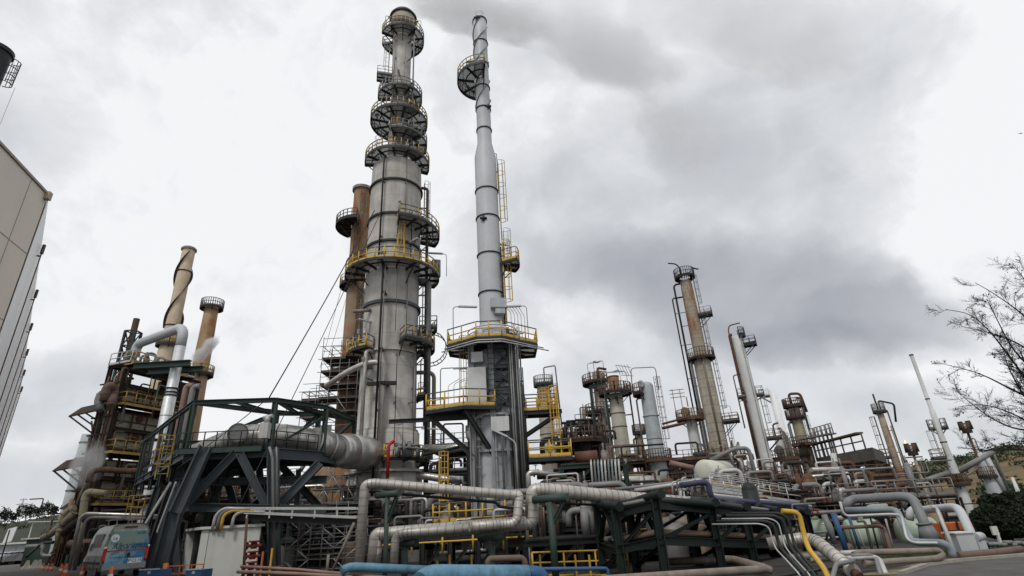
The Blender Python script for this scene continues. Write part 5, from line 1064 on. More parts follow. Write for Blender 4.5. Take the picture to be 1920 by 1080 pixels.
pipe('pinkish long thin pipe at the bottom left of the clad riser, upper', [(452, 1062, 26), (560, 1068, 25.2), (655, 1077, 24.5), (760, 1086, 24)], 25, .06, 'pipepink', .2)
pipe('pinkish long thin pipe at the bottom left of the clad riser, lower', [(445, 1072, 25.5), (560, 1076, 25), (660, 1082, 24)], 25, .07, 'pipepink', .2)
# conduit bank with the yellow one
for k, (m_, w_, lb) in enumerate((('yellow', .105, 'bright yellow conduit cascading down at the end of the rack'), ('dark', .06, 'grey conduit hugging the yellow one'), ('dark', .07, 'dark conduit beside the grey one in the cascade'), ('railpale', .03, 'thin pale conduit in the cascade'), ('dark', .07, 'darkest conduit of the cascade'), ('railpale', .03, 'outer pale conduit, left side of the cascade'))):
    o_ = k * 9
    if k == 0: P = [(1466, 958, 25), (1490, 960, 25), (1499, 966, 25), (1510, 1012, 25), (1517, 1031, 24.4), (1545, 1066, 22.5), (1556, 1090, 22)]
    else: P = [(1380 - o_, 958 + k * 5, 26 - k * .2), (1470 - o_, 957 + k * 5, 25 - k * .2), (1487 - o_, 968 + k * 4, 25 - k * .2), (1497 - o_, 1016 + k * 2, 25 - k * .2), (1510 - o_, 1040, 24.4 - k * .2), (1545 - o_, 1078, 22.5 - k * .2), (1550 - o_, 1092, 22)]
    pipe(lb, P, 25, w_, m_, .35, n=8, name='conduit')
pipe('thick clad pipe plunging diagonally to the ground beside the yellow conduit', [(1440, 1020, 27.5), (1505, 1010, 27), (1530, 1014, 26.5), (1600, 1072, 23)], 26, .27, 'alutan', .7, .5, n=22)
pipe('rusty broken end of the plunging clad pipe', [(1592, 1066, 23.3), (1612, 1082, 22.8)], 23, .17, 'rust', 0, name='pipe_end')
for k, (lb, P, r_, m_) in enumerate((('low dark line on the ground before the yellow conduit', [(1440, 1084, 21), (1500, 1074, 22), (1590, 1060, 23.5)], .05, 'dark'), ('pale ground line running under the clad pipe', [(1520, 1050, 26), (1580, 1046, 26), (1640, 1044, 26)], .08, 'railpale'), ('short grey stub line by the bottom edge right of the yellow conduit', [(1560, 1086, 21), (1568, 1058, 22), (1600, 1052, 23)], .08, 'pipegrey'), ('brown line low behind the clad pipe', [(1500, 1040, 30), (1590, 1034, 30), (1594, 1020, 30)], .12, 'pipebrown'), ('dull grey line low behind the clad pipe', [(1480, 1046, 29), (1560, 1040, 29)], .15, 'pipegrey'))): pipe(lb, P, 25, r_, m_, r_ * 2)
# tanks and big loops at right
def tank(lb, px, py, Y, r, l, m='mint', ang=.25, dome=.35):
    a = pt(px, py, Y); d = V((-math.cos(ang), math.sin(ang), 0)); b = a + d * l; t = thing('storage_tank', lb, 'tank', (a.x, a.y, GZ), 'pale green horizontal tanks'); mb = MB(); mb.cyl(a, b, r, n=32)
    pr = [(r * math.cos(x), r * dome * math.sin(x)) for x in np.linspace(0, math.pi / 2, 7)]
    for k in range(6):
        mb.cyl(a - d * pr[k][1], a - d * pr[k + 1][1], pr[k][0], max(.01, pr[k + 1][0]), n=32, caps=False); mb.cyl(b + d * pr[k][1], b + d * pr[k + 1][1], pr[k][0], max(.01, pr[k + 1][0]), n=32, caps=False)
    mb.build('shell', m, t)
    for q in (a + d * l * .15, a + d * l * .85): mb = MB(); mb.box((q.x, q.y, GZ - .1), .4, r * 1.6, a.z - r * .75 - GZ, -ang); mb.build('saddle', 'concdark', t)
    mb = MB(); q = a + d * l * .5; mb.cyl(q + V((0, 0, r * .9)), q + V((0, 0, r + .35)), .3, n=16); mb.cyl(q + V((0, 0, r + .35)), q + V((0, 0, r + .42)), .42, n=16); mb.build('manway', m, t)
tank('pale green horizontal tank behind the deep blue post', 1642, 999, 38, .86, 1.5)
tank('pale green horizontal tank behind the big grey loop, rightmost', 1750, 996, 38, .85, 1.8)
tank('pale green tank mostly hidden at the far end of the rack', 1555, 994, 44, .8, 1.6)
pipe('biggest slate grey pipe loop at right, rising from left and diving at right', [(1585, 965, 34), (1586, 946, 33), (1598, 936, 33), (1692, 931, 31), (1712, 935, 30.5), (1732, 978, 30), (1735, 988, 30)], 30, .235, 'slateviolet', 1.1, n=22)
pipe('slate grey pipe loop nested under the biggest one', [(1585, 957, 30), (1660, 955, 29), (1682, 957, 28.6), (1694, 985, 28), (1708, 1014, 27), (1722, 1017, 27), (1768, 1018, 26), (1782, 1028, 26), (1788, 1046, 26)], 28, .155, 'steelblue', .8, n=20)
mb = MB(); a, b = pt(1733, 983, 30), pt(1746, 1014, 30); mb.cyl(a, b, .3, .5, n=20); mb.cyl(a - (b - a) * .1, a, .36, n=20); o = mb.build('pipe_reducer', 'slateviolet', None, a); tag(o, 'flared grey reducer at the foot of the biggest loop', 'pipe fitting')
pipe('pale thin pipe framing the slate loop', [(1575, 940, 28), (1582, 968, 28), (1672, 964, 27.5), (1690, 966, 27.5), (1700, 1010, 27), (1712, 1018, 26.5), (1770, 1018, 26), (1775, 1025, 26)], 27, .06, 'railpale', .25)
pipe('light grey pipe loop at right in front of the dark tree', [(1706, 975, 36), (1706, 955, 36), (1730, 956, 36), (1788, 951, 31), (1800, 956, 30), (1819, 998, 29), (1822, 1010, 29)], 34, .21, 'stackgrey', 1.1, n=22)
mb = MB(); a = pt(1808, 1000, 28.3); mb.quadbox([a + V((-.42, 0, 0)), a + V((.42, 0, 0)), a + V((.44, 0, -1.0)), a + V((-.40, 0, -1.0))], (0, .8, 0)); mb.quadbox([a + V((-.48, -.06, 0)), a + V((.48, -.06, 0)), a + V((.48, -.06, .06)), a + V((-.48, -.06, .06))], (0, .95, 0), 1); o = mb.build('equipment_hood', ['stackgrey', 'tankcream'], None, a); tag(o, 'grey sheet metal hood with cream lid beneath the light grey loop', 'hood')
mb = MB(); a = pt(1828, 1007, 28.8); mb.cyl(a, a + V((.45, .2, 0)), .2, n=20); mb.sphere(a + V((.45, .2, 0)), .2, 8); mb.box(a + V((.2, .1, -.8)), .4, .3, .62); o = mb.build('drum', 'stackgrey', None, a); tag(o, 'small grey drum right of the sheet metal hood', 'drum')
pipe('deep blue round post between the rack end and the green tank', [(1562, 962, 29), (1588, 1036, 29)], 29, .125, 'dblue', 0, n=16, name='blue_post')
pipe('second thinner deep blue post behind the first', [(1592, 970, 32), (1612, 1030, 32)], 32, .08, 'dblue', 0, n=12, name='blue_post')
for k, (lb, P, r_, m_) in enumerate((
    ('rusty tan loop on the ground, far right side of it closed', [(1600, 1040, 25), (1612, 1036, 25), (1760, 1032, 25.5), (1768, 1040, 25.5), (1760, 1047, 25), (1620, 1056, 24)], .12, 'pipetan'),
    ('brown ground pipe running right along the verge', [(1795, 1042, 26), (1870, 1036, 27), (1915, 1030, 28)], .16, 'pipebrown'),
    ('pale ground pipe at the foot of the tanks', [(1575, 1038, 27), (1610, 1036, 27), (1640, 1036, 27)], .12, 'railpale'),
    ('pale bent line in front of the ground loop', [(1588, 1047, 24), (1640, 1044, 24), (1650, 1050, 24), (1662, 1078, 23)], .09, 'railpale'),
    ('dark bent line near the bottom right corner of the plant', [(1595, 1042, 24), (1632, 1041, 24), (1642, 1047, 24), (1652, 1080, 23)], .08, 'pipegrey'),
    ('brown rail shaped pipe in front of the first green tank', [(1566, 990, 30), (1648, 986, 30), (1658, 990, 30), (1670, 1030, 29)], .09, 'pipebrown'),
    ('pale slanted strut right of the big loop', [(1745, 950, 28), (1756, 953, 28), (1791, 1038, 27)], .09, 'railpale'),
    ('grey square leg standing under the rack end', [(1545, 965, 32), (1566, 1020, 32)], .15, 'pipegrey'),
    ('pipe with grey purple bend above the far rack', [(1562, 936, 46), (1640, 925, 44), (1648, 928, 44)], .3, 'pipetan'),
    ('rust red crook pipe left of the slender column, left', [(1572, 928, 50), (1573, 902, 50), (1580, 896, 50), (1590, 902, 50)], .2, 'rust'),
    ('rust red crook pipe left of the slender column, right', [(1610, 886, 52), (1620, 884, 52), (1632, 892, 52), (1640, 930, 52)], .24, 'rust'),
    ('pale looped vent behind the big pipe loop', [(1540, 925, 48), (1546, 908, 48), (1556, 906, 48), (1563, 909, 48)], .16, 'railpale'),
    ('second pale looped vent behind the big pipe loop', [(1600, 925, 48), (1607, 912, 48), (1604, 903, 48), (1620, 902, 48)], .16, 'railpale'))):
    pipe(lb, P, 26, r_, m_, r_ * 2)
mb = MB(); a = pt(1768, 1006, 34); mb.box(a + V((.5, 0, -1.2)), 1.9, 1.2, 1.9, .1)
for k in range(3): mb.beam(a + V((-.4 + k * .9, -.75, -1.2)), a + V((-.4 + k * .9, -.75, .8)), .08, mi=1)
for k in range(3): mb.beam(a + V((-.45, -.77, -1 + k * .65)), a + V((1.45, -.77, -1 + k * .65)), .08, mi=1)
o = mb.build('pipe_crate', ['orangep', 'rustdark'], None, a); tag(o, 'orange steel skid with brown bars between the big loop and the grey hood', 'skid')
for k in range(11):
    x = 1556 + k * 10.5 + random.uniform(-3, 3); y_ = 972 + random.uniform(-6, 14); pipe('thin upright line in front of the green tanks', [(x, y_, 33), (x + 16, 1032, 33)] if k % 3 else [(x - 14, y_ + 8, 33), (x, y_ + 7, 33), (x + 14, 1030, 33)], 33, random.choice((.035, .05, .08)), ['railpale', 'rail', 'dark', 'pipegrey', 'pipetan'][k % 5], .15, n=8, name='upright_line', group='thin upright lines in front of the green tanks')
# white plastic drums line on the verge (valves)
for k in range(14):
    x = 1800 + k * 9 + random.uniform(-2, 2); a = pt(x, 1022 + random.uniform(-3, 3), 30); mb = MB(); mb.cyl((a.x, a.y, GZ), a, .09, n=8); mb.cyl(a, a + V((0, 0, .14)), .22, n=10); mb.cyl(a - V((0, 0, .5)), a - V((0, 0, .38)), .2, n=10); mb.cyl(a - V((.3, 0, .45)), a + V((.3, 0, -.45)), .08, n=8)
    o = mb.build('gate_valve', random.choice(['pipegrey', 'rail', 'steelblue']), None, (a.x, a.y, GZ)); tag(o, 'small handwheel valve in the row along the right verge', 'valve', 'handwheel valves along the right verge')
mb = MB(); mb.beam((pt(1885, 1045, 30)), pt(1868, 995, 30), .12, .1); mb.box(pt(1868, 1003, 30), .3, .1, .4); o = mb.build('marker_post', 'boxwhite', None, pt(1885, 1045, 30)); tag(o, 'leaning white marker post on the right verge before the dark tree', 'post')
# ================================================================== left foreground: van, hut, cones, building
def gz(x): t = min(1, max(0, (x + 26) / 16)); return -1.0 * t * t * (3 - 2 * t)
# ---- van
vb = gp(226, 1084, 0); vy = R(46)
vt = thing('parked_van', 'silver and blue printed van seen from behind, parked left of the white hut', 'van', (vb.x, vb.y, 0)); vt.rotation_euler = (0, 0, vy)
def vobj(mb, nm, m, par=None): o = mb.build(nm, m, par or vt, (0, 0, 0)); return o
W2, Hh, Ln = 1.02, 2.55, 5.6
prof = [(-.93, .35), (-1.0, .55), (-1.02, 1.1), (-.98, 1.7), (-.88, 2.25), (-.78, 2.48), (-.55, 2.58), (0, 2.62)]
prof = prof + [(-x, z) for x, z in prof[::-1][1:]]
def loft(st):                                 # st: list of (y, sx, sz, z0)
    mb = MB(); vs = []
    for y, sx, sz in st:
        for x, z in prof: vs.append((x * sx, y, .35 + (z - .35) * sz))
    n = len(prof); fs = []
    for k in range(len(st) - 1):
        for i in range(n - 1): fs.append((k * n + i, (k + 1) * n + i, (k + 1) * n + i + 1, k * n + i + 1))
        fs.append((k * n + n - 1, (k + 1) * n + n - 1, (k + 1) * n, k * n))
    fs.append(tuple(range(n))); fs.append(tuple(range((len(st) - 1) * n + n - 1, (len(st) - 1) * n - 1, -1))); mb.add(vs, fs, True if False else False); return mb
vm = bpy.data.materials.new('printed_van_wrap'); vm.use_nodes = True; t_ = vm.node_tree; nn = t_.nodes; ll = t_.links; b_ = nn['Principled BSDF']; b_.inputs['Roughness'].default_value = .35
tc_ = nn.new('ShaderNodeTexCoord'); sp = nn.new('ShaderNodeSeparateXYZ'); ll.new(tc_.outputs['Object'], sp.inputs[0])
ns = nn.new('ShaderNodeTexNoise'); ns.inputs['Scale'].default_value = 1.6; ns.inputs['Detail'].default_value = 3; ns.inputs['Distortion'].default_value = 1.5; ll.new(tc_.outputs['Object'], ns.inputs['Vector'])
ad = nn.new('ShaderNodeMath'); ad.operation = 'MULTIPLY_ADD'; ll.new(sp.outputs['X'], ad.inputs[0]); ad.inputs[1].default_value = .2; ad.inputs[2].default_value = .46
a2 = nn.new('ShaderNodeMath'); a2.operation = 'MULTIPLY_ADD'; ll.new(ns.outputs['Fac'], a2.inputs[0]); a2.inputs[1].default_value = 1.1; ll.new(ad.outputs[0], a2.inputs[2])
a3 = nn.new('ShaderNodeMath'); a3.operation = 'MULTIPLY_ADD'; ll.new(sp.outputs['Z'], a3.inputs[0]); a3.inputs[1].default_value = -.30; ll.new(a2.outputs[0], a3.inputs[2])
cr_ = nn.new('ShaderNodeValToRGB'); ll.new(a3.outputs[0], cr_.inputs[0]); c_ = cr_.color_ramp; c_.elements[0].position = .05; c_.elements[0].color = (.30, .38, .36, 1); c_.elements[1].position = 1; c_.elements[1].color = (.02, .09, .22, 1)
for p__, k__ in ((.3, (.22, .33, .16, 1)), (.48, (.30, .42, .42, 1)), (.66, (.08, .24, .36, 1)), (.82, (.03, .15, .32, 1))): e__ = c_.elements.new(p__); e__.color = k__
ll.new(cr_.outputs[0], b_.inputs['Base Color'])
vp_ = mat('silver_van_paint', (.26, .25, .235), .35, .3, .1, 0, streak=.1)
mb = loft([(.08, .97, .985), (.0, .995, 1.0), (.3, 1, 1), (3.6, 1, 1), (4.3, .98, .93), (4.9, .94, .5), (5.7, .88, .42), (5.85, .8, .3)]); bd = vobj(mb, 'body', vp_)
mb = MB(); mb.add([(-.86, -.012, .55), (.86, -.012, .55), (.92, -.012, 1.1), (.86, -.03, 1.75), (.76, -.012, 2.3), (-.76, -.012, 2.3), (-.86, -.03, 1.75), (-.92, -.012, 1.1)] + [(-.86, .05, .55), (.86, .05, .55), (.92, .05, 1.1), (.86, .05, 1.75), (.76, .05, 2.3), (-.76, .05, 2.3), (-.86, .05, 1.75), (-.92, .05, 1.1)], [(0, 1, 2, 3, 4, 5, 6, 7)] + [(i, i + 8, (i + 1) % 8 + 8, (i + 1) % 8) for i in range(8)]); rd = vobj(mb, 'rear_doors', vm)
mb = MB(); mb.box((0, -.035, 1.62), 1.5, .02, .62); o = vobj(mb, 'rear_window', mat('printed_rear_glass', (.22, .26, .2), .15, 0, .3, 0, c2=(.10, .22, .26), streak=0), rd)
mb = MB(); mb.box((0, -.03, .45), .012, .02, 1.85); vobj(mb, 'door_gap', 'black', rd)
mb = MB(); mb.box((0, -.04, 1.28), 1.86, .02, .05); vobj(mb, 'red_stripe', 'red', rd)
mb = MB(); mb.box((.12, -.05, .98), .12, .05, .2); vobj(mb, 'handle', 'black', rd)
mb = MB(); mb.box((0, -.08, .42), 1.9, .28, .26); vobj(mb, 'bumper', 'steelblue')
mb = MB(); mb.box((.45, -.06, .68), .62, .02, .22); npl = vobj(mb, 'number_plate', 'whitep', rd)
mb = MB(); mb.box((0, -.03, 2.38), .55, .06, .07); vobj(mb, 'brake_lamp', 'black', rd)
for s in (-1, 1):
    mb = MB(); mb.box((s * .93, -.035, .85), .13, .05, .55); vobj(mb, 'tail_light', 'red'); mb = MB(); mb.box((s * .95, -.03, 1.42), .12, .05, .1); vobj(mb, 'side_lamp', 'whitep')
    for y in (1.0, 4.6): mb = MB(); mb.cyl((s * .78, y, .35), (s * 1.0, y, .35), .35, n=24); wh = vobj(mb, 'wheel', 'rubber'); mb = MB(); mb.cyl((s * .99, y, .35), (s * 1.01, y, .35), .22, n=18); vobj(mb, 'rim', 'pipegrey', wh)
    mb = MB(); mb.add([(s * .995, 1.0, 1.5), (s * .995, 3.3, 1.5), (s * .93, 3.3, 2.15), (s * .93, 1.0, 2.15), (s * 1.01, 1.0, 1.5), (s * 1.01, 3.3, 1.5), (s * .945, 3.3, 2.15), (s * .945, 1.0, 2.15)], [(4, 5, 6, 7), (0, 1, 2, 3), (0, 4, 7, 3), (1, 5, 6, 2), (3, 7, 6, 2), (0, 4, 5, 1)]); vobj(mb, 'side_window', mat('reflection_tint_glass', (.05, .045, .035), .45, 0, .3))  # brownish tint puts the window's dull reflection into the colour
mb = MB()
for x in (-.55, .55): mb.beam((x, .6, 2.85), (x, 3.2, 2.85), .06)
for y in (.7, 1.4, 2.2, 3.0): mb.beam((-.7, y, 2.88), (.7, y, 2.88), .05)
for x in (-.55, .55):
    for y in (.8, 2.9): mb.beam((x, y, 2.5), (x, y, 2.85), .05)
mb.cyl((-.3, .9, 2.95), (.2, 2.9, 2.95), .1, n=8); vobj(mb, 'roof_rack', 'rail')
for s in (-1, 1): mb = MB(); mb.box((s * 1.14, 4.3, 1.35), .2, .12, .42); mb.beam((s * .98, 4.3, 1.5), (s * 1.1, 4.3, 1.5), .04); vobj(mb, 'wing_mirror', 'black')
for s in (-1, 1):
    for y in (1.6, 3.4): mb = MB(); mb.beam((s * 1.03, y, .55), (s * .985, y, 1.7), .012, .02); vobj(mb, 'door_seam', 'black')
    mb = MB(); mb.beam((s * 1.035, .3, .75), (s * 1.035, 4.6, .75), .03, .12); vobj(mb, 'side_moulding', 'dark')
mb = MB(); mb.beam((-.72, -.03, .98), (.72, -.03, .98), .01, .015); vobj(mb, 'door_crease', 'dark', rd)
for s in (-1, 1):
    for z in (.75, 1.35, 2.0): mb = MB(); mb.box((s * .9, -.04, z), .05, .06, .1); vobj(mb, 'hinge', 'dark', rd)
def text(s, par, loc, size, m, shear=0, rot=(math.pi / 2, 0, 0), nm='lettering', ex=.004, sx=1.0):
    c = bpy.data.curves.new(nm, 'FONT'); c.body = s; c.size = size; c.extrude = ex; c.shear = shear; c.align_x = 'CENTER'; c.align_y = 'CENTER'; c.resolution_u = 3
    o = bpy.data.objects.new(nm, c); col.objects.link(o); o.parent = par; o.location = loc; o.rotation_euler = rot; o.scale = (sx, 1, 1); c.materials.append(M[m] if isinstance(m, str) else m); bpy.context.view_layer.update(); me = bpy.data.meshes.new_from_object(o); o2 = bpy.data.objects.new(nm, me); col.objects.link(o2); o2.parent = par; o2.location = loc; o2.rotation_euler = rot; o2.scale = (sx, 1, 1); bpy.data.objects.remove(o); return o2
text('P·CL15', npl, (.45, -.085, .79), .2, 'black', nm='plate_lettering')
text('Algoritmos', rd, (.12, -.07, 1.52), .42, mat('dark_teal_print', (.008, .06, .11), .5), .35, nm='brand_lettering', sx=.85)
mb = MB(); mb.cyl((-.62, -.04, 1.9), (-.62, -.055, 1.9), .19, n=24); dc = vobj(mb, 'number_disc', 'whitep', rd)
text('16', dc, (-.62, -.062, 1.87), .22, 'black', nm='number_lettering')
text('GOBC', rd, (.55, -.06, 2.12), .16, 'dblue', nm='small_lettering', sx=1.2)
# ---- white hut
hb0, hb1, hb2 = pt(365.5, 1075, 33), pt(478, 1085, 33.6), pt(342, 1060, 36.5); zr = 1.6 + (1027 - 991) / 1260 * 40
p0 = V((hb0.x, hb0.y, -.9)); p1 = V((hb1.x, hb1.y, -.9)); p3 = V((hb2.x, hb2.y, -.9)); p2 = p1 + p3 - p0
hu = thing('site_hut', 'off white flat roofed site hut right of the van, with one open dark side', 'hut', p0)
zr = zat(p0.x, p0.y, 993); up = V((0, 0, zr + .9))
mb = MB(); mb.quadbox([p0, p1, p1 + up, p0 + up], (p2 - p1) * .02); mb.build('front_wall', 'boxwhite', hu)
mb = MB(); mb.quadbox([p1, p2, p2 + up, p1 + up], (p0 - p1) * .02); mb.quadbox([p2, p3, p3 + up, p2 + up], (p1 - p2) * .02 + (p0 - p3) * .02); mb.build('back_walls', 'boxwhite', hu)
mb = MB(); mb.quadbox([p3 + (p1 - p0) * .12, p0 + (p1 - p0) * .12, p0 + (p1 - p0) * .12 + up, p3 + (p1 - p0) * .12 + up], (p1 - p0) * .01); mb.build('recessed_shade_sheet', 'dark', hu)  # dark sheet stands in for the shade inside the open side
mb = MB(); mb.quadbox([p0, p3, p3 + V((0, 0, .9)), p0 + V((0, 0, .9))], (p1 - p0) * .02); mb.beam(p3, p3 + up, .12); mb.build('side_panel', 'casing', hu)
mb = MB(); d1 = (p1 - p0).normalized() * .15; d2 = (p3 - p0).normalized() * .15; t0 = V((0, 0, zr + .9)); mb.quadbox([p0 - d1 - d2 + t0, p1 + d1 - d2 + t0, p2 + d1 + d2 + t0, p3 - d1 + d2 + t0], (0, 0, .14)); mb.build('roof', 'boxwhite', hu)
# ---- red valve tree, orange barrier, blue bins, posts
a = pt(470, 1070, 31); mb = MB(); z_ = -1.0
for h_ in (0, .5, 1.0, 1.5, 2.0): mb.cyl((a.x, a.y, z_ + h_), (a.x, a.y, z_ + h_ + .32), .16, n=12); mb.cyl((a.x, a.y, z_ + h_ + .32), (a.x, a.y, z_ + h_ + .4), .28, n=12); mb.cyl((a.x - .4, a.y, z_ + h_ + .15), (a.x + .4, a.y, z_ + h_ + .15), .08, n=8); mb.cyl((a.x - .42, a.y, z_ + h_ + .15), (a.x - .36, a.y, z_ + h_ + .15), .2, n=12)
o = mb.build('hydrant_manifold', 'redrust', None, (a.x, a.y, z_)); tag(o, 'dull red stacked hydrant valves at the right end of the white hut', 'hydrant')
for px, w_, lb in ((290, 46, 'blue sheet metal bin with a white label below the van tail, left'), (372, 34, 'blue bin beside the orange barrier, right')):
    a = pt(px, 1083, 29); mb = MB(); mb.box((a.x, a.y, -.6), w_ * mpp(a), 1.0, a.z + .95 + .0); mb.box((a.x, a.y - .51, a.z + .2), .14, .02, .12, 0, 1); mb.beam((a.x - w_ * mpp(a) / 2, a.y - .52, a.z + .4), (a.x + w_ * mpp(a) / 2, a.y - .52, a.z + .4), .06, .05, mi=1); o = mb.build('steel_bin', ['dblue', 'railpale'], None, (a.x, a.y, -.6)); tag(o, lb, 'bin')
a = pt(348, 1066, 30); mb = MB()
for x in (-.9, -.3, .3, .9): mb.beam(a + V((x, 0, -1.2)), a + V((x, 0, .15)), .05)
for z in (-.5, -.2, .15): mb.beam(a + V((-.9, 0, z)), a + V((.9, 0, z)), .05)
mb.cyl(a + V((-1.1, 0, -1.5)), a + V((-1.05, 0, .3)), .12, n=10); o = mb.build('barrier', 'orangep', None, a); tag(o, 'orange barrier frame in front of the white hut', 'barrier')
for k, (x0, y0, x1, y1) in enumerate(((456, 1080, 463, 972), (620, 1078, 664, 980), (612, 1080, 616, 1040))):
    mb = MB(); mb.cyl(pt(x0, y0, 29), pt(x1, y1, 29), .07, n=8); o = mb.build('scaffold_pole', 'rust' if k == 0 else 'pipetan', None, pt(x0, y0, 29)); tag(o, ['rusty leaning pole at the right end of the white hut', 'tan leaning pole just left of the clad riser', 'short tan pole left of the clad riser'][k], 'pole')
for k, (x0, y0, h_, m_) in enumerate(((505, 1078, 1.1, 'yellow'), (488, 1080, 1.0, 'orangep'), (1010, 0, 0, ''))):
    if h_: a = pt(x0, y0, 27); mb = MB(); mb.beam(a - V((0, 0, .4)), a + V((0, 0, h_)), .1, .06); o = mb.build('marker_post', m_, None, a); tag(o, ['yellow stub post below the trestle column', 'orange stub post below the trestle column'][k], 'post')
# ---- traffic cones
def cone(lb, px, py, s=1.0):
    a = gp(px, py, 0); t = thing('traffic_cone', lb, 'traffic cone', a, 'orange traffic cones on the road'); s *= .72; mb = MB(); mb.box(a, .42 * s, .42 * s, .05); mb.build('base', 'orange', t)
    mb = MB(); mb.lathe((a.x, a.y), [(.17 * s, .05), (.135 * s, .24 * s)], 14); mb.lathe((a.x, a.y), [(.115 * s, .4 * s), (.045 * s, .78 * s), (.01, .78 * s)], 14); mb.build('cone_body', 'orange', t)
    mb = MB(); mb.lathe((a.x, a.y), [(.137 * s, .24 * s), (.117 * s, .4 * s)], 14); mb.build('reflective_band', 'whitep', t)
for lb, x, y, s in (('cone leftmost of the far three by the green skip', 79, 1070, 1.0), ('middle cone of the far three by the green skip', 88, 1070, .95), ('cone rightmost of the far three by the green skip', 95, 1071, 1.0), ('larger tilted pair of cones on the road, left one', 112, 1076, 1.1), ('larger pair of cones on the road, right one', 120, 1081, 1.25), ('cone at the left rear wheel of the van', 152, 1084, 1.2), ('cone behind the van bumper', 204, 1092, 1.2)): cone(lb, x, y, s)
# ---- green skip, concrete barrier, cars
a = pt(72, 1057, 62); a.z = 0; t = thing('green_skip', 'green steel site cabin with an open dark side on the far left road', 'cabin', a); mb = MB(); mb.box(a + V((-.6, 2, 0)), 4.2, 2.6, 2.6, .5); mb.build('body', 'green2', t); mb = MB(); mb.box(a + V((-.6, 2, 2.6)), 5.2, 3.0, .15, .5); mb.build('roof', 'tankcream', t); mb = MB(); mb.box(a + V((1.6, 1.6, .1)), 1.8, 2.0, 1.9, .5); mb.build('opening_shade_box', 'black', t)  # solid black box paints the shaded inside of the cabin opening
for k, x in enumerate((50, 64, 72)): a = pt(x, 1062, 54); a.z = 0; mb = MB(); mb.lathe((a.x, a.y), [(.5, 0), (.3, .25), (.12, .7), (.01, .7)], 4, smooth=False); o = mb.build('concrete_block', 'concrete', None, a); tag(o, ['concrete block left of the green cabin', 'middle concrete block before the green cabin', 'right concrete block before the green cabin'][k], 'barrier')
def car(lb, px, py, m, yaw):
    a = pt(px, py, 74); a.z = 0; t = thing('parked_car', lb, 'car', a, 'cars parked far left by the road'); t.rotation_euler = (0, 0, yaw)
    mb = MB(); S = [(-2.1, .35, .75), (-2.05, .4, .95), (-1.2, .4, 1.05), (-.5, .4, 1.45), (.9, .4, 1.48), (1.7, .4, 1.0), (2.1, .35, .9)]; vs = []
    for x, z0, z1 in S: vs += [(x, -.85, z0), (x, -.72 if z1 > 1.2 else -.85, z1), (x, .72 if z1 > 1.2 else .85, z1), (x, .85, z0)]
    fs = [];
    for k in range(len(S) - 1):
        for i in range(4): fs.append((k * 4 + i, k * 4 + (i + 1) % 4, (k + 1) * 4 + (i + 1) % 4, (k + 1) * 4 + i))
    fs += [(0, 3, 2, 1), tuple(len(S) * 4 - 4 + i for i in range(4))]; mb.add(vs, fs, False); mb.build('body', m, t, (0, 0, 0))
    mb = MB(); mb.box((.1, 0, 1.08), 2.0, 1.5, .3); mb.build('windows', 'glass', t, (0, 0, 0))
    for x in (-1.3, 1.3):
        for y in (-.8, .65): mb = MB(); mb.cyl((x, y, .33), (x, y + .16, .33), .33, n=14); mb.build('wheel', 'rubber', t, (0, 0, 0))
for k, (x, y, m_) in enumerate(((14, 1050, 'whitep'), (24, 1051, 'casing'), (34, 1052, 'steelblue'), (44, 1054, 'pipegrey'), (4, 1050, 'casing'))): car(['white car second from the left edge', 'grey car in the middle of the far parked row', 'blue grey car fourth in the far parked row', 'rightmost dark grey car of the far parked row', 'grey car cut by the left photo edge'][k], x, y, m_, .9)
a = pt(52, 1044, 105); a.z = 0; mb = MB(); mb.box(a, 14, 6, 2.6, .6); mb.box(a + V((0, 0, 2.6)), 15, 7, .3, .6, 1); o = mb.build('site_office', ['casing', 'tankcream'], None, a); tag(o, 'low grey site office with pale roof edge behind the parked cars', 'building')
mb = MB(); q = pt(42, 1050, 88); q.z = 0; mb.beam(q, q + V((0, 0, 5.5)), .12); mb.beam(q + V((5, 2, 0)), q + V((5, 2, 5.2)), .12); mb.beam(q + V((-.5, 0, 5.5)), q + V((9, 3, 5.3)), 1.2, .1); o = mb.build('canopy', 'tankcream', None, q); tag(o, 'thin pale flat canopy on posts above the parked cars', 'canopy')
q = pt(1, 1052, 60); q.z = 0; mb = MB(); mb.beam(q, q + V((.0, 0, 3.6)), .1); mb.quadbox([q + V((-.4, 0, 2.3)), q + V((.5, 0, 2.5)), q + V((.7, 0, 3.9)), q + V((-.2, 0, 3.7))], (0, .08, 0), 1); o = mb.build('roadside_sign', ['dark', 'whitep'], None, q); tag(o, 'white blank board on a post at the far left edge', 'sign')
# ---- big beige building at the left edge
C0 = pt(90, 365, 15); zt0 = C0.z; c0 = V((C0.x, C0.y, 0)); dn = V((math.sin(R(-15.7)), math.cos(R(-15.7)), 0)); df = V((math.sin(R(-42.5)), math.cos(R(-42.5)), 0))
near = c0 - dn * 13; far = c0 + df * 34; lw = V((-14, -2, 0)); th = V((0, 0, 0))
b = thing('clad_building', 'tall beige panelled building cutting into the left edge', 'building', c0)
mb = MB(); pl = [near, c0, far, far + lw, near + lw]; n = 5; mb.add([Zv(p, -.2) for p in pl] + [Zv(p, zt0) for p in pl], [tuple(range(n - 1, -1, -1)), tuple(range(n, 2 * n))] + [(i, (i + 1) % n, (i + 1) % n + n, i + n) for i in range(n)]); mb.build('wall', 'beige', b)
nrm = V((dn.y, -dn.x, 0)); nrf = V((df.y, -df.x, 0))
mb = MB()
for z in np.arange(zt0 - 2.3, 0, -2.3): mb.beam(Zv(near, z) + nrm * .01, Zv(c0, z) + nrm * .005, .012, .02)
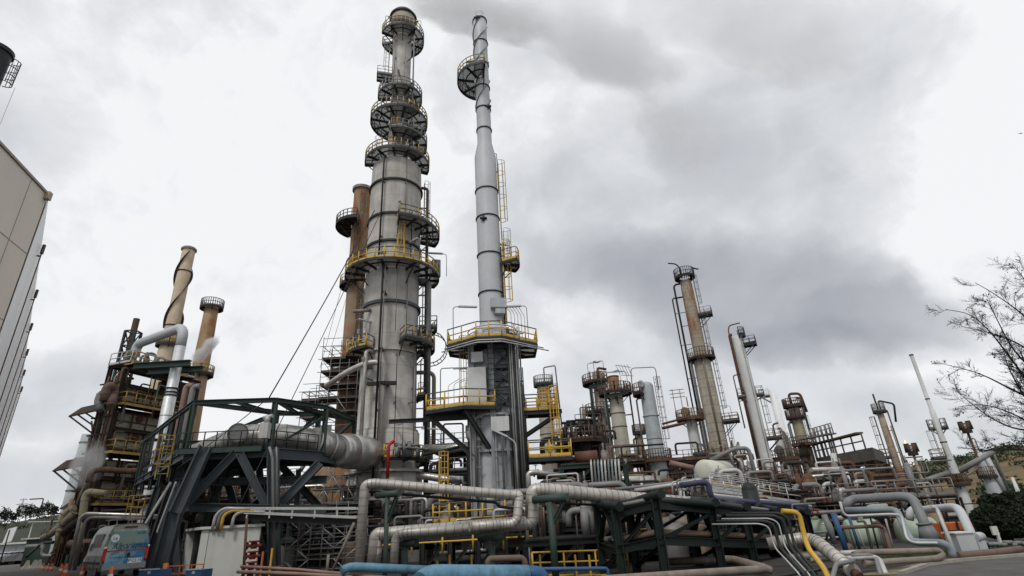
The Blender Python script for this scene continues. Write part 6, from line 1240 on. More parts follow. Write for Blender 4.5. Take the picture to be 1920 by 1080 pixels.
for k in (1.0, 7.5): q = c0 - dn * k; mb.beam(Zv(q, 0) + nrm * .01, Zv(q, zt0 - .05) + nrm * .005, .012, .02)
mb.build('panel_joints', mat('joint_seam', (.40, .36, .30), .8), b)  # thin panel seams in a darker beige
mb = MB(); mb.quadbox([Zv(c0, 0) + nrf * .03, Zv(far, 0) + nrf * .03, Zv(far, zt0 - .15) + nrf * .03, Zv(c0, zt0 - .15) + nrf * .03], nrf * .02); mb.build('side_cladding', mat('pale_translucent_cladding', (.78, .78, .78), .4, 0, .05, 0, streak=.05), b)
for k in range(6):
    s = 3.4 + k * 5.2; q = c0 + df * s + nrf * .16; mb = MB(); mb.cyl(Zv(q, 0), Zv(q, zt0 - .7), .02, n=8); mb.beam(Zv(q, zt0 - .9), Zv(q - nrf * .16, zt0 - .9), .05); mb.box(Zv(q, zt0 - .8), .08, .08, .4); mb.build('downpipe', 'brown', b)
mb = MB(); mb.beam(Zv(near, zt0) + nrm * .03, Zv(c0, zt0) + nrm * .03, .05, .08); mb.box(Zv(c0 - dn * .1, zt0 - .25), .3, .18, .28, R(15)); mb.build('roof_trim', mat('beige_flashing', (.42, .36, .29), .6), b)
# ---- dark chimney in the top left corner
T = Tower('dark_chimney', 'dark chimney top with a hooped ladder cage in the top left corner', 'chimney', (-20, 130), 34)
T.shell([('z', 0, T.rad(400, 70)), (130, 62), (96, 60)], 'black', n=40, close=False)
mb = MB(); z = T.z(95); r = T.r(z - 1); mb.ringbox(T.c, r - .2, r + .12, z - .3, z + .1, 40); mb.build('rim', 'black', T.t)
mb = MB(); f = T.dir(78); s_ = V((-f.y, f.x, 0)); za_, zb_ = z - 3.2, z - .6
for k in range(4):
    zz_ = za_ + (zb_ - za_) * k / 3; pp = [T.at(78, r, zz_) + s_ * math.cos(t) * .5 + f * math.sin(t) * .7 for t in np.linspace(0, math.pi, 9)]
    for u, v in zip(pp, pp[1:]): mb.cyl(u, v, .04, n=5, caps=False)
for t in np.linspace(.3, 2.8, 6): mb.cyl(T.at(78, r, za_) + s_ * math.cos(t) * .5 + f * math.sin(t) * .7, T.at(78, r, zb_) + s_ * math.cos(t) * .5 + f * math.sin(t) * .7, .03, n=5)
mb.build('ladder_cage', 'black', T.t)
mb = MB(); mb.tube([T.at(80, r + .9, za_), T.at(80, r + 1.0, za_ - 14)], .02, 0, 5); mb.build('hanging_wire', 'railpale', T.t)
# ================================================================== terrain
def smooth(t): t = min(1, max(0, t)); return t * t * (3 - 2 * t)
mb = MB(); xs = list(np.linspace(-70, 70, 57)) ; X = [-1500, -600, -200, -110] + xs + [110, 200, 600, 1500]; Yv = [-200, -40, 0, 10, 20, 30, 40, 60, 80, 120, 200, 400, 900, 2500]
vs = [(x, y, gz(x)) for y in Yv for x in X]; nx = len(X); fs = [(j * nx + i, j * nx + i + 1, (j + 1) * nx + i + 1, (j + 1) * nx + i) for j in range(len(Yv) - 1) for i in range(nx - 1)]
mb.add(vs, fs, True); gmat = mat('packed_ground', (.045, .041, .037), .95, 0, .35, 0, streak=0, scale=.35, c2=(.04, .037, .034), bump=.5); g = mb.build('ground', gmat); g['kind'] = 'structure'
asp = mat('asphalt', (.10, .095, .09), .92, 0, .3, .12, (.05, .045, .04), streak=0, scale=1.1, c2=(.06, .057, .055), bump=.6)
mb = MB(); pl = [(-60, 20), (-30, 20), (-30, 46), (-42, 80), (-66, 140), (-140, 300), (-170, 300), (-110, 80)]; mb.add([(x, y, .006) for x, y in pl], [tuple(range(len(pl)))]); o = mb.build('road', asp); o['kind'] = 'structure'
e0 = gp(1640, 1090, GZ); pl2 = [gp(x, y, GZ) for x, y in ((1690, 1079), (1740, 1062), (1800, 1054), (1860, 1049), (1960, 1041), (2300, 1030))]; pl3 = [V((60, 14, GZ)), V((8, 8, GZ)), V((10, 22, GZ))]
mb = MB(); allp = pl2 + pl3; mb.add([(p.x, p.y, GZ + .03) for p in allp], [tuple(range(len(allp)))]); o = mb.build('right_road', asp); o['kind'] = 'structure'
mb = MB()
for a, b in zip(pl2, pl2[1:]): mb.beam(V((a.x, a.y, GZ + .06)), V((b.x, b.y, GZ + .06)), .22, .16)
o = mb.build('kerb', 'concrete'); o['kind'] = 'structure'
mb = MB(); vg = [gp(x, y, GZ) for x, y in ((1600, 1080), (1690, 1064), (1740, 1052), (1960, 1031), (1960, 1040), (1860, 1048), (1740, 1061), (1690, 1078))]; mb.add([(p.x, p.y, GZ + .02) for p in vg], [tuple(range(len(vg)))]); o = mb.build('verge', mat('dry_dirt', (.22, .175, .13), .95, 0, .3, 0, c2=(.13, .12, .07), streak=0, scale=1.5, bump=.5)); o['kind'] = 'structure'
def el(px, py): d = ray(px, py); return math.atan2(d.z, math.hypot(d.x, d.y)), math.atan2(d.x, d.y)
def hill(name, sil, d0, d1, m, nd=16, na=90, seed=1, amp=.05):
    az = [(el(x, y)[1], el(x, y)[0]) for x, y in sil]; az.sort(); A = np.linspace(az[0][0], az[-1][0], na); E_ = np.interp(A, [q[0] for q in az], [q[1] for q in az]); rnd = np.random.RandomState(seed); nzs = rnd.rand(40, 3)
    mb = MB(); vs = []
    for k in range(nd + 1):
        t = k / nd; d = d0 + (d1 - d0) * t
        for a, e in zip(A, E_):
            hmax = 1.6 + math.tan(e) * d1; h = GZ + (hmax - GZ) * (smooth(t) * .55 + .45 * t); w_ = sum(math.sin(a * (20 + 70 * q[0]) + t * (10 + 25 * q[1]) + q[2] * 6.28) for q in nzs[:10]) / 10; h += amp * (hmax - GZ) * w_ * math.sin(math.pi * t) if t < 1 else 0
            vs.append((math.sin(a) * d, math.cos(a) * d, h if k else GZ - .5))
    for a, e in zip(A, E_): d = d1 * 1.25; vs.append((math.sin(a) * d, math.cos(a) * d, (1.6 + math.tan(e) * d1) * .8))
    fs = [(j * na + i, j * na + i + 1, (j + 1) * na + i + 1, (j + 1) * na + i) for j in range(nd + 1) for i in range(na - 1)]; mb.add(vs, fs, True); o = mb.build(name, m); o['kind'] = 'structure'; return o, vs, na, nd
hmL = mat('scrub_hill', (.032, .034, .022), .95, 0, .3, .2, (.05, .045, .028), streak=0, scale=.3, bump=.8, c2=(.018, .022, .014))
hmR = mat('dry_grass_hill', (.19, .115, .05), .95, 0, .3, .34, (.035, .042, .022), streak=0, scale=.2, bump=.8, c2=(.05, .055, .03))
hL = hill('left_hill', [(-200, 1000), (-60, 990), (0, 984), (40, 977), (90, 968), (140, 960), (220, 950), (330, 945), (460, 960), (600, 985), (700, 1000)], 130, 330, hmL, seed=3)
hR = hill('right_hill', [(1380, 962), (1440, 935), (1500, 925), (1560, 912), (1620, 898), (1680, 880), (1730, 870), (1780, 859), (1830, 852), (1880, 843), (1930, 834), (2050, 815), (2200, 800)], 95, 300, hmR, seed=5, amp=.09)
# far low hills closing the middle
hM = hill('middle_hill', [(560, 990), (700, 985), (900, 972), (1100, 955), (1300, 940), (1420, 940)], 200, 380, hmL, seed=9)
# ================================================================== scaffolds, frames and pipe clutter in the shade behind
def scaffold(lb, px0, px1, py_top, py_bot, Y, nx, nz, dp=2.2, ny=2, m='rail', decks=(), mdeck='rustdeck', r=.04, seed=1):
    rnd = random.Random(seed); a, b = pt(px0, py_bot, Y), pt(px1, py_bot, Y); zt_ = zat(a.x, a.y, py_top); zb_ = zat(a.x, a.y, py_bot); t = thing('scaffold', lb, 'scaffold', (a.x, a.y, zb_)); u = (V((b.x, b.y, 0)) - V((a.x, a.y, 0))); Lx = u.length; u.normalize(); n_ = V((-u.y, u.x, 0))
    mb = MB(); A0_ = V((a.x, a.y, 0))
    for i in range(nx + 1):
        for j in range(ny):
            q = A0_ + u * Lx * i / nx + n_ * dp * j; top = zt_ + rnd.uniform(-.5, 1.2); mb.cyl(Zv(q, zb_), Zv(q, top), r, n=5)
    mb.build('standards', m, t); mb = MB()
    for k in range(nz + 1):
        z = zb_ + (zt_ - zb_) * k / nz
        for j in range(ny): mb.cyl(Zv(A0_ + n_ * dp * j - u * .4, z), Zv(A0_ + u * (Lx + .4) + n_ * dp * j, z + rnd.uniform(-.05, .05)), r, n=5); mb.cyl(Zv(A0_ + n_ * dp * j, z + .9), Zv(A0_ + u * Lx + n_ * dp * j, z + .9), r * .9, n=5)
        for i in range(nx + 1): mb.cyl(Zv(A0_ + u * Lx * i / nx, z), Zv(A0_ + u * Lx * i / nx + n_ * dp * (ny - 1), z), r, n=5)
    for k in range(nz):
        z0_ = zb_ + (zt_ - zb_) * k / nz; z1_ = zb_ + (zt_ - zb_) * (k + 1) / nz
        for i in range(nx):
            if rnd.random() < .4: p, q = (i, i + 1) if rnd.random() < .5 else (i + 1, i); mb.cyl(Zv(A0_ + u * Lx * p / nx, z0_), Zv(A0_ + u * Lx * q / nx, z1_), r * .9, n=5, mi=1)
    mb.build('ledgers', [m, 'railpale'], t)
    for k in decks:
        z = zb_ + (zt_ - zb_) * k / nz; mb = MB(); mb.quadbox([Zv(A0_, z), Zv(A0_ + u * Lx, z), Zv(A0_ + u * Lx + n_ * dp, z), Zv(A0_ + n_ * dp, z)], (0, 0, .06)); mb.beam(Zv(A0_, z + .1), Zv(A0_ + u * Lx, z + .1), .04, .2); mb.build('planks', mdeck, t)
    return t
scaffold('tall rust decked scaffold left of the tallest column, upper part', 592, 664, 650, 800, 56, 4, 6, decks=(1, 2, 3, 4, 5), seed=2, dp=3.0, ny=3)
scaffold('thin scaffold behind the trestle roof, left', 560, 600, 735, 800, 60, 3, 4, decks=(1, 3), seed=3)
scaffold('scaffold wrapped round the rusty drum below the silver duct', 580, 660, 870, 1050, 46, 5, 7, decks=(2, 5), seed=4, r=.035)
scaffold('low scaffold grid under the cable tray', 530, 668, 975, 1072, 40, 6, 5, decks=(), seed=5, r=.035)
scaffold('scaffold left of the low tray under the trestle', 385, 520, 900, 1065, 50, 6, 6, decks=(1, 3), seed=6, dp=3.0)
T = Tower('rusty_drum', 'wide orange brown rusted drum behind the scaffold below the silver duct', 'vessel', (630, 900), 52)
T.shell([(1040, 92), (860, 92)], 'rusty', dome=.15, n=32)
T = Tower('rust_vessel', 'smaller rusted vessel glimpsed between the trestle legs', 'vessel', (492, 920), 58)
T.shell([(1040, 34), (905, 34)], 'rusty', dome=.4, n=24)
T = Tower('stained_vessel', 'stained tan vessel seen low between the first trestle legs', 'vessel', (405, 925), 60)
T.shell([(1040, 40), (912, 40)], 'pipetan', dome=.4, n=24)
def frame(lb, pts0, Y0, Y1, levels, nb, m='green', deckm='rustdeck', w_=.32, rail=None, seed=0, thick=None):
    """open steel frame: row of bays from pixel column a to b, levels = image rows at the left end"""
    (xa, xb) = pts0; a, b = pt(xa, levels[0], Y0), pt(xb, levels[0], Y0); a2, b2 = pt(xa, levels[0], Y0), pt(xb, levels[0], Y0); dpt = V((0.1, 1, 0)).normalized() * (Y1 - Y0)
    t = thing('process_module', lb, 'steel structure', (a.x, a.y, GZ)); A_ = V((a.x, a.y, 0)); B_ = V((b.x, b.y, 0)); zs = [zat(a.x, a.y, l) for l in levels]
    for i in range(nb + 1):
        for j in (0, 1): q = A_ + (B_ - A_) * i / nb + dpt * j; mb = MB(); mb.ibeam(Zv(q, GZ), Zv(q, zs[0]), w_, w_, ref=(1, 0, 0)); mb.build('post', m, t)
    for k, z in enumerate(zs):
        mb = MB(); mb.ibeam(Zv(A_, z), Zv(B_, z), w_ * .8, w_); mb.ibeam(Zv(A_ + dpt, z), Zv(B_ + dpt, z), w_ * .8, w_)
        for i in range(nb + 1): q = A_ + (B_ - A_) * i / nb; mb.ibeam(Zv(q, z), Zv(q + dpt, z), w_ * .7, w_ * .9)
        mb.build('level_beams', m, t)
        mb = MB(); mb.quadbox([Zv(A_, z + w_ / 2 + .01), Zv(B_, z + w_ / 2 + .01), Zv(B_ + dpt, z + w_ / 2 + .01), Zv(A_ + dpt, z + w_ / 2 + .01)], (0, 0, .06)); dk = mb.build('deck', deckm, t)
        if rail and k < len(rail) and rail[k]: mb = MB(); railing(mb, [Zv(A_ + dpt * .9, z + .25), Zv(A_, z + .25), Zv(B_, z + .25), Zv(B_ + dpt * .9, z + .25)], 1.1, .04, 1.5); mb.build('railing', rail[k], dk)
    rnd = random.Random(seed); Lf = (B_ - A_).length
    for i in range(nb * 7):
        u_ = rnd.random(); v_ = rnd.random() * .6; q = A_ + (B_ - A_) * u_ + dpt * v_; k = rnd.randrange(len(zs)); zb0 = zs[k] + .2; h_ = rnd.uniform(.6, 2.4); r_ = rnd.choice((.06, .09, .13, .2)); e = V((rnd.choice((-1, 1)) * rnd.uniform(.8, 3), rnd.uniform(-.3, .6), 0)); mb = MB(); kind = rnd.random()
        if kind < .6: mb.tube([Zv(q, zb0), Zv(q, zb0 + h_), Zv(q + e, zb0 + h_), Zv(q + e, zb0 + h_ * rnd.uniform(0, .7))], r_, r_ * 2.2, 8); nm_ = 'pipe'
        elif kind < .8: mb.cyl(Zv(q, zb0), Zv(q, zb0 + h_), r_ * 2.4, n=12); mb.sphere(Zv(q, zb0 + h_), r_ * 2.4, 5); mb.cyl(Zv(q, zb0 + h_), Zv(q, zb0 + h_ + .7), .06, n=6); nm_ = 'vessel_body'
        else: mb.cyl(Zv(q, zb0 + .5), Zv(q + e, zb0 + .5), r_ * 2.2, n=12); mb.cyl(Zv(q + e * .3, zb0), Zv(q + e * .3, zb0 + .5), .1, n=6); mb.cyl(Zv(q + e * .7, zb0), Zv(q + e * .7, zb0 + .5), .1, n=6); nm_ = 'exchanger_body'
        mb.build(nm_, rnd.choice(('pipegrey', 'rust', 'pipebrown', 'rail', 'railpale', 'pipetan', 'dark', 'rustdark', 'silverdark')), t)
    for i in range(nb):
        if rnd.random() < .6: mb = MB(); k = rnd.randrange(max(1, len(zs) - 1)) if len(zs) > 1 else 0; z1_ = zs[k]; z0_ = zs[k + 1] if len(zs) > 1 else GZ; mb.ibeam(Zv(A_ + (B_ - A_) * i / nb, z0_), Zv(A_ + (B_ - A_) * (i + 1) / nb, z1_), .16, .2); mb.build('brace', m, t)
    return t
frame('dark frame behind the left cable tray and below the trestle', (440, 680), 44, 56, (962, 1000), 4, 'dark', 'dark', seed=1)
frame('low dark pump floor frame behind the first white hut', (290, 440), 48, 60, (950, 990), 3, 'rustdark', 'rustdeck', seed=2, rail=('rustrail',))
frame('dark frame between the tallest column and the grey heater', (800, 878), 52, 60, (842, 890, 940), 2, 'dark', 'dark', seed=3, rail=('rail', 'rail', 'rail'))
frame('green frame with riser pipes right of the heater', (1052, 1172), 40, 50, (876, 932), 2, 'green', 'rustdeck', seed=4)
frame('rusty decked frame carrying valves behind the green frame', (1045, 1125), 58, 66, (838, 872), 2, 'rustdark', 'rustdeck', seed=5, rail=('rustrail',))
frame('dark two level frame under the level clad pipe at centre right', (1000, 1190), 36, 50, (955, 995), 4, 'dark', 'dark', seed=6)
frame('long dark plant floor behind the pipe rack', (1200, 1520), 46, 66, (942, 985), 6, 'rustdark', 'rustdeck', seed=7)
frame('low rusty frame at the foot of the double tower', (1500, 1680), 60, 74, (905, 935), 5, 'rustdark', 'rustdeck', seed=8, rail=('rustrail',))
frame('dark pipe floor behind the grey pipe loops', (1580, 1800), 42, 58, (945, 985), 6, 'rustdark', 'rustdeck', seed=9, rail=('rail', 'railpale'))
frame('heater support floor behind the thick lower clad pipe', (740, 1000), 38, 47, (1012,), 5, 'dark', 'dark', seed=10)
frame('rusty two deck frame between the blue grey column and the tallest far column', (1238, 1330), 68, 76, (868, 900), 3, 'rustdark', 'rustdeck', seed=21, rail=('rustrail', 'rustrail'))
frame('rusty low frame at the foot of the slim pale column', (1340, 1470), 66, 74, (905,), 4, 'rustdark', 'rustdeck', seed=22, rail=('rustrail',))
frame('narrow tall frame left of the cream column', (1080, 1128), 62, 68, (800, 850), 1, 'dark', 'rustdeck', seed=23, rail=('rustrail', 'rail'))
frame('frame of small pipework between cream and blue grey columns', (1178, 1218), 66, 72, (868, 900), 1, 'rustdark', 'rustdeck', seed=24, rail=('rustrail',))
frame('low dark pump row under the pipe rack', (1195, 1500), 35, 46, (1012, 1036), 7, 'black', 'dark', seed=31)
frame('low dark pump row right of the heater piers', (985, 1190), 32, 40, (1020,), 4, 'black', 'dark', seed=32)
# conical hopper deck (brown hexagonal platform) near the green frame
T = Tower('hopper', 'dark rusty cone bottomed hopper with a wide railed deck behind the yellow cage', 'hopper', (1092, 842), 50)
T.shell([(905, 26), (862, 28), (826, 36)], 'rustdark', n=28); T.platform(828, 40, 0, 360, 'rustrail', deck='rustdeck', beamm='rustdark', rr=.04)
mb = MB(); z = T.z(828)
mb.tube([T.at(-60, 1.6, z), T.at(-60, 1.6, z + 1.4), T.at(60, 1.6, z + 1.5), T.at(60, 1.6, z)], .22, .4, 10)
for k in range(5): q = T.at(-70 + k * 35, 1.4, z); mb.cyl(q, q + V((0, 0, 1.6)), .15, n=8); mb.cyl(q + V((-.4, 0, 1.7)), q + V((.4, 0, 1.7)), .12, n=8)
mb.build('top_piping', 'dark', T.t)
mb = MB(); q = T.at(40, 2.0, z); mb.ibeam(q, q + V((0, 0, 4.6)), .2, .2, ref=(1, 0, 0)); mb.ibeam(q + V((0, 0, 4.6)), q + V((1.5, 0, 4.9)), .2, .25); mb.ibeam(q + V((1.3, 0, 0)), q + V((1.3, 0, 4.3)), .18, .18, ref=(1, 0, 0)); mb.ibeam(q + V((1.3, 0, 3.6)), q + V((3.4, 0, 3.9)), .2, .25); mb.build('davit_frame', 'green', T.t)
for k in range(9):
    x = 1110 + k * 6.5; pipe('vertical thin riser in the comb of lines on the green frame', [(x + 3, 930, 39), (x - 2, 868, 39), (x - 2, 862, 41)], 39, .07, ['railpale', 'pipegrey', 'steelblue', 'railpale'][k % 4], .2, n=8, name='riser_pipe', group='comb of riser lines on the green frame')
pipe('silver pipe with square bend right of the grey heater', [(993, 936, 38), (990, 888, 38), (1000, 885, 38), (1060, 893, 40)], 38, .17, 'alu', .4)
pipe('silver elbowed header left of the heater behind the level pipe', [(760, 890, 49), (800, 893, 49), (830, 898, 49), (868, 900, 49)], 49, .32, 'silverdark', .4, .9)
pipe('silver wrapped pipe crossing from the tallest column to the heater', [(800, 840, 49), (835, 842, 47), (872, 838, 45)], 47, .33, 'silverdark', .4, .7)
pipe('grey elbow behind the level clad pipe left of the heater', [(805, 955, 44), (808, 935, 44), (830, 932, 44)], 44, .3, 'pipegrey', .8)
pipe('dark beam like pipe from the heater toward the column', [(795, 853, 45), (870, 836, 43)], 45, .12, 'green')
pipe('thick tan line along the back of the rack', [(1180, 955, 40), (1300, 958, 42), (1400, 968, 44)], 40, .3, 'pipetan', .4)
pipe('dull silver line low behind the rack', [(1200, 1000, 38), (1300, 1000, 38), (1420, 1015, 40), (1500, 1012, 40)], 38, .32, 'pipegrey', .4, 1.4)
# random process lines and valves of the shaded interior
zones = [ # x0,x1,y0,y1,Y0,Y1,count
 (445, 670, 955, 1060, 40, 54, 26, 'beneath the trestle'), (300, 450, 930, 1040, 46, 58, 22, 'behind the white hut'), (700, 880, 900, 1050, 42, 56, 34, 'between the column and the heater'), (990, 1190, 880, 1050, 34, 50, 46, 'right of the heater'),
 (1190, 1520, 940, 1045, 34, 60, 70, 'behind the pipe rack'), (1500, 1700, 880, 950, 52, 76, 34, 'at the foot of the double tower'), (1560, 1800, 945, 1025, 38, 56, 44, 'behind the grey loops'), (100, 260, 950, 1040, 48, 62, 26, 'at the furnace foot'), (1170, 1400, 850, 915, 60, 90, 26, 'among the far columns'), (560, 670, 800, 900, 56, 66, 14, 'behind the silver duct')]
rnd = random.Random(11); mats_ = ['pipegrey', 'rail', 'pipebrown', 'rust', 'rail', 'dark', 'rustdark', 'alutan', 'railpale', 'rustdark', 'dark', 'pipetan', 'black', 'rail']
for (x0, x1, y0, y1, Y0, Y1, cnt, wh) in zones:
    for k in range(int(cnt * .62)):
        Y_ = rnd.uniform(Y0, Y1); x = rnd.uniform(x0, x1); y = rnd.uniform(y0, y1); p = pt(x, y, Y_); p.z = max(p.z, GZ + .3); r_ = rnd.choice((.05, .07, .1, .13, .18, .24)); kind = rnd.random(); dx = rnd.choice((-1, 1)) * rnd.uniform(1.5, 5.5); dz = rnd.uniform(1, 3.2)
        if kind < .35: P = [p, p + V((dx, rnd.uniform(-.5, 2), 0)), p + V((dx, rnd.uniform(-.5, 2), -dz))]
        elif kind < .6: P = [V((p.x, p.y, GZ)), p, p + V((dx * .5, 0, 0))]
        elif kind < .8: P = [p - V((0, 0, dz)), p, p + V((dx * .4, 0, 0)), p + V((dx * .4, 0, -dz * .8))]
        else: P = [p, p + V((dx, 0, 0)), p + V((dx, 0, dz * .6)), p + V((dx * 1.6, 0, dz * .6))]
        for q in P: q.z = max(q.z, GZ)
        mb = MB(); mb.tube(P, r_, r_ * 2.5, 9, bands=0); 
        if rnd.random() < .5: q = (P[0] + P[1]) / 2; d = (P[1] - P[0]).normalized(); mb.cyl(q - d * .22, q - d * .16, r_ * 1.7 + .02, n=10, mi=1); mb.cyl(q + d * .16, q + d * .22, r_ * 1.7 + .02, n=10, mi=1); mb.cyl(q, q + V((0, -.1, r_ + .45)), .035, n=6, mi=1); mb.cyl(q + V((0, -.1, r_ + .45)), q + V((0, -.1, r_ + .49)), .17, n=12, mi=1)
        o = mb.build('process_pipe', [rnd.choice(mats_), rnd.choice(('rust', 'rail', 'dark', 'redrust'))], None, p); tag(o, 'thin process pipe in the tangle ' + wh, 'pipe', 'process pipes ' + wh)
for (x0, x1, y0, y1, Y0, Y1, cnt, wh) in [(700, 870, 1000, 1050, 42, 52, 7, 'between the column and the heater'), (1000, 1190, 1005, 1050, 40, 50, 7, 'right of the heater'), (1200, 1500, 985, 1040, 34, 50, 12, 'behind the pipe rack'), (450, 660, 1010, 1060, 38, 50, 8, 'beneath the trestle'), (1590, 1780, 985, 1020, 40, 50, 8, 'behind the grey loops')]:
    for k in range(cnt):
        p = pt(rnd.uniform(x0, x1), rnd.uniform(y0, y1), rnd.uniform(Y0, Y1)); r_ = rnd.uniform(.35, .75); h_ = rnd.uniform(1.0, 2.2); t = thing('pressure_vessel', 'upright drum standing in the shade ' + wh, 'vessel', (p.x, p.y, GZ), 'upright drums ' + wh)
        mb = MB(); mb.lathe((p.x, p.y), [(r_, GZ), (r_, GZ + h_), (r_ * .85, GZ + h_ + r_ * .35), (r_ * .4, GZ + h_ + r_ * .55), (.01, GZ + h_ + r_ * .6)], 20); mb.build('shell', rnd.choice(('pipegrey', 'rail', 'pipetan', 'rusty', 'pipebrown', 'rustdark', 'rail')), t)
        mb = MB(); mb.cyl((p.x, p.y, GZ + h_), (p.x, p.y, GZ + h_ + r_ + .5), .1, n=8); mb.cyl((p.x, p.y, GZ + h_ + r_ + .3), (p.x, p.y, GZ + h_ + r_ + .36), .2, n=10); mb.build('nozzle', 'rail', t)
# yellow guard rails around
for lb, pts, Y, m_ in (('yellow guard rail at the right foot of the heater', [(1000, 1078), (1180, 1072)], 30, 'yellow'), ('yellow guard rail on the pump floor under the trestle', [(450, 900), (600, 905)], 58, 'dyellow')):
    P = [pt(x, y, Y) for x, y in pts]; mb = MB(); railing(mb, P, 1.0, .045, 1.5, toe=False); o = mb.build('guard_rail', m_, None, P[0]); tag(o, lb, 'railing')
for k, x in enumerate((668, 820, 843, 884, 1012, 1038, 1078, 1104, 1156)):
    p = pt(x, 1040 if k > 1 else 1052, 29); mb = MB(); mb.beam(p, p - V((0, 0, 2.2)), .09, .09); mb.beam(p - V((.0, 0, .9)), p + V((.9, 0, -.9)), .06, .06); o = mb.build('yellow_post', 'yellow', None, p); tag(o, 'square yellow bollard post in the row behind the blue mains', 'post', 'yellow posts behind the blue mains')
# ================================================================== vegetation
leafm = mat('dark_leaves', (.024, .034, .018), .8, 0, .4, 0, c2=(.008, .014, .008), streak=0, scale=2.5)
leafm2 = mat('green_leaves', (.045, .065, .03), .8, 0, .4, 0, c2=(.02, .03, .016), streak=0, scale=2)
barkm = mat('bark', (.045, .034, .030), .9, 0, .3)
def crown(mb, c, rx, ry, rz_, n, s, rnd, hollow=.3):
    lump = [V((rnd.uniform(-1, 1), rnd.uniform(-1, 1), rnd.uniform(-1, 1))) for _ in range(14)]
    for _ in range(n):
        while True:
            v = V((rnd.uniform(-1, 1), rnd.uniform(-1, 1), rnd.uniform(-1, 1)))
            if hollow < v.length < 1: break
        w_ = 1 + .30 * sum(math.sin(3 * v.dot(l) + l.x * 5) for l in lump[:5]) / 2; q = V((c[0] + v.x * rx * w_, c[1] + v.y * ry * w_, c[2] + v.z * rz_ * w_))
        a = V((rnd.uniform(-1, 1), rnd.uniform(-1, 1), rnd.uniform(-1, 1))).normalized() * s * rnd.uniform(.6, 1.4); b = a.cross(V((rnd.uniform(-1, 1), rnd.uniform(-1, 1), rnd.uniform(-1, 1)))).normalized() * s * .6
        mb.add([q - a, q + b, q + a, q - b], [(0, 1, 2, 3)], False)
rnd = random.Random(5)
a = pt(1888, 1010, 33); t = thing('dense_tree', 'dense almost black rounded evergreen at the right edge', 'tree', (a.x, a.y, GZ)); c_ = pt(1888, 966, 33); k_ = mpp(c_)
mb = MB(); crown(mb, c_, 72 * k_, 66 * k_, 50 * k_, 26000, .11, rnd, .55); crown(mb, c_ + V((-40 * k_, 0, -14 * k_)), 36 * k_, 40 * k_, 34 * k_, 9000, .11, rnd, .5); crown(mb, c_ + V((50 * k_, 0, 4 * k_)), 44 * k_, 40 * k_, 44 * k_, 9000, .11, rnd, .5)
for _ in range(22):
    t2 = rnd.uniform(-.3, math.pi + .3); crown(mb, c_ + V((math.cos(t2) * 66 * k_, rnd.uniform(-40, -5) * k_, math.sin(t2) * 42 * k_)), rnd.uniform(9, 20) * k_, 14 * k_, rnd.uniform(6, 16) * k_, 900, .1, rnd, .1)
mb.build('crown', leafm, t)
mb = MB(); mb.cyl((a.x, a.y, GZ), (a.x, a.y, c_.z), .3, .15, n=10)
for k in range(6): mb.cyl((a.x, a.y, c_.z - .8), c_ + V((rnd.uniform(-1.4, 1.4), rnd.uniform(-1, 1), rnd.uniform(-.2, 1))), .1, .03, n=6)
mb.build('trunk', barkm, t)
a = pt(1655, 905, 110); t = thing('monkey_puzzle_tree', 'dark domed tree on the skyline right of the air cooler', 'tree', (a.x, a.y, GZ)); mb = MB()
for k in range(7): z = pt(1655, 902 - k * 6, 110).z; crown(mb, (a.x, a.y, z), (3.0 - abs(k - 2.5) * .5), 2.6 - abs(k - 2.5) * .4, .55, 900, .22, rnd, .1)
mb.build('crown', leafm, t); mb = MB(); mb.cyl((a.x, a.y, GZ), (a.x, a.y, pt(1655, 866, 110).z), .3, .1, n=8); mb.build('trunk', barkm, t)
# right edge bare tree
bt = thing('bare_tree', 'nearly leafless spreading tree reaching in from the right edge', 'tree', (14.5, 13.0, GZ)); wood = MB(); leaves = MB(); brnd = random.Random(21)
def rv(k=1.0): return V((brnd.uniform(-1, 1), brnd.uniform(-1, 1), brnd.uniform(-1, 1))) * k
def twig(p, d, r, L, lev):
    n = 4; q = V(p); dd = V(d).normalized(); pts = [V(q)]
    for i in range(n): dd = (dd + rv(.2) + V((0, 0, .05))).normalized(); q = q + dd * L / n; pts.append(V(q))
    for i, (a_, b_) in enumerate(zip(pts, pts[1:])): wood.cyl(a_, b_, max(.0022, r * (1 - .2 * i)), max(.002, r * (.8 - .2 * i)), n=4, caps=False)
    if lev < 3:
        for i in range(1, n + 1):
            for _ in range(2): twig(pts[i], (dd * .8 + rv(.75)).normalized(), r * .55, L * brnd.uniform(.35, .6), lev + 1)
    elif brnd.random() < .035:
        e = q; a_ = rv().normalized() * .03; b_ = a_.cross(V((.3, .2, .9))).normalized() * .016; leaves.add([e - a_, e + b_, e + a_, e - b_], [(0, 1, 2, 3)])
hub_ = pt(2200, 860, 12.5); wood.cyl((hub_.x + .3, hub_.y + .5, GZ), hub_, .26, .18, n=12)
limbs = [[(1990, 790), (1920, 705), (1860, 625), (1822, 588), (1772, 580)], [(1990, 770), (1905, 735), (1840, 700), (1775, 684)], [(1990, 650), (1900, 575), (1855, 545), (1828, 530)], [(1990, 600), (1925, 530), (1898, 492)], [(2000, 830), (1910, 780), (1850, 757), (1800, 762)],
    [(2000, 850), (1900, 842), (1840, 845), (1795, 838)], [(2000, 810), (1900, 805), (1850, 780), (1795, 735)], [(1990, 700), (1905, 640), (1850, 622), (1802, 612)], [(1990, 740), (1900, 660), (1870, 600), (1850, 560)], [(2000, 840), (1930, 760), (1890, 690), (1880, 650)]]
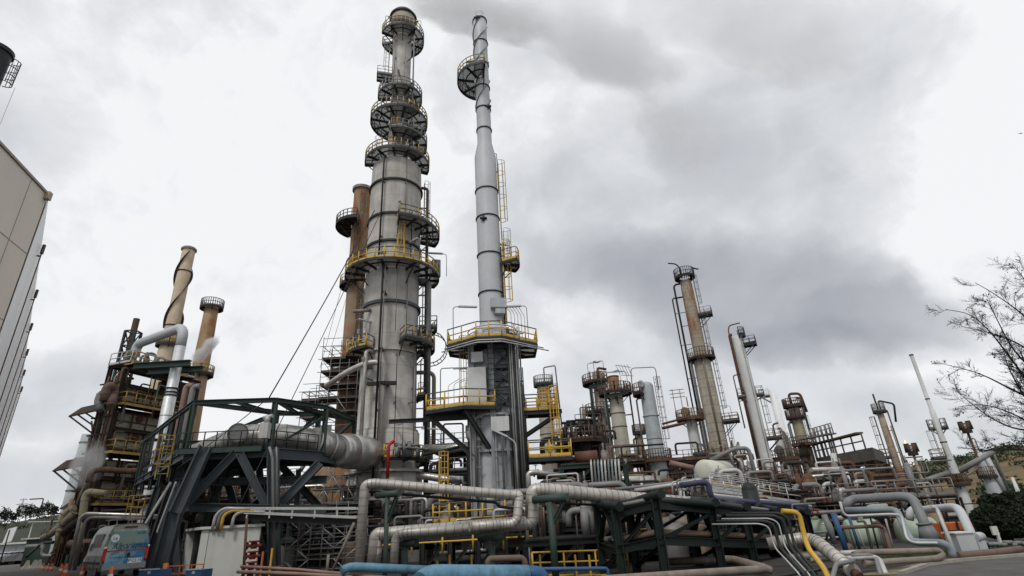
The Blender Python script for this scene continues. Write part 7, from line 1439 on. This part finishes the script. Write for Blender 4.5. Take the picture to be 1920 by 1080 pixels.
for k, lm in enumerate(limbs):
    Yl = 11.2 + (k * 1.7) % 3.4; P = [V(hub_)] + [pt(x, y, Yl) for x, y in lm]; P = wood.path(P, .5, 4); tot = len(P); acc = [0]
    for a_, b_ in zip(P, P[1:]): acc.append(acc[-1] + (b_ - a_).length)
    rad = lambda t: .06 * (1 - t) ** 1.2 + .006
    for i, (a_, b_) in enumerate(zip(P, P[1:])):
        t0_, t1_ = acc[i] / acc[-1], acc[i + 1] / acc[-1]; wood.cyl(a_, b_, rad(t0_), rad(t1_), n=7, caps=False); n_ = int((b_ - a_).length / .10)
        for j_ in range(n_):
            t = t0_ + (t1_ - t0_) * j_ / max(1, n_)
            if t < .36 or brnd.random() < .2: continue
            q = a_ + (b_ - a_) * (j_ + .5) / n_; d = (b_ - a_).normalized(); twig(q, (d * .7 + rv(.8)).normalized(), max(.004, rad(t) * .42), brnd.uniform(.28, .7) * (1.15 - .55 * t), 1)
wood.build('trunk', mat('dark_twigs', (.022, .017, .018), .9), bt); leaves.build('remaining_leaves', mat('dead_leaves', (.06, .03, .028), .8), bt)
# trees on the left ridge, pylon
for k in range(16):
    x = -5 + k * 12 + rnd.uniform(-4, 4); Y_ = rnd.uniform(190, 250); base = pt(x, np.interp(x, [-60, 0, 40, 90, 140, 220], [984, 978, 971, 962, 954, 944]) + 9, 322); h_ = rnd.uniform(5, 10); t = thing('ridge_tree', 'dark pine on the distant left ridge', 'tree', base, 'pines along the left ridge')
    mb = MB(); crown(mb, base + V((0, 0, h_ * .75)), h_ * .36, h_ * .36, h_ * .42, 260, .55, rnd, .1); mb.build('crown', leafm, t); mb = MB(); mb.cyl(base - V((0, 0, 3)), base + V((0, 0, h_ * .8)), .25, .1, n=6); mb.build('trunk', barkm, t)
p = pt(30, 985, 320); q = pt(39, 935, 320); mb = MB(); H_ = q.z - p.z
for s in (-1, 1): mb.cyl(p + V((s * 1.6, 0, 0)), p + V((0, 0, H_)), .14, n=4)
for h_, w_ in ((.95, 2.2), (.78, 3.6), (.6, 3.0)): mb.cyl(p + V((-w_, 0, H_ * h_)), p + V((w_, 0, H_ * h_)), .12, n=4); mb.cyl(p + V((-w_, 0, H_ * h_)), p + V((0, 0, H_ * (h_ + .05))), .08, n=4); mb.cyl(p + V((w_, 0, H_ * h_)), p + V((0, 0, H_ * (h_ + .05))), .08, n=4)
for k in range(6): a_ = p + V((-1.6 * (1 - k / 6), 0, H_ * k / 6)); b_ = p + V((1.6 * (1 - (k + 1) / 6), 0, H_ * (k + 1) / 6)); mb.cyl(a_, b_, .08, n=4)
o = mb.build('power_pylon', 'rail', None, p); tag(o, 'faint lattice power pylon on the left ridge', 'pylon')
# shrubs over the hills
def on_surf(hv, i, j, na): return V(hv[j * na + i])
for (o_, hv, na, nd), cnt, nm, mm, s in ((hR, 800, 'hill_shrubs', leafm2, .8), (hL, 260, 'ridge_scrub', leafm2, .9)):
    mb = MB()
    for _ in range(cnt):
        i = rnd.randrange(1, na - 2); j = rnd.randrange(2, nd); 
        cl = math.sin(i * .31 + j * .9) + math.sin(i * .13 - j * .5)
        if cl < rnd.uniform(-1.2, 1.2): continue
        q = on_surf(hv, i, j, na) + (on_surf(hv, i + 1, j, na) - on_surf(hv, i, j, na)) * rnd.random(); rr = rnd.uniform(1.0, 3.2); crown(mb, q + V((0, 0, rr * .2)), rr * 1.3, rr * 1.3, rr * .6, int(rr * 26), .42, rnd, .3)
    o = mb.build(nm, mm); o['kind'] = 'stuff'; tag(o, 'low shrubs spread over the ' + ('dry right hill' if 'hill' in nm else 'left hillside'), 'shrubs')
mb = MB()
for _ in range(2600):
    x = rnd.uniform(1640, 1930); y = 1050 - (x - 1640) * .055 + rnd.uniform(-10, 3); q = gp(x, y, GZ); h_ = rnd.uniform(.05, .22); a_ = V((rnd.uniform(-.04, .04), rnd.uniform(-.04, .04), h_)); mb.add([q - V((.015, 0, 0)), q + V((.015, 0, 0)), q + a_], [(0, 1, 2)])
o = mb.build('grass', mat('grass_blades', (.07, .09, .035), .9)); o['kind'] = 'stuff'; tag(o, 'weedy grass along the right verge below the ground pipes', 'grass')
# bird
p = pt(1914, 250, 60); mb = MB(); mb.add([p + V((-.55, 0, .12)), p + V((0, 0, .0)), p + V((0, .12, .02)), p + V((.5, 0, .1)), p + V((.1, 0, -.05)), p + V((-.1, 0, -.04))], [(0, 1, 2), (1, 3, 2), (1, 4, 3), (0, 5, 1)]); mb.sphere(p, .09, 6, sz=.8); o = mb.build('bird', 'black', None, p); tag(o, 'small dark flying bird at the right edge of the sky', 'bird')
# ================================================================== smoke and steam
def vol(name, lb, c, size, dens, colr, scale, seed, rot=0, thr=.46, tilt=0, stretch=(1, 1, 1), wid=.28):
    m = bpy.data.materials.new(name + '_volume'); m.use_nodes = True; t = m.node_tree; n = t.nodes; l = t.links; n.clear(); o = n.new('ShaderNodeOutputMaterial'); pv = n.new('ShaderNodeVolumePrincipled'); l.new(pv.outputs[0], o.inputs['Volume'])
    pv.inputs['Color'].default_value = (*colr, 1); pv.inputs['Anisotropy'].default_value = .2
    tc = n.new('ShaderNodeTexCoord'); ns = n.new('ShaderNodeTexNoise'); ns.inputs['Scale'].default_value = scale; ns.inputs['Detail'].default_value = 6; ns.inputs['Roughness'].default_value = .62; ns.inputs['Distortion'].default_value = .4
    mp = n.new('ShaderNodeMapping'); mp.inputs['Location'].default_value = (seed, seed * .7, 0); mp.inputs['Scale'].default_value = stretch; l.new(tc.outputs['Object'], mp.inputs[0]); l.new(mp.outputs[0], ns.inputs['Vector'])
    ln = n.new('ShaderNodeVectorMath'); ln.operation = 'LENGTH'; l.new(tc.outputs['Object'], ln.inputs[0])
    fo = n.new('ShaderNodeMapRange'); fo.interpolation_type = 'SMOOTHSTEP'; l.new(ln.outputs['Value'], fo.inputs[0]); fo.inputs[1].default_value = .15; fo.inputs[2].default_value = 1.0; fo.inputs[3].default_value = .30; fo.inputs[4].default_value = -.32
    ad = n.new('ShaderNodeMath'); ad.operation = 'ADD'; l.new(ns.outputs['Fac'], ad.inputs[0]); l.new(fo.outputs[0], ad.inputs[1])
    mr = n.new('ShaderNodeMapRange'); mr.interpolation_type = 'SMOOTHSTEP'; l.new(ad.outputs[0], mr.inputs[0]); mr.inputs[1].default_value = thr; mr.inputs[2].default_value = thr + wid; mr.inputs[3].default_value = 0; mr.inputs[4].default_value = dens; l.new(mr.outputs[0], pv.inputs['Density'])
    mb = MB(); mb.sphere((0, 0, 0), 1, 12); ob = mb.build(name, m, None, (0, 0, 0)); ob.location = c; ob.scale = size; ob.rotation_euler = (0, tilt, rot); tag(ob, lb, 'smoke' if 'smoke' in name else 'steam', 'smoke from the chimneys' if 'smoke' in name else None, 'stuff'); return ob
for nm, lb, a_, b_, Y_, ry, rz_, dn_, sd in (('smoke_plume', 'dense start of the smoke plume behind the tops of the two tall chimneys', (600, -70), (1210, 120), 66, 9, 9, .2, 3.1), ('smoke_plume', 'ragged middle of the smoke plume drifting right of the thin stack', (860, -10), (1440, 210), 70, 12, 12, .11, 9.7), ('smoke_plume', 'thin spreading end of the smoke plume at the upper right', (1120, -60), (1800, 190), 78, 17, 17, .045, 5.2), ('smoke_plume', 'low trailing wisps hanging under the right end of the smoke plume', (1130, 120), (1420, 400), 76, 10, 10, .06, 1.9)):
    p0_, p1_ = pt(*a_, Y_), pt(*b_, Y_); ax_ = p1_ - p0_; o_ = vol(nm, lb, (p0_ + p1_) / 2, (ax_.length / 2, ry, rz_), dn_, (.89, .89, .90), 2.6, sd, math.atan2(ax_.y, ax_.x), .50, -math.atan2(ax_.z, math.hypot(ax_.x, ax_.y)), (1.5, .8, .8), .2)
c_ = pt(385, 655, 64); vol('steam_wisp', 'thin white steam wisp crossing the ochre chimney', c_, (4.2, 1.6, 1.6), 2.6, (.98, .98, .98), 2.2, 1.3, 0, .5, R(-48), (1, 1, 1))
c_ = pt(165, 868, 50); vol('steam_cloud', 'pale steam drifting around the left flank of the furnace', c_, (3.0, 2.0, 3.6), .5, (.97, .97, .97), 2.2, 5.3, 0, .46)

# added dark backdrop halls that block bright sky gaps low between the structures
for lb, xa, xb, yt, Y_, dp_ in (('dark rusty backdrop hall added behind the trestle legs', 300, 575, 905, 63, 8), ('dark backdrop hall added between the tallest column and the heater', 690, 890, 950, 66, 8), ('dark backdrop hall added right of the heater behind the green supports', 985, 1200, 938, 64, 8), ('long dark backdrop hall added behind the pipe rack', 1195, 1560, 948, 70, 8), ('dark low backdrop hall added behind the green tanks', 1560, 1790, 962, 62, 6)):
    a = pt(xa, yt + 5, Y_); b = pt(xb, yt - 5, Y_); zt_ = a.z; t = thing('backdrop_hall', lb, 'backdrop hall', (a.x, a.y, GZ)); L_ = b.x - a.x
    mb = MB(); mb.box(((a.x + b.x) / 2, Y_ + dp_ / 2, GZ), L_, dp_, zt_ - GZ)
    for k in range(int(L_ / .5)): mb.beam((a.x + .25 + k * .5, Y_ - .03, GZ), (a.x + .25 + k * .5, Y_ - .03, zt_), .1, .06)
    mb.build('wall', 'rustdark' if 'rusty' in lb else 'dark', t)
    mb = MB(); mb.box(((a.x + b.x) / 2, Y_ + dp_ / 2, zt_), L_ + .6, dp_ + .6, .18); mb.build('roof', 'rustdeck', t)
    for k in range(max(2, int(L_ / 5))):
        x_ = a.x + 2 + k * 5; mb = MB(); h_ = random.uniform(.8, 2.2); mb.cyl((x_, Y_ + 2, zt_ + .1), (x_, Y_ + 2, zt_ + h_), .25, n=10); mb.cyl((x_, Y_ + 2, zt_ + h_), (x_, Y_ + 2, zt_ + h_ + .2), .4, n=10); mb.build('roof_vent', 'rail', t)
